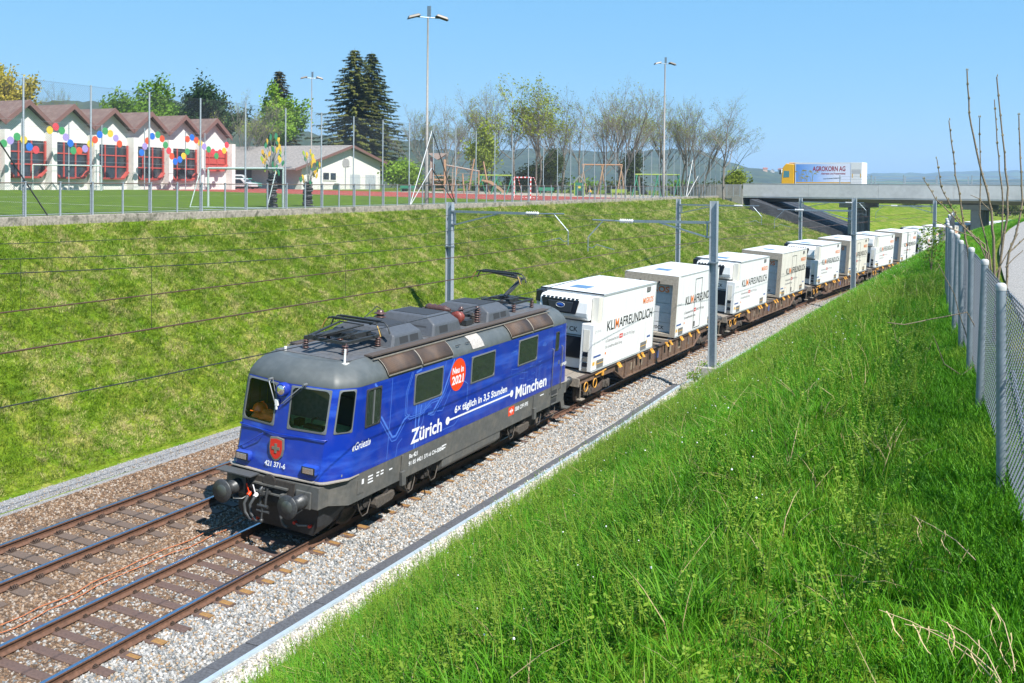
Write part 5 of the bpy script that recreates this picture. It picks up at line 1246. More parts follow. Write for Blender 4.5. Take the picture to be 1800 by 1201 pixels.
# kerb wall below the fence
m_kerb = mat('mossy_concrete', (.30, .27, .225), .95, 0, .3, 3, .6, 18, stretch='world', col2=(.10, .10, .07), c2lo=.48, c2hi=.7)
kr = thing('kerb_wall', 'low mossy concrete kerb under the sports ground fence', 'kerb', loc=(-16.35, 60, zfield(-16.4, 60) - .3))
bpy.context.view_layer.update(); kinv = kr.matrix_world.inverted()
for i, y in enumerate(frange(-12, 128, 4)[:-1]):
    b = MB(); z = zfield(-16.4, y); z2 = zfield(-16.4, y + 4); pts = []
    for yy, zz in ((y + .01, z), (y + 3.99, z2)):
        for x, dz in ((-16.62, -.5), (-16.12, -.5), (-16.14, .05), (-16.60, .06)): pts.append(kinv @ Vector((x, yy, zz + dz)))
    b.add(pts, [(0, 1, 2, 3), (7, 6, 5, 4), (1, 5, 6, 2), (2, 6, 7, 3), (3, 7, 4, 0)]); b.build('kerb_block', m_kerb, kr, bevel=.02)
# ------------------------------------------------------------------ tall wire fence and low railing
def lattice(w, h, cell, t):
    """diamond wire mesh in the YZ plane from (0,0) to (w,h), flat wires"""
    v = []; f = []; st = cell * 1.414
    for sg in (1, -1):
        c = -h if sg > 0 else 0.0
        while c < w + (0 if sg > 0 else h):
            # line y = c + sg*z
            z0, z1 = 0.0, h
            ya, yb = c + sg * z0, c + sg * z1
            if sg > 0:
                if ya < 0: z0 = -c
                if yb > w: z1 = w - c
            else:
                if ya > w: z0 = c - w
                if yb < 0: z1 = c
            if z1 - z0 > .02:
                o = len(v)
                for z in (z0, z1):
                    y = c + sg * z; v += [(0, y - t, z), (0, y + t, z)]
                f.append((o, o + 1, o + 3, o + 2))
            c += st
    me = bpy.data.meshes.new('wire_mesh'); me.from_pydata(v, [], f); return me
m_meshw = mat('mesh_wire', (.15, .16, .165), .5, .5)
FX = -16.4; FY0 = 6.55 - 1.5 * 4
LAT_T = lattice(3.0, 4.85, .06, .0032); LAT_T.materials.append(m_meshw)
LAT_L = lattice(1.5, 1.12, .06, .0032); LAT_L.materials.append(m_meshw)
tall = thing('ball_fence', 'tall wire mesh fence on slim steel posts along the sports ground', 'fence', loc=(FX, FY0, 0)); low = thing('railing', 'low steel railing with wire mesh along the top of the grass slope', 'railing', loc=(FX + .09, FY0, 0))
pm = MB(); pm.cyl((0, 0, 0), (0, 0, 4.9), .036, 8); TP = pm.mesh('post'); TP.materials.append(m_galv2)
pm = MB(); pm.box((0, 0, .61), (.055, .055, 1.22)); pm.box((0, 0, 1.235), (.075, .075, .03)); LP_ = pm.mesh('post'); LP_.materials.append(m_galv2)
nlow = 84
for i in range(nlow):
    y = 1.5 * i; z = zfield(FX, FY0 + y) + .05
    o = obj('post', LP_, None, low); o.location = (0, y, z)
    if i < nlow - 1:
        dz = zfield(FX, FY0 + y + 1.5) - zfield(FX, FY0 + y)
        o = obj('wire_mesh', LAT_L, None, low); o.location = (.02, y, z + .05)
        b = MB(); b.cyl((0, y, z + 1.19), (0, y + 1.5, z + dz + 1.19), .022, 6); b.build('top_rail', mat('rusty_rail', (.17, .125, .10), .7, .3, .2, 3), low)
        b = MB(); b.cyl((0, y, z + .06), (0, y + 1.5, z + dz + .06), .016, 6); b.build('bottom_rail', m_galv2, low)
    if i % 2 == 1:
        o = obj('post', TP, None, tall); o.location = (0, y, z)
        if i < nlow - 2: o = obj('wire_mesh', LAT_T, None, tall); o.location = (.02, y, z + .03)
for h in (1.6, 3.2, 4.85):
    b = MB(); b.tube([(.02, 1.5, zfield(FX, FY0 + 1.5) + .05 + h), (.02, 1.5 * (nlow - 1), zfield(FX, FY0 + 1.5 * (nlow - 1)) + .05 + h)], .004, 4); b.build('tension_wire', m_meshw, tall)
m_brace = mat('brace_grey', (.46, .48, .49), .5, .2)
def fy(px): return on_x(px, 355, FX).y - FY0
for top_px, ztop, base_px, m_ in ((757, 4.6, 718, m_brace), (757, 2.3, 719, m_brace), (758, 4.6, 797, m_dark), (757, 2.3, 796, m_dark), (1216, 4.5, 1204, m_white), (1226, 2.6, 1206, m_white), (1296, 4.3, 1283, m_white), (1296, 2.6, 1284, m_white)):
    ya, yb = fy(top_px), fy(base_px); b = MB(); b.cyl((.05, ya, zfield(FX, FY0 + ya) + ztop), (.12, yb, zfield(FX, FY0 + yb) + .08), .03, 6); b.build('brace', m_, tall)
b = MB(); b.cyl((.05, fy(-40), zfield(FX, 4) + 3.7), (.1, fy(80), zfield(FX, 8) + .08), .025, 6); b.build('brace', m_dark, tall)

# ------------------------------------------------------------------ floodlight poles
def floodlight(label, base, h, heads, r=.075):
    t = thing('floodlight_pole', label, 'floodlight', 'floodlight poles of the sports ground', loc=base)
    b = MB(); b.tube([(0, 0, -.2), (0, 0, h * .28), (0, 0, h * .281), (0, 0, h)], [r * 1.6, r * 1.5, r, r * .6], 10); b.build('pole', mat('pole_grey', (.27, .255, .235), .6, 0, .12, 2), t)
    b = MB(); b.cyl((-.5, -.5, h), (.5, .5, h), .035, 6); b.build('crossbar', m_galv, t)
    for k in range(heads):
        s_ = (-1, 1)[k % 2]; R_ = Matrix.Rotation(radians(40), 3, 'Z') @ Matrix.Rotation(radians(16 * s_), 3, 'Y')
        b = MB(); b.box((s_ * .68, s_ * .58, h + .05 + .02 * k), (.85, .55, .16), R_, .75); hd = b.build('lamp_head', mat('lamp_housing', (.16, .145, .13), .5, .2), t, bevel=.03)
        b = MB(); b.box((s_ * .68, s_ * .58, h - .035 + .02 * k), (.8, .5, .02), R_); b.build('lamp_glass', m_dark, hd)
    if h > 10:
        b = MB(); b.box((.05, .05, h + .4), (.25, .06, .65)); b.build('lamp_head', m_galv, t)
    return t
floodlight('tallest floodlight pole, behind the braced post of the wire fence', (-17.0, 38.3, 6.85), 11.55, 2, .085)
floodlight('slim floodlight pole standing among the bare trees at the right', (-17.0, 93, 7.0), 14.9, 2, .11)
p3 = cam_point(547, 333, 116); floodlight('floodlight pole with two lamp heads in front of the white shed', (p3.x, p3.y, zfield(p3.x, p3.y)), 12.9, 2, .07)

# ------------------------------------------------------------------ school sports hall
m_wall = mat('white_render', (.78, .77, .73), .8, 0, .06, 1.2, .08, 20)
m_tile = mat('roof_brown', (.165, .105, .088), .85, 0, .2, 2, .3, 14, col2=(.21, .145, .12))
m_fascia = mat('fascia_brown', (.20, .105, .09), .7, 0, .12, 3)
m_redf = mat('red_frame', (.50, .085, .07), .5, 0, .08, 3)
m_pane = mat('hall_pane', (.035, .045, .055), .08, 0, .5, .5, spec=.7)
HX = -60.0; HB = 7.2; BAY = 4.78; Y0 = 45.0 - BAY / 2
hall = thing('sports_hall', 'white sports hall with a zigzag roof of brown gables and red framed windows', 'building', loc=(HX, Y0, HB))
ZE, ZA = 13.1 - HB, 14.85 - HB
for i in range(-2, 6):
    ya = BAY * i
    b = MB(); b.prism([(ya, 0), (ya + BAY, 0), (ya + BAY, ZE - .15), (ya + BAY / 2, ZA - .2), (ya, ZE - .15)], 'X', -18, -.35); b.build('wall', m_wall, hall)
    for sg in (0, 1):
        b = MB(); y1, y2 = (ya - .02, ya + BAY / 2) if sg == 0 else (ya + BAY / 2, ya + BAY + .02); z1, z2 = (ZE - .1, ZA) if sg == 0 else (ZA, ZE - .1)
        b.prism([(y1, z1), (y2, z2), (y2, z2 + .16), (y1, z1 + .16)], 'X', -18.5, .28); rf = b.build('roof_slope', m_tile, hall)
        b = MB(); b.prism([(y1, z1 - .28), (y2, z2 - .28), (y2, z2 + .20), (y1, z1 + .20)], 'X', .28, .36); b.build('fascia', m_fascia, rf)
    b = MB(); b.bx(-.6, .55, ya - .28, ya + .28, -.3, 5.15); b.build('pilaster', m_wall, hall)
    w0, w1, zb_, zt_ = ya + .42, ya + BAY - .42, 1.15, 4.35
    blind = i == 5
    if blind: zb_ = 2.2
    ch = .65
    b = MB(); b.prism([(w0 + ch, zb_), (w1 - ch, zb_), (w1, zb_ + ch), (w1, zt_), (w0, zt_), (w0, zb_ + ch)], 'X', -.36, -.30); wn_ = b.build('window', m_redf if blind else m_pane, hall)
    b = MB()
    for k in (1, 2): yy = lerp(w0, w1, k / 3); b.bx(-.30, -.22, yy - .06, yy + .06, zb_, zt_)
    b.build('mullion', m_redf, wn_); b = MB()
    for k in (1, 2): zz = lerp(zb_, zt_, k / 3 + .02); b.bx(-.30, -.23, w0, w1, zz - .055, zz + .055)
    b.build('transom', m_redf, wn_)
    b = MB()
    for pa, pb in (((w0 + ch, zb_), (w1 - ch, zb_)), ((w1 - ch, zb_), (w1, zb_ + ch)), ((w0, zb_ + ch), (w0 + ch, zb_)), ((w0, zb_ + ch), (w0, zt_)), ((w1, zb_ + ch), (w1, zt_))): b.bar((-.12, pa[0], pa[1]), (-.12, pb[0], pb[1]), .16, .45 if pa[1] == zb_ or pb[1] == zb_ else .16, up=(1, 0, 0))
    b.build('window_frame', m_redf, wn_)
b = MB(); b.bx(-.6, .55, BAY * 6 - .28, BAY * 6 + .28, -.3, 5.15); b.build('pilaster', m_wall, hall)
# coloured discs on a cord before the hall
DC = {'g': ('green', (.06, .34, .12)), 'p': ('lilac', (.38, .30, .66)), 'y': ('yellow', (.78, .55, .05)), 'b': ('blue', (.02, .17, .66)), 'r': ('red', (.70, .07, .09)), 'o': ('orange red', (.74, .10, .035))}
DISCS = [(25, 610, 'g'), (73, 588, 'p'), (120, 562, 'g'), (168, 585, 'y'), (207, 634, 'b'), (253, 655, 'r'), (350, 516, 'y'), (392, 493, 'r'), (435, 520, 'g'), (463, 565, 'p'), (495, 608, 'b'), (516, 660, 'g'), (558, 661, 'o'), (598, 647, 'p'), (634, 613, 'y'), (668, 583, 'o'), (701, 547, 'b'), (740, 523, 'g'), (776, 540, 'y'), (815, 572, 'p'), (840, 613, 'o'), (996, 674, 'b'), (1018, 630, 'p'), (1038, 591, 'o'), (1071, 559, 'b'), (1110, 549, 'g'), (1140, 577, 'o'), (1164, 621, 'g'), (1187, 661, 'r'), (1208, 699, 'o'), (1232, 737, 'b'), (1265, 723, 'b'), (1291, 698, 'y'), (1317, 667, 'g'), (1318, 579, 'o'), (1350, 567, 'b'), (1380, 587, 'o'), (1408, 608, 'y'), (1436, 632, 'p'), (1467, 651, 'g'), (1497, 668, 'r'), (1521, 698, 'g'), (1547, 673, 'r'), (1576, 660, 'y'), (1594, 620, 'r')]
ONES = 'zeroth first second third fourth fifth sixth seventh eighth ninth tenth eleventh twelfth thirteenth fourteenth fifteenth sixteenth seventeenth eighteenth nineteenth'.split()
def ordinal(n): return ONES[n] if n < 20 else {2: 'twenty', 3: 'thirty', 4: 'forty'}[n // 10] + '-' + ONES[n % 10] if n % 10 else {2: 'twentieth', 3: 'thirtieth', 4: 'fortieth'}[n // 10]
NX = HX + 2.2; dpos = []
dm = MB(); dm.lathe([(0, -.02), (.33, -.02), (.34, 0), (.33, .02), (0, .02)], (0, 0, 0), 'X', 22, False); DM = {}
for k, (a, c, col) in enumerate(DISCS):
    p = on_x(a / 4, 100 + c / 4, NX); dpos.append(p)
    if col not in DM: me = dm.mesh('painted_disc'); me.materials.append(mat('disc_' + col, DC[col][1], .5, 0, .12, 4)); DM[col] = me
    o = obj('painted_disc', DM[col]); o.location = p
    tag(o, '%s painted disc before the sports hall, %s from the left in the garland' % (DC[col][0], ordinal(k + 1)), 'disc', 'painted discs hung before the sports hall')
bn = thing('ball_net_poles', 'thin steel poles and wires of the ball net before the sports hall', 'ball net', loc=(NX - .06, 45, HB))
for k, px in enumerate((38, 121, 179, 254, 326, 360)):
    p = on_x(px, 300, NX - .06); b = MB(); b.cyl((0, p.y - 45, zfield(NX, p.y) - HB), (0, p.y - 45, 6.0), .05, 6); b.build('net_pole', m_galv2, bn)
for z in (2.6, 4.0, 5.9):
    b = MB(); b.cyl((0, on_x(0, 300, NX).y - 45, z), (0, on_x(405, 300, NX).y - 45, z), .012, 4); b.build('net_wire', m_galv2, bn)
for seg in ((0, 6), (6, 21), (21, 34), (34, 45)):
    b = MB(); b.tube([Vector((-.03, p.y - 45, p.z - HB)) + Vector((.06 - .03, 0, 0)) for p in dpos[seg[0]:seg[1]]], .012, 4); b.build('cord', m_galv2, bn)
# ------------------------------------------------------------------ white shed with the gable
SX = -60.5; GL, GR, GA = on_x(530, 330, SX).y, on_x(668, 330, SX).y, on_x(613, 257, SX)
shed = thing('white_shed', 'white gabled shed with two garage doors beyond the red track', 'building', loc=(SX, GL, HB))
W_ = GR - GL; ya = GA.y - GL; za = GA.z - HB; ze1 = on_x(530, 290, SX).z - HB + .15; ze2 = on_x(668, 284, SX).z - HB
b = MB(); b.prism([(0, -.3), (W_, -.3), (W_, ze2 - .1), (ya, za - .25), (0, ze1 - .1)], 'X', -22, 0); b.build('wall', m_wall, shed)
m_shroof = mat('pale_tile_roof', (.25, .225, .205), .9, 0, .2, 3, .4, 16, col2=(.33, .30, .275))
for (y1, z1, y2, z2) in ((-2.2, ze1 - .75, ya, za), (ya, za, W_ + .8, ze2 - .3)):
    b = MB(); b.prism([(y1, z1 - .05), (y2, z2 - .05), (y2, z2 + .12), (y1, z1 + .12)], 'X', -22.6, .7); rf = b.build('roof_slope', m_shroof, shed)
    b = MB(); b.prism([(y1, z1 - .2), (y2, z2 - .2), (y2, z2 + .15), (y1, z1 + .15)], 'X', .7, .78); b.build('bargeboard', m_fascia, rf)
m_gar = mat('garage_door', (.48, .52, .56), .5, 0, .05, 3)
for a, c in ((615, 633), (642, 660)):
    b = MB(); b.bx(.0, .03, on_x(a, 320, SX).y - GL, on_x(c, 320, SX).y - GL, 0, 2.25); b.build('garage_door', m_gar, shed)
b = MB(); b.bx(0, .04, on_x(568, 320, SX).y - GL, on_x(590, 320, SX).y - GL, 1.45, 2.35); wn_ = b.build('window', m_pane, shed)
b = MB(); b.bx(.04, .08, on_x(568, 320, SX).y - GL - .1, on_x(590, 320, SX).y - GL + .1, 1.36, 1.46); b.bx(.04, .07, on_x(579, 320, SX).y - GL - .15, on_x(579, 320, SX).y - GL + .15, 1.46, 2.35); b.build('window_frame', m_white, wn_)
for k in range(4):
    b = MB(); b.bx(-20 + 5 * k, -17.6 + 5 * k, -.03, 0, .2, 2.6); b.build('side_door', m_dark if k % 2 else mat('grey_door', (.20, .21, .23), .6), shed)
bh = thing('basketball_hoop', 'grey basketball board with a hoop on a thin post before the white shed', 'basketball hoop', loc=(SX + 2.2, on_x(607, 325, SX + 2.2).y, zfield(SX + 2.2, 95)))
zb1 = on_x(605, 288, SX + 2.2).z - zfield(SX + 2.2, 95)
b = MB(); b.cyl((0, 0, 0), (0, 0, zb1 - .3), .06, 8); b.build('post', m_galv2, bh)
b = MB(); b.prism([(-.55, -.5), (.55, -.5), (.8, -.1), (.75, .35), (.4, .65), (-.4, .65), (-.75, .35), (-.8, -.1)], 'X', .05, .1); o = b.build('board', mat('board_grey', (.36, .35, .35), .7, 0, .1, 4), bh); o.location.z = zb1
b = MB(); b.tube([(.5 + .23 * cos(a * pi / 8), .23 * sin(a * pi / 8), zb1 - .35) for a in range(17)], .02, 5); b.build('hoop', m_dark, bh)
# parked vehicles on the forecourt
def small_car(label, loc, rz, van, col):
    t = thing('parked_van' if van else 'parked_car', label, 'van' if van else 'car', 'vehicles parked by the white shed', loc=loc, rz=rz); t.scale = (.85, .85, .85)
    L_, H_ = (4.6, 1.95) if van else (4.2, 1.5)
    pr = [(-L_ / 2, .3), (L_ / 2, .3), (L_ / 2, .95), (L_ / 2 - .9, 1.05), (L_ / 2 - 1.5, H_ - .1), (L_ / 2 - 1.8, H_), (-L_ / 2 + .25, H_), (-L_ / 2, H_ - .5)] if van else [(-2.1, .3), (2.1, .3), (2.1, .75), (1.1, .92), (.5, 1.45), (-1.2, 1.48), (-1.9, 1.0), (-2.1, .9)]
    b = MB(); b.prism(pr, 'Y', -.85, .85); bd = b.build('body', mat('car_' + col, {'white': (.75, .76, .77), 'green': (.10, .38, .30), 'grey': (.3, .32, .34)}[col], .3, 0, coat=.5), t, bevel=.06)
    for s_ in (-1, 1):
        b = MB(); xw = L_ / 2 - 1.5; b.prism([(-L_ / 2 + (.6 if van else .5), H_ - .75), (xw + .35, H_ - .75), (xw - .25, H_ - .2), (-L_ / 2 + .7, H_ - .2)], 'Y', s_ * .86 - .005, s_ * .86 + .005); b.build('window', m_pane, t)
        for x in (-L_ / 2 + .8, L_ / 2 - .8):
            b = MB(); b.cyl((x, s_ * .72, .32), (x, s_ * .88, .32), .32, 16); w_ = b.build('wheel', m_black, t); b = MB(); b.cyl((x, s_ * .881, .32), (x, s_ * .89, .32), .2, 12); b.build('rim', m_galv, w_)
    b = MB(); b.add([(L_ / 2 - .92, -.7, 1.1), (L_ / 2 - .92, .7, 1.1), (L_ / 2 - 1.5, .65, H_ - .18), (L_ / 2 - 1.5, -.65, H_ - .18)], [(0, 1, 2, 3)]); o = b.build('windscreen', m_pane, t); o.location = (.03, 0, .02)
    return t
for lab, px, d, rz, van, col in (('white van parked by the shed, left of the green car', 420, 124, .5, True, 'white'), ('white van parked behind the green car by the shed', 441, 128, .4, True, 'white'), ('green car parked between the white vans by the shed', 432, 121, .2, False, 'green'), ('white car parked nearest the red track by the shed', 424, 117, .15, False, 'white')):
    p = cam_point(px, 331, d); small_car(lab, (p.x, p.y, zfield(p.x, p.y) + .02), rz, van, col)
# ------------------------------------------------------------------ goals
def goal(label, loc, rz, w, h, m_):
    t = thing('football_goal', label, 'goal', 'goals on the sports ground', loc=loc, rz=rz)
    for s_ in (-1, 1):
        b = MB(); b.cyl((0, s_ * w / 2, 0), (0, s_ * w / 2, h), .06, 8); b.build('goal_post', m_, t)
        b = MB(); b.tube([(0, s_ * w / 2, h), (-.7, s_ * w / 2, h), (-1.7, s_ * w / 2, 0)], .025, 6); b.build('net_support', m_, t)
    b = MB(); b.cyl((0, -w / 2, h), (0, w / 2, h), .06, 8); b.build('crossbar', m_, t)
    b = MB(); b.cyl((-1.7, -w / 2, .04), (-1.7, w / 2, .04), .03, 6); b.build('ground_bar', m_, t)
    return t
m_goal = mat('goal_paint', (.45, .55, .52), .5)
g1 = cam_point(445, 363, 51); goal('pale grey football goal behind the tyre sculptures', (g1.x - .5, g1.y, zfield(g1.x, g1.y)), radians(100), 4.2, 2.0, m_goal)
g2 = cam_point(118, 331, 88); goal('pale grey football goal far off before the hall windows', (g2.x, g2.y, zfield(g2.x, g2.y)), radians(-50), 5.5, 2.2, m_goal)
g3 = cam_point(918, 350, 92)
m_rw = bpy.data.materials.new('red_white_bands'); m_rw.use_nodes = True; n_ = m_rw.node_tree.nodes; l_ = m_rw.node_tree.links
tc = n_.new('ShaderNodeTexCoord'); wv = n_.new('ShaderNodeTexChecker'); wv.inputs['Scale'].default_value = 5; wv.inputs[1].default_value = (.65, .05, .03, 1); wv.inputs[2].default_value = (.8, .8, .8, 1); l_.new(tc.outputs['Object'], wv.inputs[0]); l_.new(wv.outputs[0], n_['Principled BSDF'].inputs['Base Color'])
goal('small red and white banded goal beside the red track', (g3.x, g3.y, zfield(g3.x, g3.y)), radians(-95), 1.7, 1.9, m_rw)
# ------------------------------------------------------------------ tyre tree sculptures
def tyre_tree(label, loc, h, top, nl, seed):
    t = thing('tyre_sculpture', label, 'sculpture', 'tyre tree sculptures', loc=loc); rnd = random.Random(seed)
    n = int(h / .135); m_ty = mat('tyre_black', (.022, .022, .025), .6, 0, .3, 9)
    for k in range(n):
        r = .20 + .07 * (1 - k / n) + rnd.uniform(-.02, .02); b = MB(); pr = [(r - .10, -.06), (r, -.055), (r + .03, 0), (r, .055), (r - .10, .06)]
        b.lathe(pr, (0, 0, 0), 'Z', 12); o = b.build('tyre', m_ty, t); o.location = (rnd.uniform(-.04, .04), rnd.uniform(-.04, .04), .07 + .135 * k); o.rotation_euler = (rnd.uniform(-.22, .22), rnd.uniform(-.22, .22), 0)
        if k % 2 == 0:
            b = MB(); a0 = rnd.uniform(-2, 0); b.tube([((r + .035) * cos(a0 + .2 * q), (r + .035) * sin(a0 + .2 * q), .07 + .135 * k + .02 * sin(q * 2)) for q in range(8)], .012, 4); b.build('strand', mat('grey_highlight', (.38, .40, .44), .8), t)  # pale wavy arcs drawn round the tyres as their whitish highlights
    cols = [('leaf_yellow', (.72, .48, .04)), ('leaf_green', (.03, .22, .10)), ('leaf_lime', (.33, .45, .04)), ('leaf_ochre', (.66, .38, .03))]
    for k in range(nl):
        u = (k + .5) / nl; z = lerp(h - .1, top, u ** .9); w = .75 * (1 - abs(u - .45) * 1.3) + .1; a = rnd.uniform(0, 6.28); x, y = w * cos(a) * rnd.uniform(.4, 1), w * sin(a) * rnd.uniform(.4, 1)
        b = MB(); L2, W2 = .165, .075; b.prism([(-W2, 0), (-W2 * .7, L2 * .6), (0, L2), (W2 * .7, L2 * .6), (W2, 0), (W2 * .6, -L2 * .6), (0, -L2), (-W2 * .6, -L2 * .6)], 'X', -.012, .012)
        nm, c = cols[rnd.choice((0, 0, 1, 2, 1, 3))]; o = b.build('leaf', mat(nm, c, .5), t); o.location = (x, y, z); o.rotation_euler = (rnd.uniform(-.4, .4), 0, rnd.uniform(-1.0, .2))
        b = MB(); b.tube([(0, 0, h - .3), (x * .4, y * .4, lerp(h, z, .6)), (x, y, z)], .010, 4); b.build('stalk', mat('stalk_wire', (.30, .32, .30), .6, .4), t)
p = cam_point(478, 366, 52); tyre_tree('larger sculpture of stacked black tyres topped with yellow and green leaves', (p.x, p.y, zfield(p.x, p.y)), 1.85, 3.75, 40, 1)
p = cam_point(541, 363, 55); tyre_tree('smaller sculpture of stacked black tyres topped with yellow and green leaves', (p.x, p.y, zfield(p.x, p.y)), 1.35, 3.0, 26, 2)
# ------------------------------------------------------------------ playground
m_pw = mat('larch_wood', (.42, .27, .16), .8, 0, .2, 3, .2, 20); m_pw2 = mat('grey_wood', (.36, .30, .25), .85, 0, .2, 3)
m_grn = mat('play_green', (.035, .25, .14), .5); m_lime = mat('play_lime', (.30, .40, .05), .5)
def at_px(px, d, dz=0): p = cam_point(px, 335, d); return Vector((p.x, p.y, zfield(p.x, p.y) + dz))
def frame_to(p): return Matrix.Translation(p) @ Matrix.Rotation(-YAW, 4, 'Z')     # local x to the right of the view, y away
t = thing('play_tower', 'wooden climbing tower with ropes, slanting poles and a slide', 'play tower', mw=frame_to(at_px(770, 112)))
for x, y in ((-.55, -.6), (.75, -.6), (-.55, .7), (.75, .7)):
    b = MB(); b.cyl((x, y, 0), (x * .95, y, 3.3 + (.5 if x > 0 else 0)), .09, 8); b.build('post', m_pw, t)
b = MB(); b.prism([(-1.0, 4.45), (.9, 4.45), (.9, 4.35), (0, 3.75), (-.1, 3.75), (-1.0, 4.35)], 'Y', -.9, .9); b.build('roof', mat('shingle', (.36, .31, .27), .9, 0, .2, 5), t)
for k in range(5):
    b = MB(); b.bx(-.85 + .0, -.62, -.6 + .26 * k, -.36 + .26 * k, 1.6, 4.0 - .1 * k); b.build('plank', m_pw2, t)
for z in (.5, 1.0, 1.5, 2.0):
    b = MB(); b.bx(-.6, .8, -.68, -.58, z - .05, z + .05); b.build('rung', m_pw, t)
b = MB(); b.bx(-.6, .8, -.6, .7, 1.55, 1.63); b.build('platform', m_pw, t)
b = MB(); b.cyl((.9, 0, 3.15), (4.6, .2, 2.5), .09, 8); b.build('beam', m_pw2, t)
for pa, pb in (((1.6, .1, 0), (2.1, .1, 3.0)), ((3.4, .1, .4), (4.0, .1, 3.9)), ((4.5, .2, 0), (4.5, .2, 2.6)), ((5.7, .1, 0), (5.0, .1, 3.6)), ((2.9, 0, 0), (2.7, .1, 2.2))):
    b = MB(); b.cyl(pa, pb, .085, 8); b.build('pole', m_pw, t)
b = MB(); b.bx(-1.1, 2.4, .05, .15, .95, 1.02); b.build('balance_beam', m_pw, t)
b = MB(); b.prism([(4.8, 1.45), (5.6, 1.25), (6.6, .6), (7.2, .1), (7.6, .1), (6.9, .75), (5.9, 1.45), (4.9, 1.62)], 'Y', -.35, .35); b.build('slide', m_pw, t)
for k in range(4):
    b = MB(); b.tube([(1.0, .1, 1.2 + .4 * k), (2.6, .1, 1.0 + .42 * k), (4.4, .1, 1.25 + .3 * k)], .02, 5); b.build('strand', m_pw2, t)
def swing(label, px, d, w, h, c1, c2, nmid=1):
    t = thing('swing_frame', label, 'swing', 'swings on the playground', mw=frame_to(at_px(px, d)))
    b = MB(); b.cyl((-w / 2 - .15, 0, h), (w / 2 + .15, 0, h), .085, 8); b.build('beam', c2, t)
    for k in range(nmid + 2):
        x = -w / 2 + w * k / (nmid + 1)
        for s_ in (-1, 1):
            b = MB(); b.cyl((x - s_ * .12, 0, h), (x + s_ * .55, s_ * .5, 0), .07, 6); b.build('leg', c1, t)
    for k in range(nmid + 1):
        x = -w / 2 + w * (k + .5) / (nmid + 1); b = MB(); b.box((x, 0, .5), (.45, .2, .05)); b.build('swing_seat', m_black, t)
        for s_ in (-.2, .2):
            b = MB(); b.cyl((x + s_, 0, .5), (x + s_, 0, h), .012, 4); b.build('chain', m_galv, t)
swing('bright green swing frame beside the wooden climbing tower', 872, 116, 3.5, 2.15, m_grn, m_lime)
swing('bright green swing frame with a lime beam behind the floodlight pole', 1155, 118, 4.9, 2.6, m_grn, m_lime)
swing('brown wooden swing frame with a long round beam', 1058, 122, 4.6, 3.7, m_pw, mat('reddish_beam', (.42, .22, .11), .7), 1)
t = thing('playhouse', 'small green playhouse with lime posts and a pointed roof', 'playhouse', mw=frame_to(at_px(1018, 114)))
for x in (-.55, .55):
    b = MB(); b.bx(x - .06, x + .06, -.5, -.38, 0, 1.6); b.build('post', m_lime, t)
b = MB(); b.bx(-.48, .48, -.42, .5, .0, 1.5); b.build('wall', mat('play_dark_green', (.02, .16, .10), .5), t)
b = MB(); b.prism([(-.75, 1.5), (0, 2.35), (.75, 1.5), (.6, 1.45), (0, 2.15), (-.6, 1.45)], 'Y', -.6, .6); b.build('roof', mat('play_grey', (.2, .24, .22), .7), t)
b = MB(); b.disc((0, -.425, 1.0), .16, (0, -1, 0), 14); b.build('porthole', mat('play_yellow', (.75, .6, .05), .5), t)
b = MB(); b.bx(-.25, .25, -.43, -.42, .05, .6); b.build('doorway', m_dark, t)
for lab, px, d in (('green picnic bench left of the tall floodlight pole', 716, 118), ('green bench between the swings and the playhouse', 960, 120), ('lime bench right of the standing child', 1088, 112)):
    t = thing('park_bench', lab, 'bench', 'benches on the playground', mw=frame_to(at_px(px, d))); c = m_lime if 'lime' in lab else m_grn
    b = MB(); b.bx(-.9, .9, -.2, .25, .42, .48); b.build('seat', c, t)
    b = MB(); b.bx(-.9, .9, .25, .30, .5, .85); b.build('backrest', c, t)
    for x in (-.7, .7): b = MB(); b.bx(x - .05, x + .05, -.15, .2, 0, .42); b.build('leg', c, t)
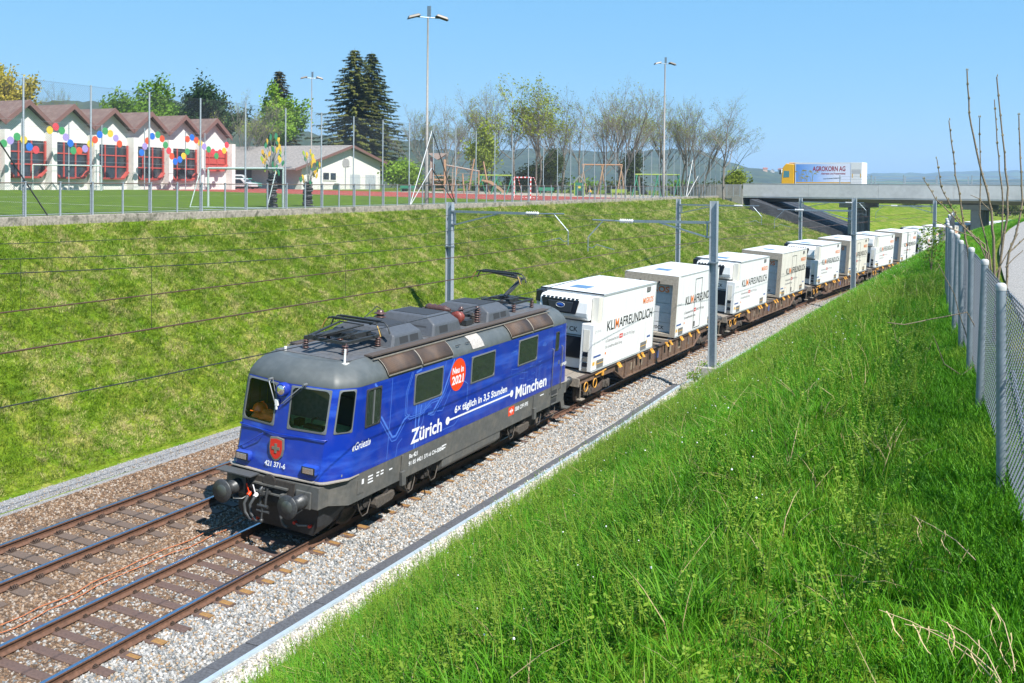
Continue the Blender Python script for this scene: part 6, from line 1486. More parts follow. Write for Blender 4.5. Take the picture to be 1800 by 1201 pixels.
# a small child standing by the sand court
def figure(label, mw, h, top, bottom, hair):
    t = thing('person', label, 'person', mw=mw); s_ = h / 1.1
    J = [((0, 0, .52), .085), ((0, 0, .66), .08), ((0, 0, .80), .085), ((0, 0, .87), .04), ((0, 0, .92), .045), ((0, 0, 1.0), .082), ((0, 0, 1.06), .06),
         ((.10, 0, .80), .045), ((.16, -.04, .66), .034), ((.15, -.12, .54), .028), ((.15, -.15, .49), .026), ((-.10, 0, .80), .045), ((-.17, -.02, .66), .034), ((-.19, -.07, .53), .028), ((-.19, -.09, .48), .026),
         ((.06, 0, .47), .06), ((.07, -.01, .27), .045), ((.075, 0, .06), .034), ((.08, -.07, .025), .028), ((-.06, 0, .47), .06), ((-.08, .02, .27), .045), ((-.085, .02, .06), .034), ((-.09, -.05, .025), .028)]
    E = [(0, 1), (1, 2), (2, 3), (3, 4), (4, 5), (5, 6), (2, 7), (7, 8), (8, 9), (9, 10), (2, 11), (11, 12), (12, 13), (13, 14), (0, 15), (15, 16), (16, 17), (17, 18), (0, 19), (19, 20), (20, 21), (21, 22)]
    me = bpy.data.meshes.new('body'); me.from_pydata([Vector(p) * s_ for p, r in J], E, []); o = obj('body', me, None, t)
    sk = o.modifiers.new('skin', 'SKIN'); o.modifiers.new('sub', 'SUBSURF').levels = 2; o.modifiers['sub'].render_levels = 2
    for i, (p, r) in enumerate(J): me.skin_vertices[0].data[i].radius = (r * s_, r * s_ * .85)
    me.skin_vertices[0].data[0].use_root = True
    m = bpy.data.materials.new('child_clothes'); m.use_nodes = True; n = m.node_tree.nodes; l = m.node_tree.links; tc = n.new('ShaderNodeTexCoord'); sx = n.new('ShaderNodeSeparateXYZ'); l.new(tc.outputs['Object'], sx.inputs[0])
    dv = n.new('ShaderNodeMath'); dv.operation = 'DIVIDE'; dv.inputs[1].default_value = 1.15 * s_; l.new(sx.outputs[2], dv.inputs[0]); r = n.new('ShaderNodeValToRGB'); r.color_ramp.interpolation = 'CONSTANT'; e = r.color_ramp.elements
    e[0].position = 0; e[0].color = (.03, .03, .03, 1); e[1].position = .045; e[1].color = (*bottom, 1); q = e.new(.47); q.color = (*top, 1); q = e.new(.75); q.color = (.55, .33, .24, 1); l.new(dv.outputs[0], r.inputs[0]); l.new(r.outputs[0], n['Principled BSDF'].inputs['Base Color']); me.materials.append(m)
    b = MB(); b.lathe([(.0, .075), (.05, .065), (.085, .03), (.09, -.01), (.075, -.04)], (0, .012, 1.02), 'Z', 14); b.v = [tuple(Vector(p) * s_) for p in b.v]; b.build('hair', mat('hair', hair, .7), t)
    return t
figure('small child in yellow top and blue trousers standing on the sand court', frame_to(at_px(1037, 108)), .98, (.75, .42, .05), (.04, .13, .40), (.10, .06, .03))
# ================================================================== road bridge and lorry
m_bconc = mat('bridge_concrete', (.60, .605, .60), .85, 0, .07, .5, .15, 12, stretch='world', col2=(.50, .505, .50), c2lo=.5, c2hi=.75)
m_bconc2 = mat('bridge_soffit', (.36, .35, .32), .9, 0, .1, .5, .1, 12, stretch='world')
PL, PR = cam_point(1306, 340, 133), cam_point(1800, 340, 115)
PL.z = PR.z = 0; bd = (PR - PL).normalized(); bn_ = Vector((-bd.y, bd.x, 0))
if bn_.y < 0: bn_ = -bn_                                   # away from the camera
BM = Matrix((bd, bn_, Vector((0, 0, 1)))).transposed().to_4x4(); BM.translation = PL
bridge = thing('road_bridge', 'grey concrete road bridge crossing the railway at the right', 'bridge', mw=BM)
BLEN, BW = 75.0, 10.5
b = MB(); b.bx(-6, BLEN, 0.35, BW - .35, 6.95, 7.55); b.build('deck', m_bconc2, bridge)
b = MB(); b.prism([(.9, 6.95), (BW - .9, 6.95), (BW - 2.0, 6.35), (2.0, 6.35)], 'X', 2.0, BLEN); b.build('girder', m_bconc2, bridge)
for k in range(9):
    x0 = 8.6 * k; b = MB(); b.bx(x0 + .012, x0 + 8.588, -.05, .35, 7.0, 8.68); b.build('parapet_panel', m_bconc, bridge, bevel=.015)
    b = MB(); b.bx(x0 + .012, x0 + 8.588, BW - .35, BW, 7.0, 8.55); b.build('parapet_panel', m_bconc, bridge)
b = MB(); b.bx(0, BLEN, -.02, .36, 6.86, 7.0); b.build('drip_edge', m_bconc, bridge)
b = MB(); b.bx(0, BLEN, -.07, .37, 8.68, 8.74); b.build('coping', mat('coping', (.46, .47, .47), .8, 0, .08, 1), bridge)
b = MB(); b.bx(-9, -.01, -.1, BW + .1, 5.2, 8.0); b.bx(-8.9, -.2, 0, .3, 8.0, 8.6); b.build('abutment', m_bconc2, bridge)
def bridge_x(px, d):
    p = cam_point(px, 340, d); return (p - PL).dot(bd)
for px in (1494, 1712):
    x = bridge_x(px, 126 if px < 1600 else 118)
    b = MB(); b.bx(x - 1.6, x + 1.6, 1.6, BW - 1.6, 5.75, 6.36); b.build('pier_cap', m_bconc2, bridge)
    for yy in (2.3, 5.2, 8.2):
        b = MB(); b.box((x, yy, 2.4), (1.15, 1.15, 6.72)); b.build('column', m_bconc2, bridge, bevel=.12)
x0 = bridge_x(1492, 130)
for k in range(24):
    x = x0 + 1.9 * k; b = MB(); b.box((x, .15 if k % 2 == 0 else BW - .2, 9.25), (.1, .1, 1.15)); b.build('railing_post', m_galv2, bridge)
for yy, zz in ((.15, 8.95), (.15, 9.3), (.15, 9.65), (BW - .2, 9.0), (BW - .2, 9.4)):
    b = MB(); b.cyl((x0, yy, zz), (BLEN, yy, zz), .018, 5); b.build('railing_bar', m_galv2, bridge)
# stone paving below the bridge, with the bridge's shade painted into its colour
rv = thing('paved_slope', 'stone paved slope below the left end of the bridge, with shade put into its dark colour', 'paved slope', loc=cam_point(1420, 380, 132)); bpy.context.view_layer.update(); rinv = rv.matrix_world.inverted()
m_pav = mat('shade_toned_paving', (.024, .027, .034), .85, 0, .3, .8, .3, 10, stretch='world', col2=(.042, .046, .055))
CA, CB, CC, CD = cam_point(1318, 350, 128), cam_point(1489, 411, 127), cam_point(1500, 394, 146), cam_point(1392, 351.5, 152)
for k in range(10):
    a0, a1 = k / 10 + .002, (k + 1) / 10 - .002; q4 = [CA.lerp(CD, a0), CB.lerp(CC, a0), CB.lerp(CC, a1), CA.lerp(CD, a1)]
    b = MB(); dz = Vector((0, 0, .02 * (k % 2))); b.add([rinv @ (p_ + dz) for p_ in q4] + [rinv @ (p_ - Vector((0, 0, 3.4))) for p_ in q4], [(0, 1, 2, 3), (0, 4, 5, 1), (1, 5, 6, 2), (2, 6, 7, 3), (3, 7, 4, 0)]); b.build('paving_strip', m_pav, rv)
# small gate fence at the left end of the bridge
gf = thing('end_fence', 'short steel mesh fence between the kerb wall and the bridge end', 'fence', mw=BM @ Matrix.Translation((-.6, -.6, 7.0)))
for k in range(3):
    b = MB(); b.box((-1.4 + .9 * k, 0, .75), (.07, .07, 1.6)); b.build('post', m_galv2, gf)
for k in range(2):
    o = obj('wire_mesh', LAT_L, None, gf); o.location = (-1.4 + .9 * k, -.01, .2); o.rotation_euler = (0, 0, -pi / 2); o.scale = (1, .6, 1.2)
for z in (.15, 1.5): b = MB(); b.bar((-1.4, 0, z), (.4, 0, z), .04); b.build('rail', m_galv2, gf)

# lorry
lx0, lx1 = bridge_x(1373, 133.5), bridge_x(1521, 129.5)
TL = lx1 - lx0
lor = thing('lorry', 'yellow lorry with a blue and white lettered trailer crossing the bridge', 'lorry', mw=BM @ Matrix.Translation((lx0, 3.2, 7.56)))
m_ly = mat('lorry_yellow', (.86, .46, .008), .35, 0, .06, 2, coat=.4)
cabL = TL * .165
b = MB(); b.prism([(0, .55), (cabL, .55), (cabL, 3.75), (cabL * .35, 3.85), (cabL * .08, 3.3), (0, 1.7)], 'Y', 0, 2.45); b.build('cab', m_ly, lor, bevel=.08)
b = MB(); b.bx(cabL * .5, cabL * 1.25, .4, 2.0, 3.86, 3.98); b.build('air_deflector', m_ly, lor, bevel=.04)
b = MB(); b.prism([(cabL * .16, 2.0), (cabL * .62, 2.05), (cabL * .62, 2.85), (cabL * .2, 2.9)], 'Y', -.012, .0); b.build('cab_window', mat('tinted_cyan', (.08, .26, .30), .08, spec=.7), lor)
b = MB(); b.add([(-.005, .15, 1.85), (-.005, 2.3, 1.85), (cabL * .10 - .03, 2.25, 3.05), (cabL * .10 - .03, .2, 3.05)], [(0, 1, 2, 3)]); b.build('windscreen', m_pane, lor)
b = MB(); b.box((-.12, -.12, 2.7), (.16, .2, .55)); b.build('mirror', m_black, lor)
b = MB(); b.bx(cabL * .42, cabL * .62, -.01, 0, 1.0, 1.15); b.build('step', m_black, lor)
TX0, TX1 = cabL + .12, TL
m_trl = bpy.data.materials.new('trailer_print'); m_trl.use_nodes = True; n_ = m_trl.node_tree.nodes; l_ = m_trl.node_tree.links; bs = n_['Principled BSDF']
tc = n_.new('ShaderNodeTexCoord'); sx = n_.new('ShaderNodeSeparateXYZ'); l_.new(tc.outputs['Object'], sx.inputs[0])
mr = n_.new('ShaderNodeMapRange'); mr.inputs[1].default_value = TX0; mr.inputs[2].default_value = lerp(TX0, TX1, .62); l_.new(sx.outputs[0], mr.inputs[0])
r_ = n_.new('ShaderNodeValToRGB'); e = r_.color_ramp.elements; e[0].position = .05; e[0].color = (.10, .25, .60, 1); e[1].position = 1; e[1].color = (.60, .64, .74, 1); q = e.new(.5); q.color = (.26, .42, .72, 1); l_.new(mr.outputs[0], r_.inputs[0]); l_.new(r_.outputs[0], bs.inputs['Base Color']); bs.inputs['Roughness'].default_value = .4
b = MB(); b.bx(TX0, TX1, 0, 2.5, 1.05, 3.95); tb_ = b.build('trailer_body', mat('trailer_white', (.76, .78, .82), .4, 0, .04, 2), lor)
b = MB(); b.bx(TX0 + .12, TX1 - 1.35 - .05, -.006, -.001, 1.42, 3.75); b.build('side_print', m_trl, lor)
b = MB(); b.bx(TX0 + .12, TX1 - 1.4, -.009, -.002, 1.28, 1.42); b.build('yellow_stripe', m_yfilm, lor)
m_dred = mat('dark_red_film', (.36, .015, .02), .5)
text('AGROKORN AG', .86, m_dred, 'lettering', lor, (lerp(TX0, TX1, .27), -.012, 2.85), (1, 0, 0), (0, 0, 1), .02, width=(TX1 - TX0) * .49)
text('Getreide und Futtermittel', .30, m_dred, 'lettering', lor, (lerp(TX0, TX1, .40), -.012, 2.42), (1, 0, 0), (0, 0, 1), .008, width=(TX1 - TX0) * .36)
text('Partner für naturnahe Qualitätsprodukte', .22, m_blackfilm, 'lettering', lor, (lerp(TX0, TX1, .33), -.012, 1.72), (1, 0, .06), (0, 0, 1), .003, shear=.3, width=(TX1 - TX0) * .37)
m_ear = mat('wheat_ear', (.36, .34, .13), .7, 0, .2, 6); rw = random.Random(5)
for k in range(13):
    x = TX0 + .3 + rw.random() * (TX1 - TX0) * .24; z = 1.5; hgt = rw.uniform(.7, 1.8); ln = rw.uniform(-.5, .6)
    b = MB(); pts = [(x + ln * (i / 5) ** 2, z + hgt * (i / 5) - (.25 * (i / 5) ** 4)) for i in range(6)]
    for (xa, za_), (xb, zb_) in zip(pts, pts[1:]): b.add([(xa - .02, -.011, za_), (xa + .02, -.011, za_), (xb + .02, -.011, zb_), (xb - .02, -.011, zb_)], [(0, 1, 2, 3)])
    xe, ze = pts[-1]; b.add([(xe - .05, -.0115, ze), (xe + .03, -.0115, ze - .09), (xe + .38 * (1 if ln > 0 else -1), -.0115, ze - .12), (xe + .2 * (1 if ln > 0 else -1), -.0115, ze + .06)], [(0, 1, 2, 3)]); b.build('wheat_print', m_ear, lor)
b = MB(); b.bx(TX1, TX1 + .05, .05, 2.45, 1.0, 3.9); b.build('rear_door', m_white, lor)
b = MB(); b.bx(TX1 - 1.35, TX1 - .02, -.03, 0, 1.05, 3.9); b.build('side_panel', m_white, lor)
for z0, z1, c in ((3.0, 3.05, m_cgrey), (2.5, 2.95, m_cgrey)): b = MB(); b.bx(TX1 - 1.25, TX1 - .12, -.035, -.03, z0, z1); b.build('panel_shade', mat('pale_grey_film', (.5, .5, .5), .6), lor)
for xx in (TX1 - 1.2, TX1 - .2): b = MB(); b.bx(xx, xx + .1, -.04, -.03, 2.0, 2.5); b.build('marker', m_yfilm, lor)
b = MB(); b.bx(TX0 - .3, TX1 - .3, .7, 1.8, .75, 1.05); b.build('chassis', m_black, lor)
for x in (1.1, cabL + 1.5, TX1 - 4.2, TX1 - 2.9, TX1 - 1.6):
    for y in (.18, 2.3): b = MB(); b.cyl((x, y - .15, .5), (x, y + .15, .5), .5, 18); b.build('wheel', m_black, lor)

# ================================================================== trees
def leafmat(name, a, c, tr=.35): return grass_mat(name, a, c, c, 2, 3, .3, tr)
def branch(v, f, pts, rs, n=5):
    o = len(v); m = len(pts)
    for i, p in enumerate(pts):
        d = (pts[min(i + 1, m - 1)] - pts[max(i - 1, 0)]).normalized(); a = d.orthogonal().normalized(); b_ = d.cross(a)
        for j in range(n): t = 2 * pi * j / n; v.append(tuple(p + (a * cos(t) + b_ * sin(t)) * rs[i]))
    for i in range(m - 1):
        for j in range(n): f.append((o + i * n + j, o + i * n + (j + 1) % n, o + (i + 1) * n + (j + 1) % n, o + (i + 1) * n + j))
def quad_leaf(v, f, p, s, rnd):
    a = Vector((rnd.gauss(0, 1), rnd.gauss(0, 1), rnd.gauss(0, 1))).normalized(); b_ = a.orthogonal().normalized(); c = a.cross(b_); o = len(v)
    v += [tuple(p - b_ * s * .5), tuple(p + c * s * .32), tuple(p + b_ * s * .5), tuple(p - c * s * .32)]; f.append((o, o + 1, o + 2, o + 3))
def grow(seed, h, spread, levels=4, kids_=4, bare=True, trunk_r=.18, upward=.55, stems=1):
    """recursive skeleton; returns wood mesh, and twig end points"""
    rnd = random.Random(seed); v = []; f = []; ends = []
    def rec(p, d, L, r, lev):
        n = 4; pts = [p]; rs = [r]; q = p; dd = d
        for i in range(n):
            dd = (dd + Vector((rnd.gauss(0, .10), rnd.gauss(0, .10), rnd.gauss(0, .06) + .05 * upward))).normalized(); q = q + dd * (L / n); pts.append(q); rs.append(max(.0035, r * (1 - .5 * (i + 1) / n)))
        branch(v, f, pts, rs, 6 if lev == 0 else (4 if lev < 3 else 3))
        if lev >= levels: ends.append((q, dd)); ends.append((pts[2], dd)); return
        nk = kids_ + (2 if lev == 0 else 0)
        for k in range(nk):
            t = rnd.uniform(.35, 1) if lev else rnd.uniform(.30, 1); i = min(n - 1, int(t * n)); base = pts[i].lerp(pts[i + 1], t * n - i) if i < n else pts[-1]
            a = rnd.uniform(0, 6.28); side = Vector((cos(a), sin(a), 0)); nd = (dd * rnd.uniform(.55, 1.0) + side * spread * rnd.uniform(.5, 1.1) + Vector((0, 0, upward * .6))).normalized()
            rec(base, nd, L * rnd.uniform(.85, 1.1) * (.86 - .38 * t), r * rnd.uniform(.36, .52), lev + 1)
        rec(pts[-1], dd, L * .62, rs[-1], lev + 1)
    for s_ in range(stems):
        a = rnd.uniform(0, 6.28); rec(Vector((.15 * cos(a) * (stems > 1), .15 * sin(a) * (stems > 1), -.2)), Vector((.22 * cos(a) * (stems > 1), .22 * sin(a) * (stems > 1), 1)).normalized(), h * .50, trunk_r, 0)
    zm = max(p[2] for p in v); k = h / zm
    me = bpy.data.meshes.new('trunk'); me.from_pydata([(x * k, y * k, z * k) for x, y, z in v], [], f); me.polygons.foreach_set('use_smooth', [True] * len(f))
    return me, [(e * k, d) for e, d in ends]
def leaves(ends, per, size, rad, seed, keep=1.0):
    rnd = random.Random(seed); v = []; f = []
    for e, d in ends:
        if rnd.random() > keep: continue
        for k in range(per):
            p = e + Vector((rnd.gauss(0, rad), rnd.gauss(0, rad), rnd.gauss(0, rad))); quad_leaf(v, f, p, size * rnd.uniform(.6, 1.3), rnd)
    me = bpy.data.meshes.new('crown'); me.from_pydata(v, [], f); return me
m_bark = mat('bark', (.13, .105, .085), .9, 0, .25, 4, .5, 18); m_bark2 = mat('pale_bark', (.22, .195, .165), .9, 0, .25, 4, .4, 18)
def tree(name, label, base, wood, m_w, crown, m_c, rz=0, sc_=1.0, group='trees behind the sports ground'):
    t = thing(name, label, 'tree', group, loc=base, rz=rz); t.scale = (sc_, sc_, sc_)
    obj('trunk', wood, m_w, t); obj('crown', crown, m_c, t); return t
def tbase(px, d): p = cam_point(px, 333, d); return Vector((p.x, p.y, zfield(p.x, p.y) - .05))
def theight(px, ytop, d): b_ = tbase(px, d); return cam_point(px, ytop, d).z - b_.z
l_young = leafmat('young_leaf', (.19, .26, .02), (.36, .43, .06)); l_green = leafmat('spring_leaf', (.13, .26, .02), (.26, .42, .04)); l_gold = leafmat('golden_leaf', (.36, .31, .03), (.54, .43, .06)); l_pine = leafmat('pine_needle', (.015, .045, .014), (.035, .075, .02), .1); l_ivy = leafmat('ivy_leaf', (.05, .08, .012), (.12, .14, .025))
# bare and budding trees: three skeletons shared
SK = []
for sd, sp, up_, lev in ((21, .72, .5, 5), (33, .62, .6, 5), (47, .95, .32, 5)):
    w_, e_ = grow(sd, 10.0, sp, lev, 3, True, .13, up_, 1 if sd == 47 else 2); SK.append((w_, e_, leaves(e_, 1, .10, .10, sd, .28), leaves(e_, 1, .16, .12, sd + 1, .5)))
BARE = [(765, 200, 136, 1, 0, 'bare tree left of the first bare tree, close to the tallest floodlight pole'), (1020, 186, 140, 2, 0, 'bare tree just left of the brown wooden swing'), (1160, 184, 140, 1, 0, 'bare tree standing right behind the slim floodlight pole'), (1228, 196, 134, 0, 0, 'bare tree left of the rightmost spreading tree'), (825, 178, 140, 2, 0, 'bare tree behind the young yellow green tree'), (790, 190, 128, 0, 0, 'bare tree with fine grey twigs right of the tallest floodlight pole'), (855, 168, 134, 1, 0, 'tall bare tree behind the green swing'), (905, 150, 126, 2, 1, 'budding tree with tufts of young leaves, highest of the row'), (940, 160, 130, 1, 1, 'budding tree leaning right of the highest budding tree'), (985, 172, 136, 0, 0, 'bare multi stemmed tree left of the playhouse'), (1045, 178, 132, 1, 0, 'bare slender tree behind the wooden swing'), (1090, 152, 126, 0, 0, 'tallest bare tree left of the slim floodlight pole'), (1125, 175, 132, 2, 0, 'bare spreading tree just left of the slim floodlight pole'), (1195, 190, 135, 1, 0, 'bare tree just right of the slim floodlight pole'), (1272, 184, 122, 2, 0, 'rightmost spreading tree with few leaves near the bridge'), (430, 175, 140, 0, 0, 'bare grey tree between the dark pine and the brown spruce'), (100, 165, 150, 1, 0, 'bare twiggy tree behind the golden tree and the hall roof')]
for px, yt, d, k, lf, lab in BARE:
    h = theight(px, yt - 26, d); w_, e_, c0, c1 = SK[k]
    tt_ = tree('bare_tree', lab, tbase(px, d), w_, m_bark2, c1 if lf else c0, l_young, rz=px * .37, sc_=h / 10.0); tt_.scale = (h / 10 * 1.12, h / 10 * 1.12, h / 10)
# leafy trees
def leafy(name, lab, px, yt, d, wpx, seed, m_c, per=7, size=.34, lev=3, stems=1):
    h = theight(px, yt, d); R = wpx * d / 1772 / 2
    w_, e_ = grow(seed, h, .8, lev, 5, False, .24, .4, stems)
    mx = max(1e-3, sorted([sqrt(p.x ** 2 + p.y ** 2) for p, _ in e_])[int(len(e_) * .92)]); k = R / mx
    for vv in w_.vertices: vv.co.x *= k; vv.co.y *= k
    e_ = [(Vector((p.x * k, p.y * k, p.z)), d_) for p, d_ in e_]
    tree(name, lab, tbase(px, d), w_, m_bark, leaves(e_, per, size, .42, seed + 3), m_c)
leafy('golden_tree', 'golden green spring tree at the left edge behind the hall', 32, 110, 135, 135, 5, l_gold, 16, .42)
leafy('leafy_tree', 'bright green tree behind the middle of the hall roof', 240, 132, 130, 120, 8, l_green, 18, .42)
leafy('leafy_tree', 'bright green bushy tree behind the floodlight pole with two heads', 512, 152, 165, 125, 12, l_green, 18, .50)
leafy('leafy_tree', 'young yellow green tree behind the wooden climbing tower', 838, 215, 120, 60, 15, l_young, 9, .30)
leafy('leafy_bush', 'round green bush left of the wooden climbing tower', 712, 285, 124, 62, 18, l_green, 14, .34)
leafy('leafy_bush', 'small yellow green bush below the rightmost spreading tree', 1291, 300, 136, 26, 19, l_young, 8, .25)
leafy('leafy_bush', 'olive ivy covered stump between the bare trees', 968, 262, 131, 24, 22, l_ivy, 14, .26)
leafy('leafy_bush', 'narrow ivy covered trunk beside the tallest bare tree', 1108, 262, 127, 20, 23, l_ivy, 14, .26)
leafy('leafy_bush', 'olive hedge bush behind the small banded goal', 935, 292, 133, 70, 24, l_ivy, 12, .30)
leafy('pine_tree', 'round dark pine behind the right end of the hall roof', 370, 140, 150, 118, 27, l_pine, 26, .42)
# spruces
def spruce(lab, px, yt, d, wpx, seed, tone):
    rnd = random.Random(seed); h = theight(px, yt, d); R = wpx * d / 1772 / 2; v = []; f = []; lv_ = []; lf_ = []
    branch(v, f, [Vector((0, 0, -.2)), Vector((.05, 0, h * .5)), Vector((0, 0, h))], [.28, .17, .015], 7)
    z = h * .10; 
    while z < h * .985:
        u = z / h; rr = R * (1 - u) ** .72 * (1.0 if u > .18 else .8) * rnd.uniform(.85, 1.08) + .12; n = 7 if u < .8 else 5; a0 = rnd.uniform(0, 6.28)
        for k in range(n):
            a = a0 + 6.28 * k / n + rnd.uniform(-.25, .25); L = rr * rnd.uniform(.7, 1.12); pts = []
            for i in range(6):
                t = i / 5; pts.append(Vector((cos(a) * L * t, sin(a) * L * t, z + L * (.10 * t - .42 * t * t + .22 * t ** 4))))
            branch(v, f, pts, [.045 * (1 - u) + .012, .035 * (1 - u) + .01, .03 * (1 - u) + .008, .016, .012, .006], 3)
            for i in range(int(18 + L * 34)):
                t = rnd.uniform(.10, 1.0); j = min(4, int(t * 5)); p = pts[j].lerp(pts[j + 1], t * 5 - j); w = .30 * (1 - .5 * t) * min(1.2, L)
                p = p + Vector((rnd.gauss(0, w * .5), rnd.gauss(0, w * .5), -abs(rnd.gauss(0, .14)) * (1.3 - t))); s_ = rnd.uniform(.28, .58)
                dr = (Vector((cos(a + rnd.uniform(-.9, .9)), sin(a + rnd.uniform(-.9, .9)), -.45 + rnd.uniform(-.3, .25)))).normalized(); b_ = dr.cross(Vector((0, 0, 1))).normalized() * s_ * .2; o = len(lv_)
                lv_.extend([tuple(p - b_), tuple(p + b_), tuple(p + b_ * .6 + dr * s_), tuple(p - b_ * .6 + dr * s_)]); lf_.append((o, o + 1, o + 2, o + 3))
        z += h * .026 * (1.25 - .5 * u)
    wm = bpy.data.meshes.new('trunk'); wm.from_pydata(v, [], f); cm = bpy.data.meshes.new('crown'); cm.from_pydata(lv_, [], lf_)
    tree('spruce_tree', lab, tbase(px, d), wm, m_bark, cm, tone)
l_sp = leafmat('spruce_needle', (.050, .078, .016), (.175, .185, .042), .2); l_sp2 = leafmat('brown_spruce_needle', (.06, .055, .016), (.13, .105, .035), .15)
spruce('tallest dark spruce, left of the pair behind the white shed', 622, 84, 168, 205, 3, l_sp)
spruce('dark spruce, right of the pair behind the white shed', 652, 90, 172, 185, 4, l_sp)
spruce('brownish spruce behind the bright green bushy tree', 490, 122, 178, 135, 6, l_sp2)
# low hedge line and bushes behind the playground and below the bridge
for i in range(16):
    px = 440 + 58 * i; d = 142 + 3 * (i % 3)
    if 400 < px < 690: continue
    leafy('hedge_bush', 'hedge bush at the back of the sports ground, %s from the left' % ordinal(i + 1), px, 312 + 6 * (i % 3), d, 74, 60 + i, (l_ivy, l_green, l_ivy)[i % 3], 5, .5, 2)

# ================================================================== hills, far land
def hills(name, d, prof, m, depth, seed, rough):
    """ridge seen at depth d; prof = [(px, y_px)...] of its skyline"""
    xs = frange(prof[0][0], prof[-1][0], 9); v = []; f = []; n = 7; k = 0
    for px in xs:
        y = pw(px, prof) + rough * (noise.noise((px * .045, seed, 0)) + .6 * noise.noise((px * .16, seed, 3)) + .5 * noise.noise((px * .45, seed, 7)))
        top = cam_point(px, y, d); dirv = Vector((top.x - CAM_POS.x, top.y - CAM_POS.y, 0)).normalized()
        for i in range(n):
            t = i / (n - 1); p = Vector((top.x, top.y, 0)) + dirv * ((t - .55) * depth); z = (top.z - 3) * sin(pi * min(1, t / .55) / 2) ** .9 + 3 if t < .55 else top.z - (t - .55) * top.z * .6
            z += noise.noise((px * .05, i * 1.7, seed)) * (top.z * .04); v.append((p.x, p.y, z if i != int((n - 1) * .55 + .5) else max(z, top.z)))
        if k:
            for i in range(n - 1): a = (k - 1) * n + i; f.append((a, a + 1, a + n + 1, a + n))
        k += 1
    me = bpy.data.meshes.new(name); me.from_pydata(v, [], f); me.polygons.foreach_set('use_smooth', [True] * len(f)); return struct(obj(name, me, m))
m_forest = mat('forest_hill', (.028, .048, .018), .95, 0, .4, .02, .9, .08, stretch='world', col2=(.055, .075, .025))
m_mead = mat('meadow_hill', (.075, .12, .03), .95, 0, .3, .006, .6, .08, stretch='world', col2=(.03, .05, .02), c2lo=.42, c2hi=.52)
hills('wooded_hill', 900, [(-250, 190), (-60, 184), (120, 182), (200, 183), (300, 181), (420, 205), (560, 240), (660, 250), (760, 250)], m_forest, 500, 1.1, 5)
hills('hillside', 1900, [(560, 262), (700, 258), (820, 268), (960, 262), (1080, 270), (1180, 264), (1236, 268), (1275, 285), (1317, 296), (1370, 304), (1420, 313), (1460, 330)], m_forest, 900, 2.2, 4)
hills('far_hills', 5200, [(-300, 290), (1100, 298), (1300, 305), (1440, 303), (1600, 305), (1720, 302), (1850, 300), (2100, 296)], m_mead, 2400, 3.3, 2.2)
hills('meadow_rise', 2600, [(1250, 318), (1400, 316), (1550, 318), (1700, 317), (1850, 316), (2050, 314)], m_mead, 1000, 5.1, 2)
# houses on the hillside and beyond the bridge
m_hroof = mat('red_tile', (.34, .11, .06), .85, 0, .2, 3); m_hw = mat('house_wall', (.70, .66, .58), .8); m_hp = mat('house_peach', (.62, .40, .27), .8)
def house(label, p, w, dpt, h, wall, rz):
    t = thing('house', label, 'house', 'houses in the distance', loc=p, rz=rz)
    b = MB(); b.prism([(-w / 2, -2), (w / 2, -2), (w / 2, h), (0, h + w * .32), (-w / 2, h)], 'Y', -dpt / 2, dpt / 2); b.build('wall', wall, t)
    for s_ in (-1, 1): b = MB(); b.prism([(s_ * (w / 2 + .5), h - .3), (0, h + w * .32), (0, h + w * .32 + .3), (s_ * (w / 2 + .5), h)], 'Y', -dpt / 2 - .5, dpt / 2 + .5); b.build('roof', m_hroof, t)
    for s_ in (-1, 1):
        for z in (1.0, 3.6):
            if z + 1.3 < h: b = MB(); b.bx(s_ * w * .22 - .5, s_ * w * .22 + .5, -dpt / 2 - .04, -dpt / 2, z, z + 1.2); b.build('window', m_pane, t)
    return t
rh = random.Random(9)
HP = [(1138, 296), (1152, 291), (1166, 297), (1178, 290), (1190, 299), (1203, 294), (1128, 304), (1146, 308), (1176, 307), (1345, 298), (1358, 301), (1372, 299), (905, 303), (938, 300), (1085, 297)]
for k, (px, py) in enumerate(HP):
    p = cam_point(px, py, 1700 + 40 * (k % 4)); house('tiny pale house on the wooded hillside, %s from the left' % ordinal(sorted(HP).index((px, py)) + 1), (p.x, p.y, p.z - 3), 6, 7, 4, m_hw if k % 3 else m_hp, rh.uniform(0, 3))
for lab, px, py, d, wl, rz in (('peach house with a red roof seen below the bridge deck', 1455, 362, 235, m_hp, .5), ('pale house with a red roof seen below the bridge, beside the peach house', 1472, 362, 250, m_hw, 1.2), ('pale house with a red roof far right below the bridge', 1612, 366, 300, m_hw, .2), ('reddish house right of the left columns below the bridge', 1580, 362, 280, m_hp, .9)):
    p = cam_point(px, py, d); house(lab, (p.x, p.y, p.z - 3.2), 8, 10, 4.2, wl, rz)
def bush_below(lab, px, py, d, wpx, hpx, seed, m_c):
    p = cam_point(px, py, d); h = hpx * d / 1772; w_, e_ = grow(seed, h, .9, 2, 5, False, .12, .3, 2); R = wpx * d / 3544; mx = max(sqrt(q.x ** 2 + q.y ** 2) for q, _ in e_); k = R / mx
    for vv in w_.vertices: vv.co.x *= k; vv.co.y *= k
    tree('shrub', lab, p - Vector((0, 0, .2)), w_, m_bark, leaves([(Vector((q.x * k, q.y * k, q.z)), d_) for q, d_ in e_], 8, .5 * d / 200, .35 * d / 150, seed), m_c, group='shrubs below the bridge')
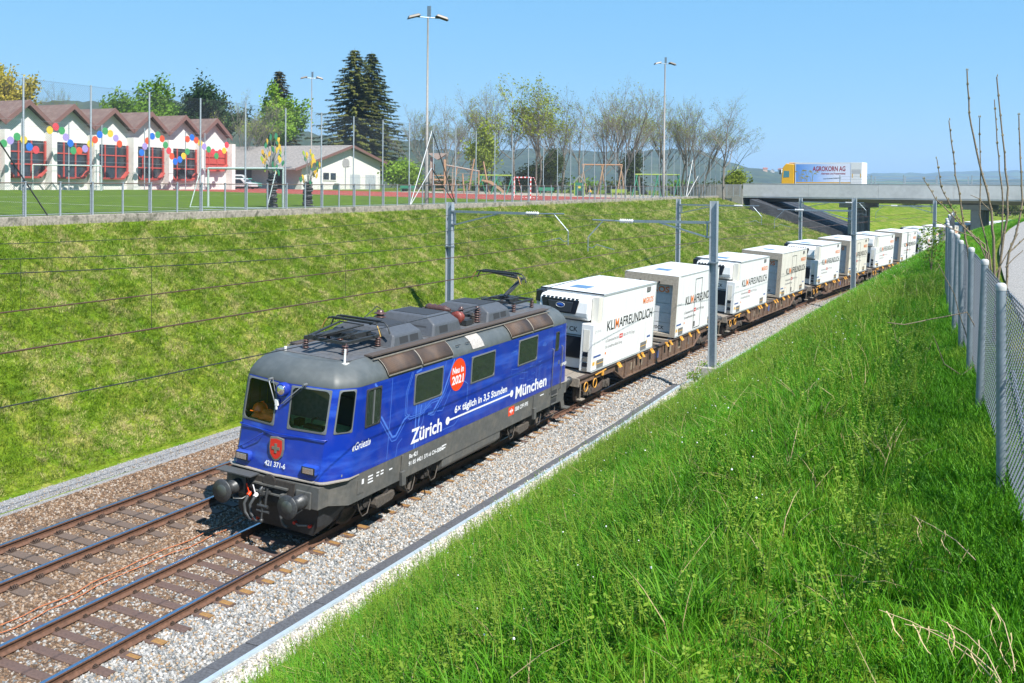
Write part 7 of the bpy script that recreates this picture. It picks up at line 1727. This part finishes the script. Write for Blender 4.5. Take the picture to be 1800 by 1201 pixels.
for k, (px, py, d, w_, h_, c) in enumerate(((1430, 372, 220, 40, 16, l_green), (1475, 378, 200, 44, 20, l_green), (1555, 372, 240, 60, 14, l_green), (1605, 374, 230, 50, 14, l_ivy), (1650, 372, 260, 60, 12, l_green), (1770, 376, 230, 90, 16, l_ivy), (1400, 368, 240, 40, 14, l_ivy))):
    bush_below('green shrub on the bank below the bridge, %s from the left' % ordinal(sorted([1430, 1475, 1555, 1605, 1650, 1770, 1400]).index(px) + 1), px, py, d, w_, h_, 80 + k, c)
# ================================================================== near fence, path, shrub, weeds
sheet('gravel_path', gravel_mat('path_gravel', [(.40, .38, .355), (.47, .45, .42), (.34, .325, .30), (.44, .41, .37)], 40, .4), -40, 150, 2, [(14.55, 6.012), (15.5, 6.02), (17.0, 6.02), (18.2, 6.012)], False)
def fence_l(s): return pw(s, [(-14, 14.05), (-10, 13.97), (-5, 13.86), (-1.3, 13.70), (4, 13.52), (10, 13.35), (20, 13.25), (60, 13.2)])
FS = [-12.4, -10.06, -7.33, -5.16, -3.3, -1.25, .6, 2.7, 4.75, 6.9, 9.1, 11.3, 13.5, 15.7]
nf = thing('chain_link_fence', 'galvanised chain link fence with round capped posts on the near bank', 'fence', loc=(13.9, -8, 5.8))
bpy.context.view_layer.update(); ninv = nf.matrix_world.inverted()
pm = MB(); pm.cyl((0, 0, -.35), (0, 0, 1.30), 0.031, 14); NP = pm.mesh('post'); NP.materials.append(mat('post_zinc', (.27, .32, .365), .5, .5, .12, 5, .04, 30))
pm = MB(); pm.lathe([(.034, 1.285), (.036, 1.31), (.032, 1.325), (.02, 1.335), (0, 1.337)], (0, 0, 0), 'Z', 14); NC = pm.mesh('cap'); NC.materials.append(mat('cap_grey', (.45, .46, .46), .5))
def chain(L, H, cell):
    """woven zigzag wires, each a thin three-sided tube"""
    b = MB(); n = int(L / cell); m = int(H / (cell * .5))
    for i in range(n + 1):
        pts = []
        for j in range(m + 1): pts.append(((.006 if (i + j) % 2 else -.006), cell * i + (cell if (i + j) % 2 else 0), H * j / m))
        b.tube(pts, .0036, 3, False, False)
    return b
CH = chain(2.2, 1.22, .052).mesh('wire_mesh'); CH.materials.append(mat('mesh_zinc', (.22, .245, .27), .45, .5))
rnf = random.Random(4)
prev = None
for k, s in enumerate(FS):
    p = TW(s, fence_l(s), 0, False); p.z = 5.80 if s < 10 else 5.85
    q = ninv @ p
    o = obj('post', NP, None, nf); o.location = q; o.rotation_euler = (rnf.uniform(-.02, .02), rnf.uniform(-.015, .02), rnf.random()); c = obj('cap', NC, None, o)
    if prev is not None:
        d = q - prev; L = d.length; e = obj('wire_mesh', CH, None, nf); a = atan2(d.y, d.x) - pi / 2; e.location = prev + Vector((.045, 0, .04)); e.rotation_euler = (0, 0, a); e.scale = (1, L / 2.2, 1)
        for z in (.08, .66, 1.25):
            b = MB(); b.tube([prev + Vector((.05, 0, z)), (prev + q) / 2 + Vector((.05, 0, z - .012)), q + Vector((.05, 0, z))], .003, 4); b.build('tension_wire', m_galv, nf)
    prev = q
b = MB(); a_ = ninv @ TW(-10.06, fence_l(-10.06) + .06, 0, False); c_ = ninv @ TW(-12.4, fence_l(-12.4) + .06, 0, False); b.cyl((a_.x, a_.y, .75), (c_.x, c_.y, .0), .012, 6); b.build('brace', m_galv, nf)

# bare shrub growing through the fence
sh = thing('bare_shrub', 'bare shrub with long upright budding shoots growing beside the chain link fence', 'shrub', loc=(14.1, -3.6, 5.9))
bpy.context.view_layer.update(); sinv = sh.matrix_world.inverted(); m_twig = mat('shoot_bark', (.19, .15, .10), .8, 0, .3, 14, .3, 60); m_bud = mat('bud', (.20, .16, .05), .7)
SHOOTS = [([(1722, 640), (1717, 560), (1706, 470), (1697, 418), (1691, 369), (1685, 330), (1675, 270), (1668, 212)], 12.0, .022), ([(1746, 600), (1750, 520), (1748, 485), (1746, 418), (1742, 370), (1733, 330), (1716, 265), (1704, 200), (1700, 125)], 12.4, .034), ([(1750, 600), (1754, 500), (1764, 412), (1771, 377), (1772, 330), (1762, 240), (1752, 135)], 12.5, .03), ([(1762, 600), (1769, 510), (1773, 444), (1788, 406), (1797, 354), (1794, 280), (1791, 203)], 12.3, .026), ([(1748, 560), (1760, 440), (1763, 350), (1757, 300), (1752, 230), (1748, 175)], 12.8, .018), ([(1745, 520), (1740, 450), (1722, 380), (1724, 300), (1722, 207)], 12.7, .015),
          ([(1740, 500), (1736, 445), (1698, 404), (1671, 376), (1645, 350), (1624, 316)], 11.6, .014), ([(1740, 490), (1731, 430), (1694, 400), (1671, 363), (1655, 330), (1647, 280)], 11.8, .014), ([(1738, 470), (1720, 420), (1674, 403), (1641, 387)], 11.4, .009), ([(1730, 600), (1700, 549), (1640, 561), (1590, 571), (1560, 567)], 11.0, .008), ([(1712, 640), (1690, 560), (1677, 518), (1649, 463)], 11.2, .007), ([(1774, 444), (1800, 420), (1830, 395)], 12.3, .014), ([(1766, 470), (1790, 448), (1798, 440)], 12.2, .009), ([(1715, 640), (1690, 660), (1660, 640), (1640, 590)], 10.8, .007), ([(1748, 485), (1775, 440), (1790, 410)], 12.5, .010), ([(1742, 372), (1722, 350), (1706, 343)], 12.4, .008)]
rb = random.Random(2)
for pts, d, r in SHOOTS:
    W3 = [sinv @ cam_point(x, y, d) for x, y in pts]; n = len(W3); b = MB(); fine = []
    for i in range(n - 1):
        for k in range(3): fine.append(W3[i].lerp(W3[i + 1], k / 3) + Vector((rb.gauss(0, .004), rb.gauss(0, .01), 0)))
    fine.append(W3[-1]); m_ = len(fine); b.tube(fine, [r * .55 * (1 - .72 * i / m_) + .0025 for i in range(m_)], 6); b.build('shoot', m_twig, sh)
    if r >= .012:
        b = MB()
        for i in range(m_ // 4, m_):
            for s_ in (-1, 1):
                if rb.random() < .75: p = fine[i]; b.lathe([(0, 0), (.007, .008), (.006, .022), (0, .035)], p + Vector((s_ * .008, rb.uniform(-.01, .01), 0)), 'Z', 5)
        b = b.build('buds', m_bud, sh); b['kind'] = 'stuff'
# leafy bush on the crest
def leafy_small(lab, px, py, d, w, h, seed, n, size, m_c):
    p = cam_point(px, py, d); rnd = random.Random(seed); t = thing('leafy_shrub', lab, 'shrub', loc=p); 
    for k in range(9):
        a = rnd.uniform(0, 6.28); b = MB(); e = Vector((cos(a) * w * rnd.uniform(.2, 1), sin(a) * w * rnd.uniform(.2, 1), h * rnd.uniform(.5, 1))); b.tube([(0, 0, -.2), e * .5 + Vector((0, 0, h * .1)), e], [.012, .008, .004], 4); b.build('stem', m_twig, t)
    v = []; f = []
    for k in range(n):
        a = rnd.uniform(0, 6.28); rr = w * sqrt(rnd.random()); z = h * rnd.random(); quad_leaf(v, f, Vector((rr * cos(a) * (1.1 - .5 * abs(z / h - .5)), rr * sin(a), z)), size * rnd.uniform(.6, 1.3), rnd)
    me = bpy.data.meshes.new('foliage'); me.from_pydata(v, [], f); obj('foliage', me, m_c, t); return t
l_bush = leafmat('bush_leaf', (.17, .27, .03), (.30, .42, .06), .4)
leafy_small('small yellow green leafy shrub on the crest of the near bank by the fence', 1637, 462, 27, .36, .95, 1, 520, .075, l_bush)
leafy_small('low leafy creeper at the foot of the nearest mast', 1247, 668, 43, .55, .75, 2, 500, .085, l_green)
leafy_small('leafy creeper spilling over the edging before the nearest mast', 1222, 668, 42, .35, .35, 3, 260, .08, l_green)
# broad leaved weeds among the grass
def weed_mesh(seed):
    rnd = random.Random(seed); v = []; f = []
    for st in range(3):
        a = rnd.uniform(0, 6.28); h = rnd.uniform(.18, .38); o = Vector((rnd.gauss(0, .04), rnd.gauss(0, .04), 0)); ln = Vector((cos(a), sin(a), 0)) * rnd.uniform(.02, .12)
        branch(v, f, [o, o + ln * .4 + Vector((0, 0, h * .5)), o + ln + Vector((0, 0, h))], [.003, .0025, .0015], 3)
        for k in range(13):
            t = rnd.uniform(.25, 1); p = o + ln * t * t + Vector((0, 0, h * t)); b_ = rnd.uniform(0, 6.28); L = rnd.uniform(.014, .030) * (1.3 - .5 * t); d = Vector((cos(b_), sin(b_), rnd.uniform(-.2, .4))); s_ = d.cross(Vector((0, 0, 1))).normalized() * L * .35; q = len(v)
            v += [tuple(p), tuple(p + d * L * .5 + s_), tuple(p + d * L), tuple(p + d * L * .5 - s_)]; f.append((q, q + 1, q + 2, q + 3))
    me = bpy.data.meshes.new('weed'); me.from_pydata(v, [], f); return me
weeds = lib('weed', [weed_mesh(i) for i in range(6)], leafmat('weed_leaf', (.15, .27, .02), (.28, .42, .05), .4))
scatter('broadleaf_weeds', patch('weed_patch', -17, 10, .8, lr[:-1], -.02), weeds, 10, .8, 1.4, 31, .35, clump=2.2, cscale=.55, cmin=.05)
bm_ = bmesh.new(); bmesh.ops.create_icosphere(bm_, subdivisions=1, radius=.007)
for vv in bm_.verts: vv.co.z += .26
fm = bpy.data.meshes.new('flower'); bm_.to_mesh(fm); bm_.free()
scatter('white_flowers', patch('flower_patch', -15, 30, .8, lr[:-2], .0), lib('flower', [fm], m_decal), .8, .6, 1.3, 41, .4, clump=2.5, cscale=.4, cmin=0)
straw = leafmat('dry_straw', (.36, .27, .13), (.50, .40, .22), .2)
dry = lib('dry_blade', [blade_tuft(i + 200, 3, .18, .42, .07, .006, 1.1) for i in range(4)], straw)
scatter('dry_grass', patch('dry_patch', -17, 20, .8, lr[:-1], -.02), dry, 5, .7, 1.2, 51, .5, clump=1.5, cscale=.7, cmin=.1)
# dry fallen stems at the lower right corner
def ground_depth(px, py, h=0.0):
    d = 2.0
    while d < 80:
        p = cam_point(px, py, d)
        if p.z < ground_z(p.x, p.y) + h: return d
        d += .05
    return d
m_straw = mat('straw_stem', (.47, .36, .20), .7, 0, .2, 20)
for k, (pts, d) in enumerate((([(1545, 1072), (1600, 1092), (1665, 1125), (1720, 1165), (1765, 1215)], 4.6), ([(1590, 1097), (1650, 1110), (1700, 1140), (1745, 1180), (1770, 1220)], 4.5), ([(1655, 1090), (1700, 1115), (1735, 1150), (1760, 1200)], 4.4), ([(1742, 1062), (1765, 1095), (1780, 1150), (1784, 1180)], 4.3), ([(1600, 905), (1640, 925), (1680, 950), (1715, 985)], 5.6))):
    t = thing('dry_stem', 'dry bent straw stem at the lower right, %s of five from the left' % ordinal((1, 2, 4, 5, 3)[k]), 'dry stem', 'dry fallen stems', loc=cam_point(*pts[-1], ground_depth(*pts[-1])))
    W3 = [cam_point(x, y, ground_depth(x, y, .34 - .05 * i_)) - t.location for i_, (x, y) in enumerate(pts)]; b = MB(); b.tube(W3, [.0014, .002, .0025, .003, .003][:len(W3)], 5); b.build('stem', m_straw, t)
    for q in range(5):
        i = q % (len(W3) - 1); p = W3[i].lerp(W3[i + 1], .3 + .1 * q); rr = random.Random(q + 10 * k); v = []; f = []; w_ = .0032
        for j in range(6): s_ = j / 5; c = p + rt0 * (.03 * sin(4 * s_ + q) - .02 * s_) - up0 * (.13 * s_ * rr.uniform(.9, 1.1)) + fwd0 * .02 * cos(5 * s_); v += [tuple(c - rt0 * w_ * (1 - .6 * s_)), tuple(c + rt0 * w_ * (1 - .6 * s_) + fwd0 * .004)]
        for j in range(5): f.append((2 * j, 2 * j + 1, 2 * j + 3, 2 * j + 2))
        me = bpy.data.meshes.new('dry_leaf'); me.from_pydata(v, [], f); obj('dry_leaf', me, m_straw, t)
# ------------------------------------------------------------------ air
hz = MB(); hz.bx(-15500, 15500, -15500, 15500, -3.0, 160); ho = hz.build('haze', None); ho['kind'] = 'stuff'
mh = bpy.data.materials.new('air'); mh.use_nodes = True; n_ = mh.node_tree.nodes; n_.remove(n_['Principled BSDF']); pv = n_.new('ShaderNodeVolumePrincipled')
pv.inputs['Color'].default_value = (.50, .73, 1.0, 1); pv.inputs['Density'].default_value = HAZE_DENSITY; pv.inputs['Anisotropy'].default_value = .2
mh.node_tree.links.new(pv.outputs[0], n_['Material Output'].inputs['Volume']); ho.data.materials.append(mh)
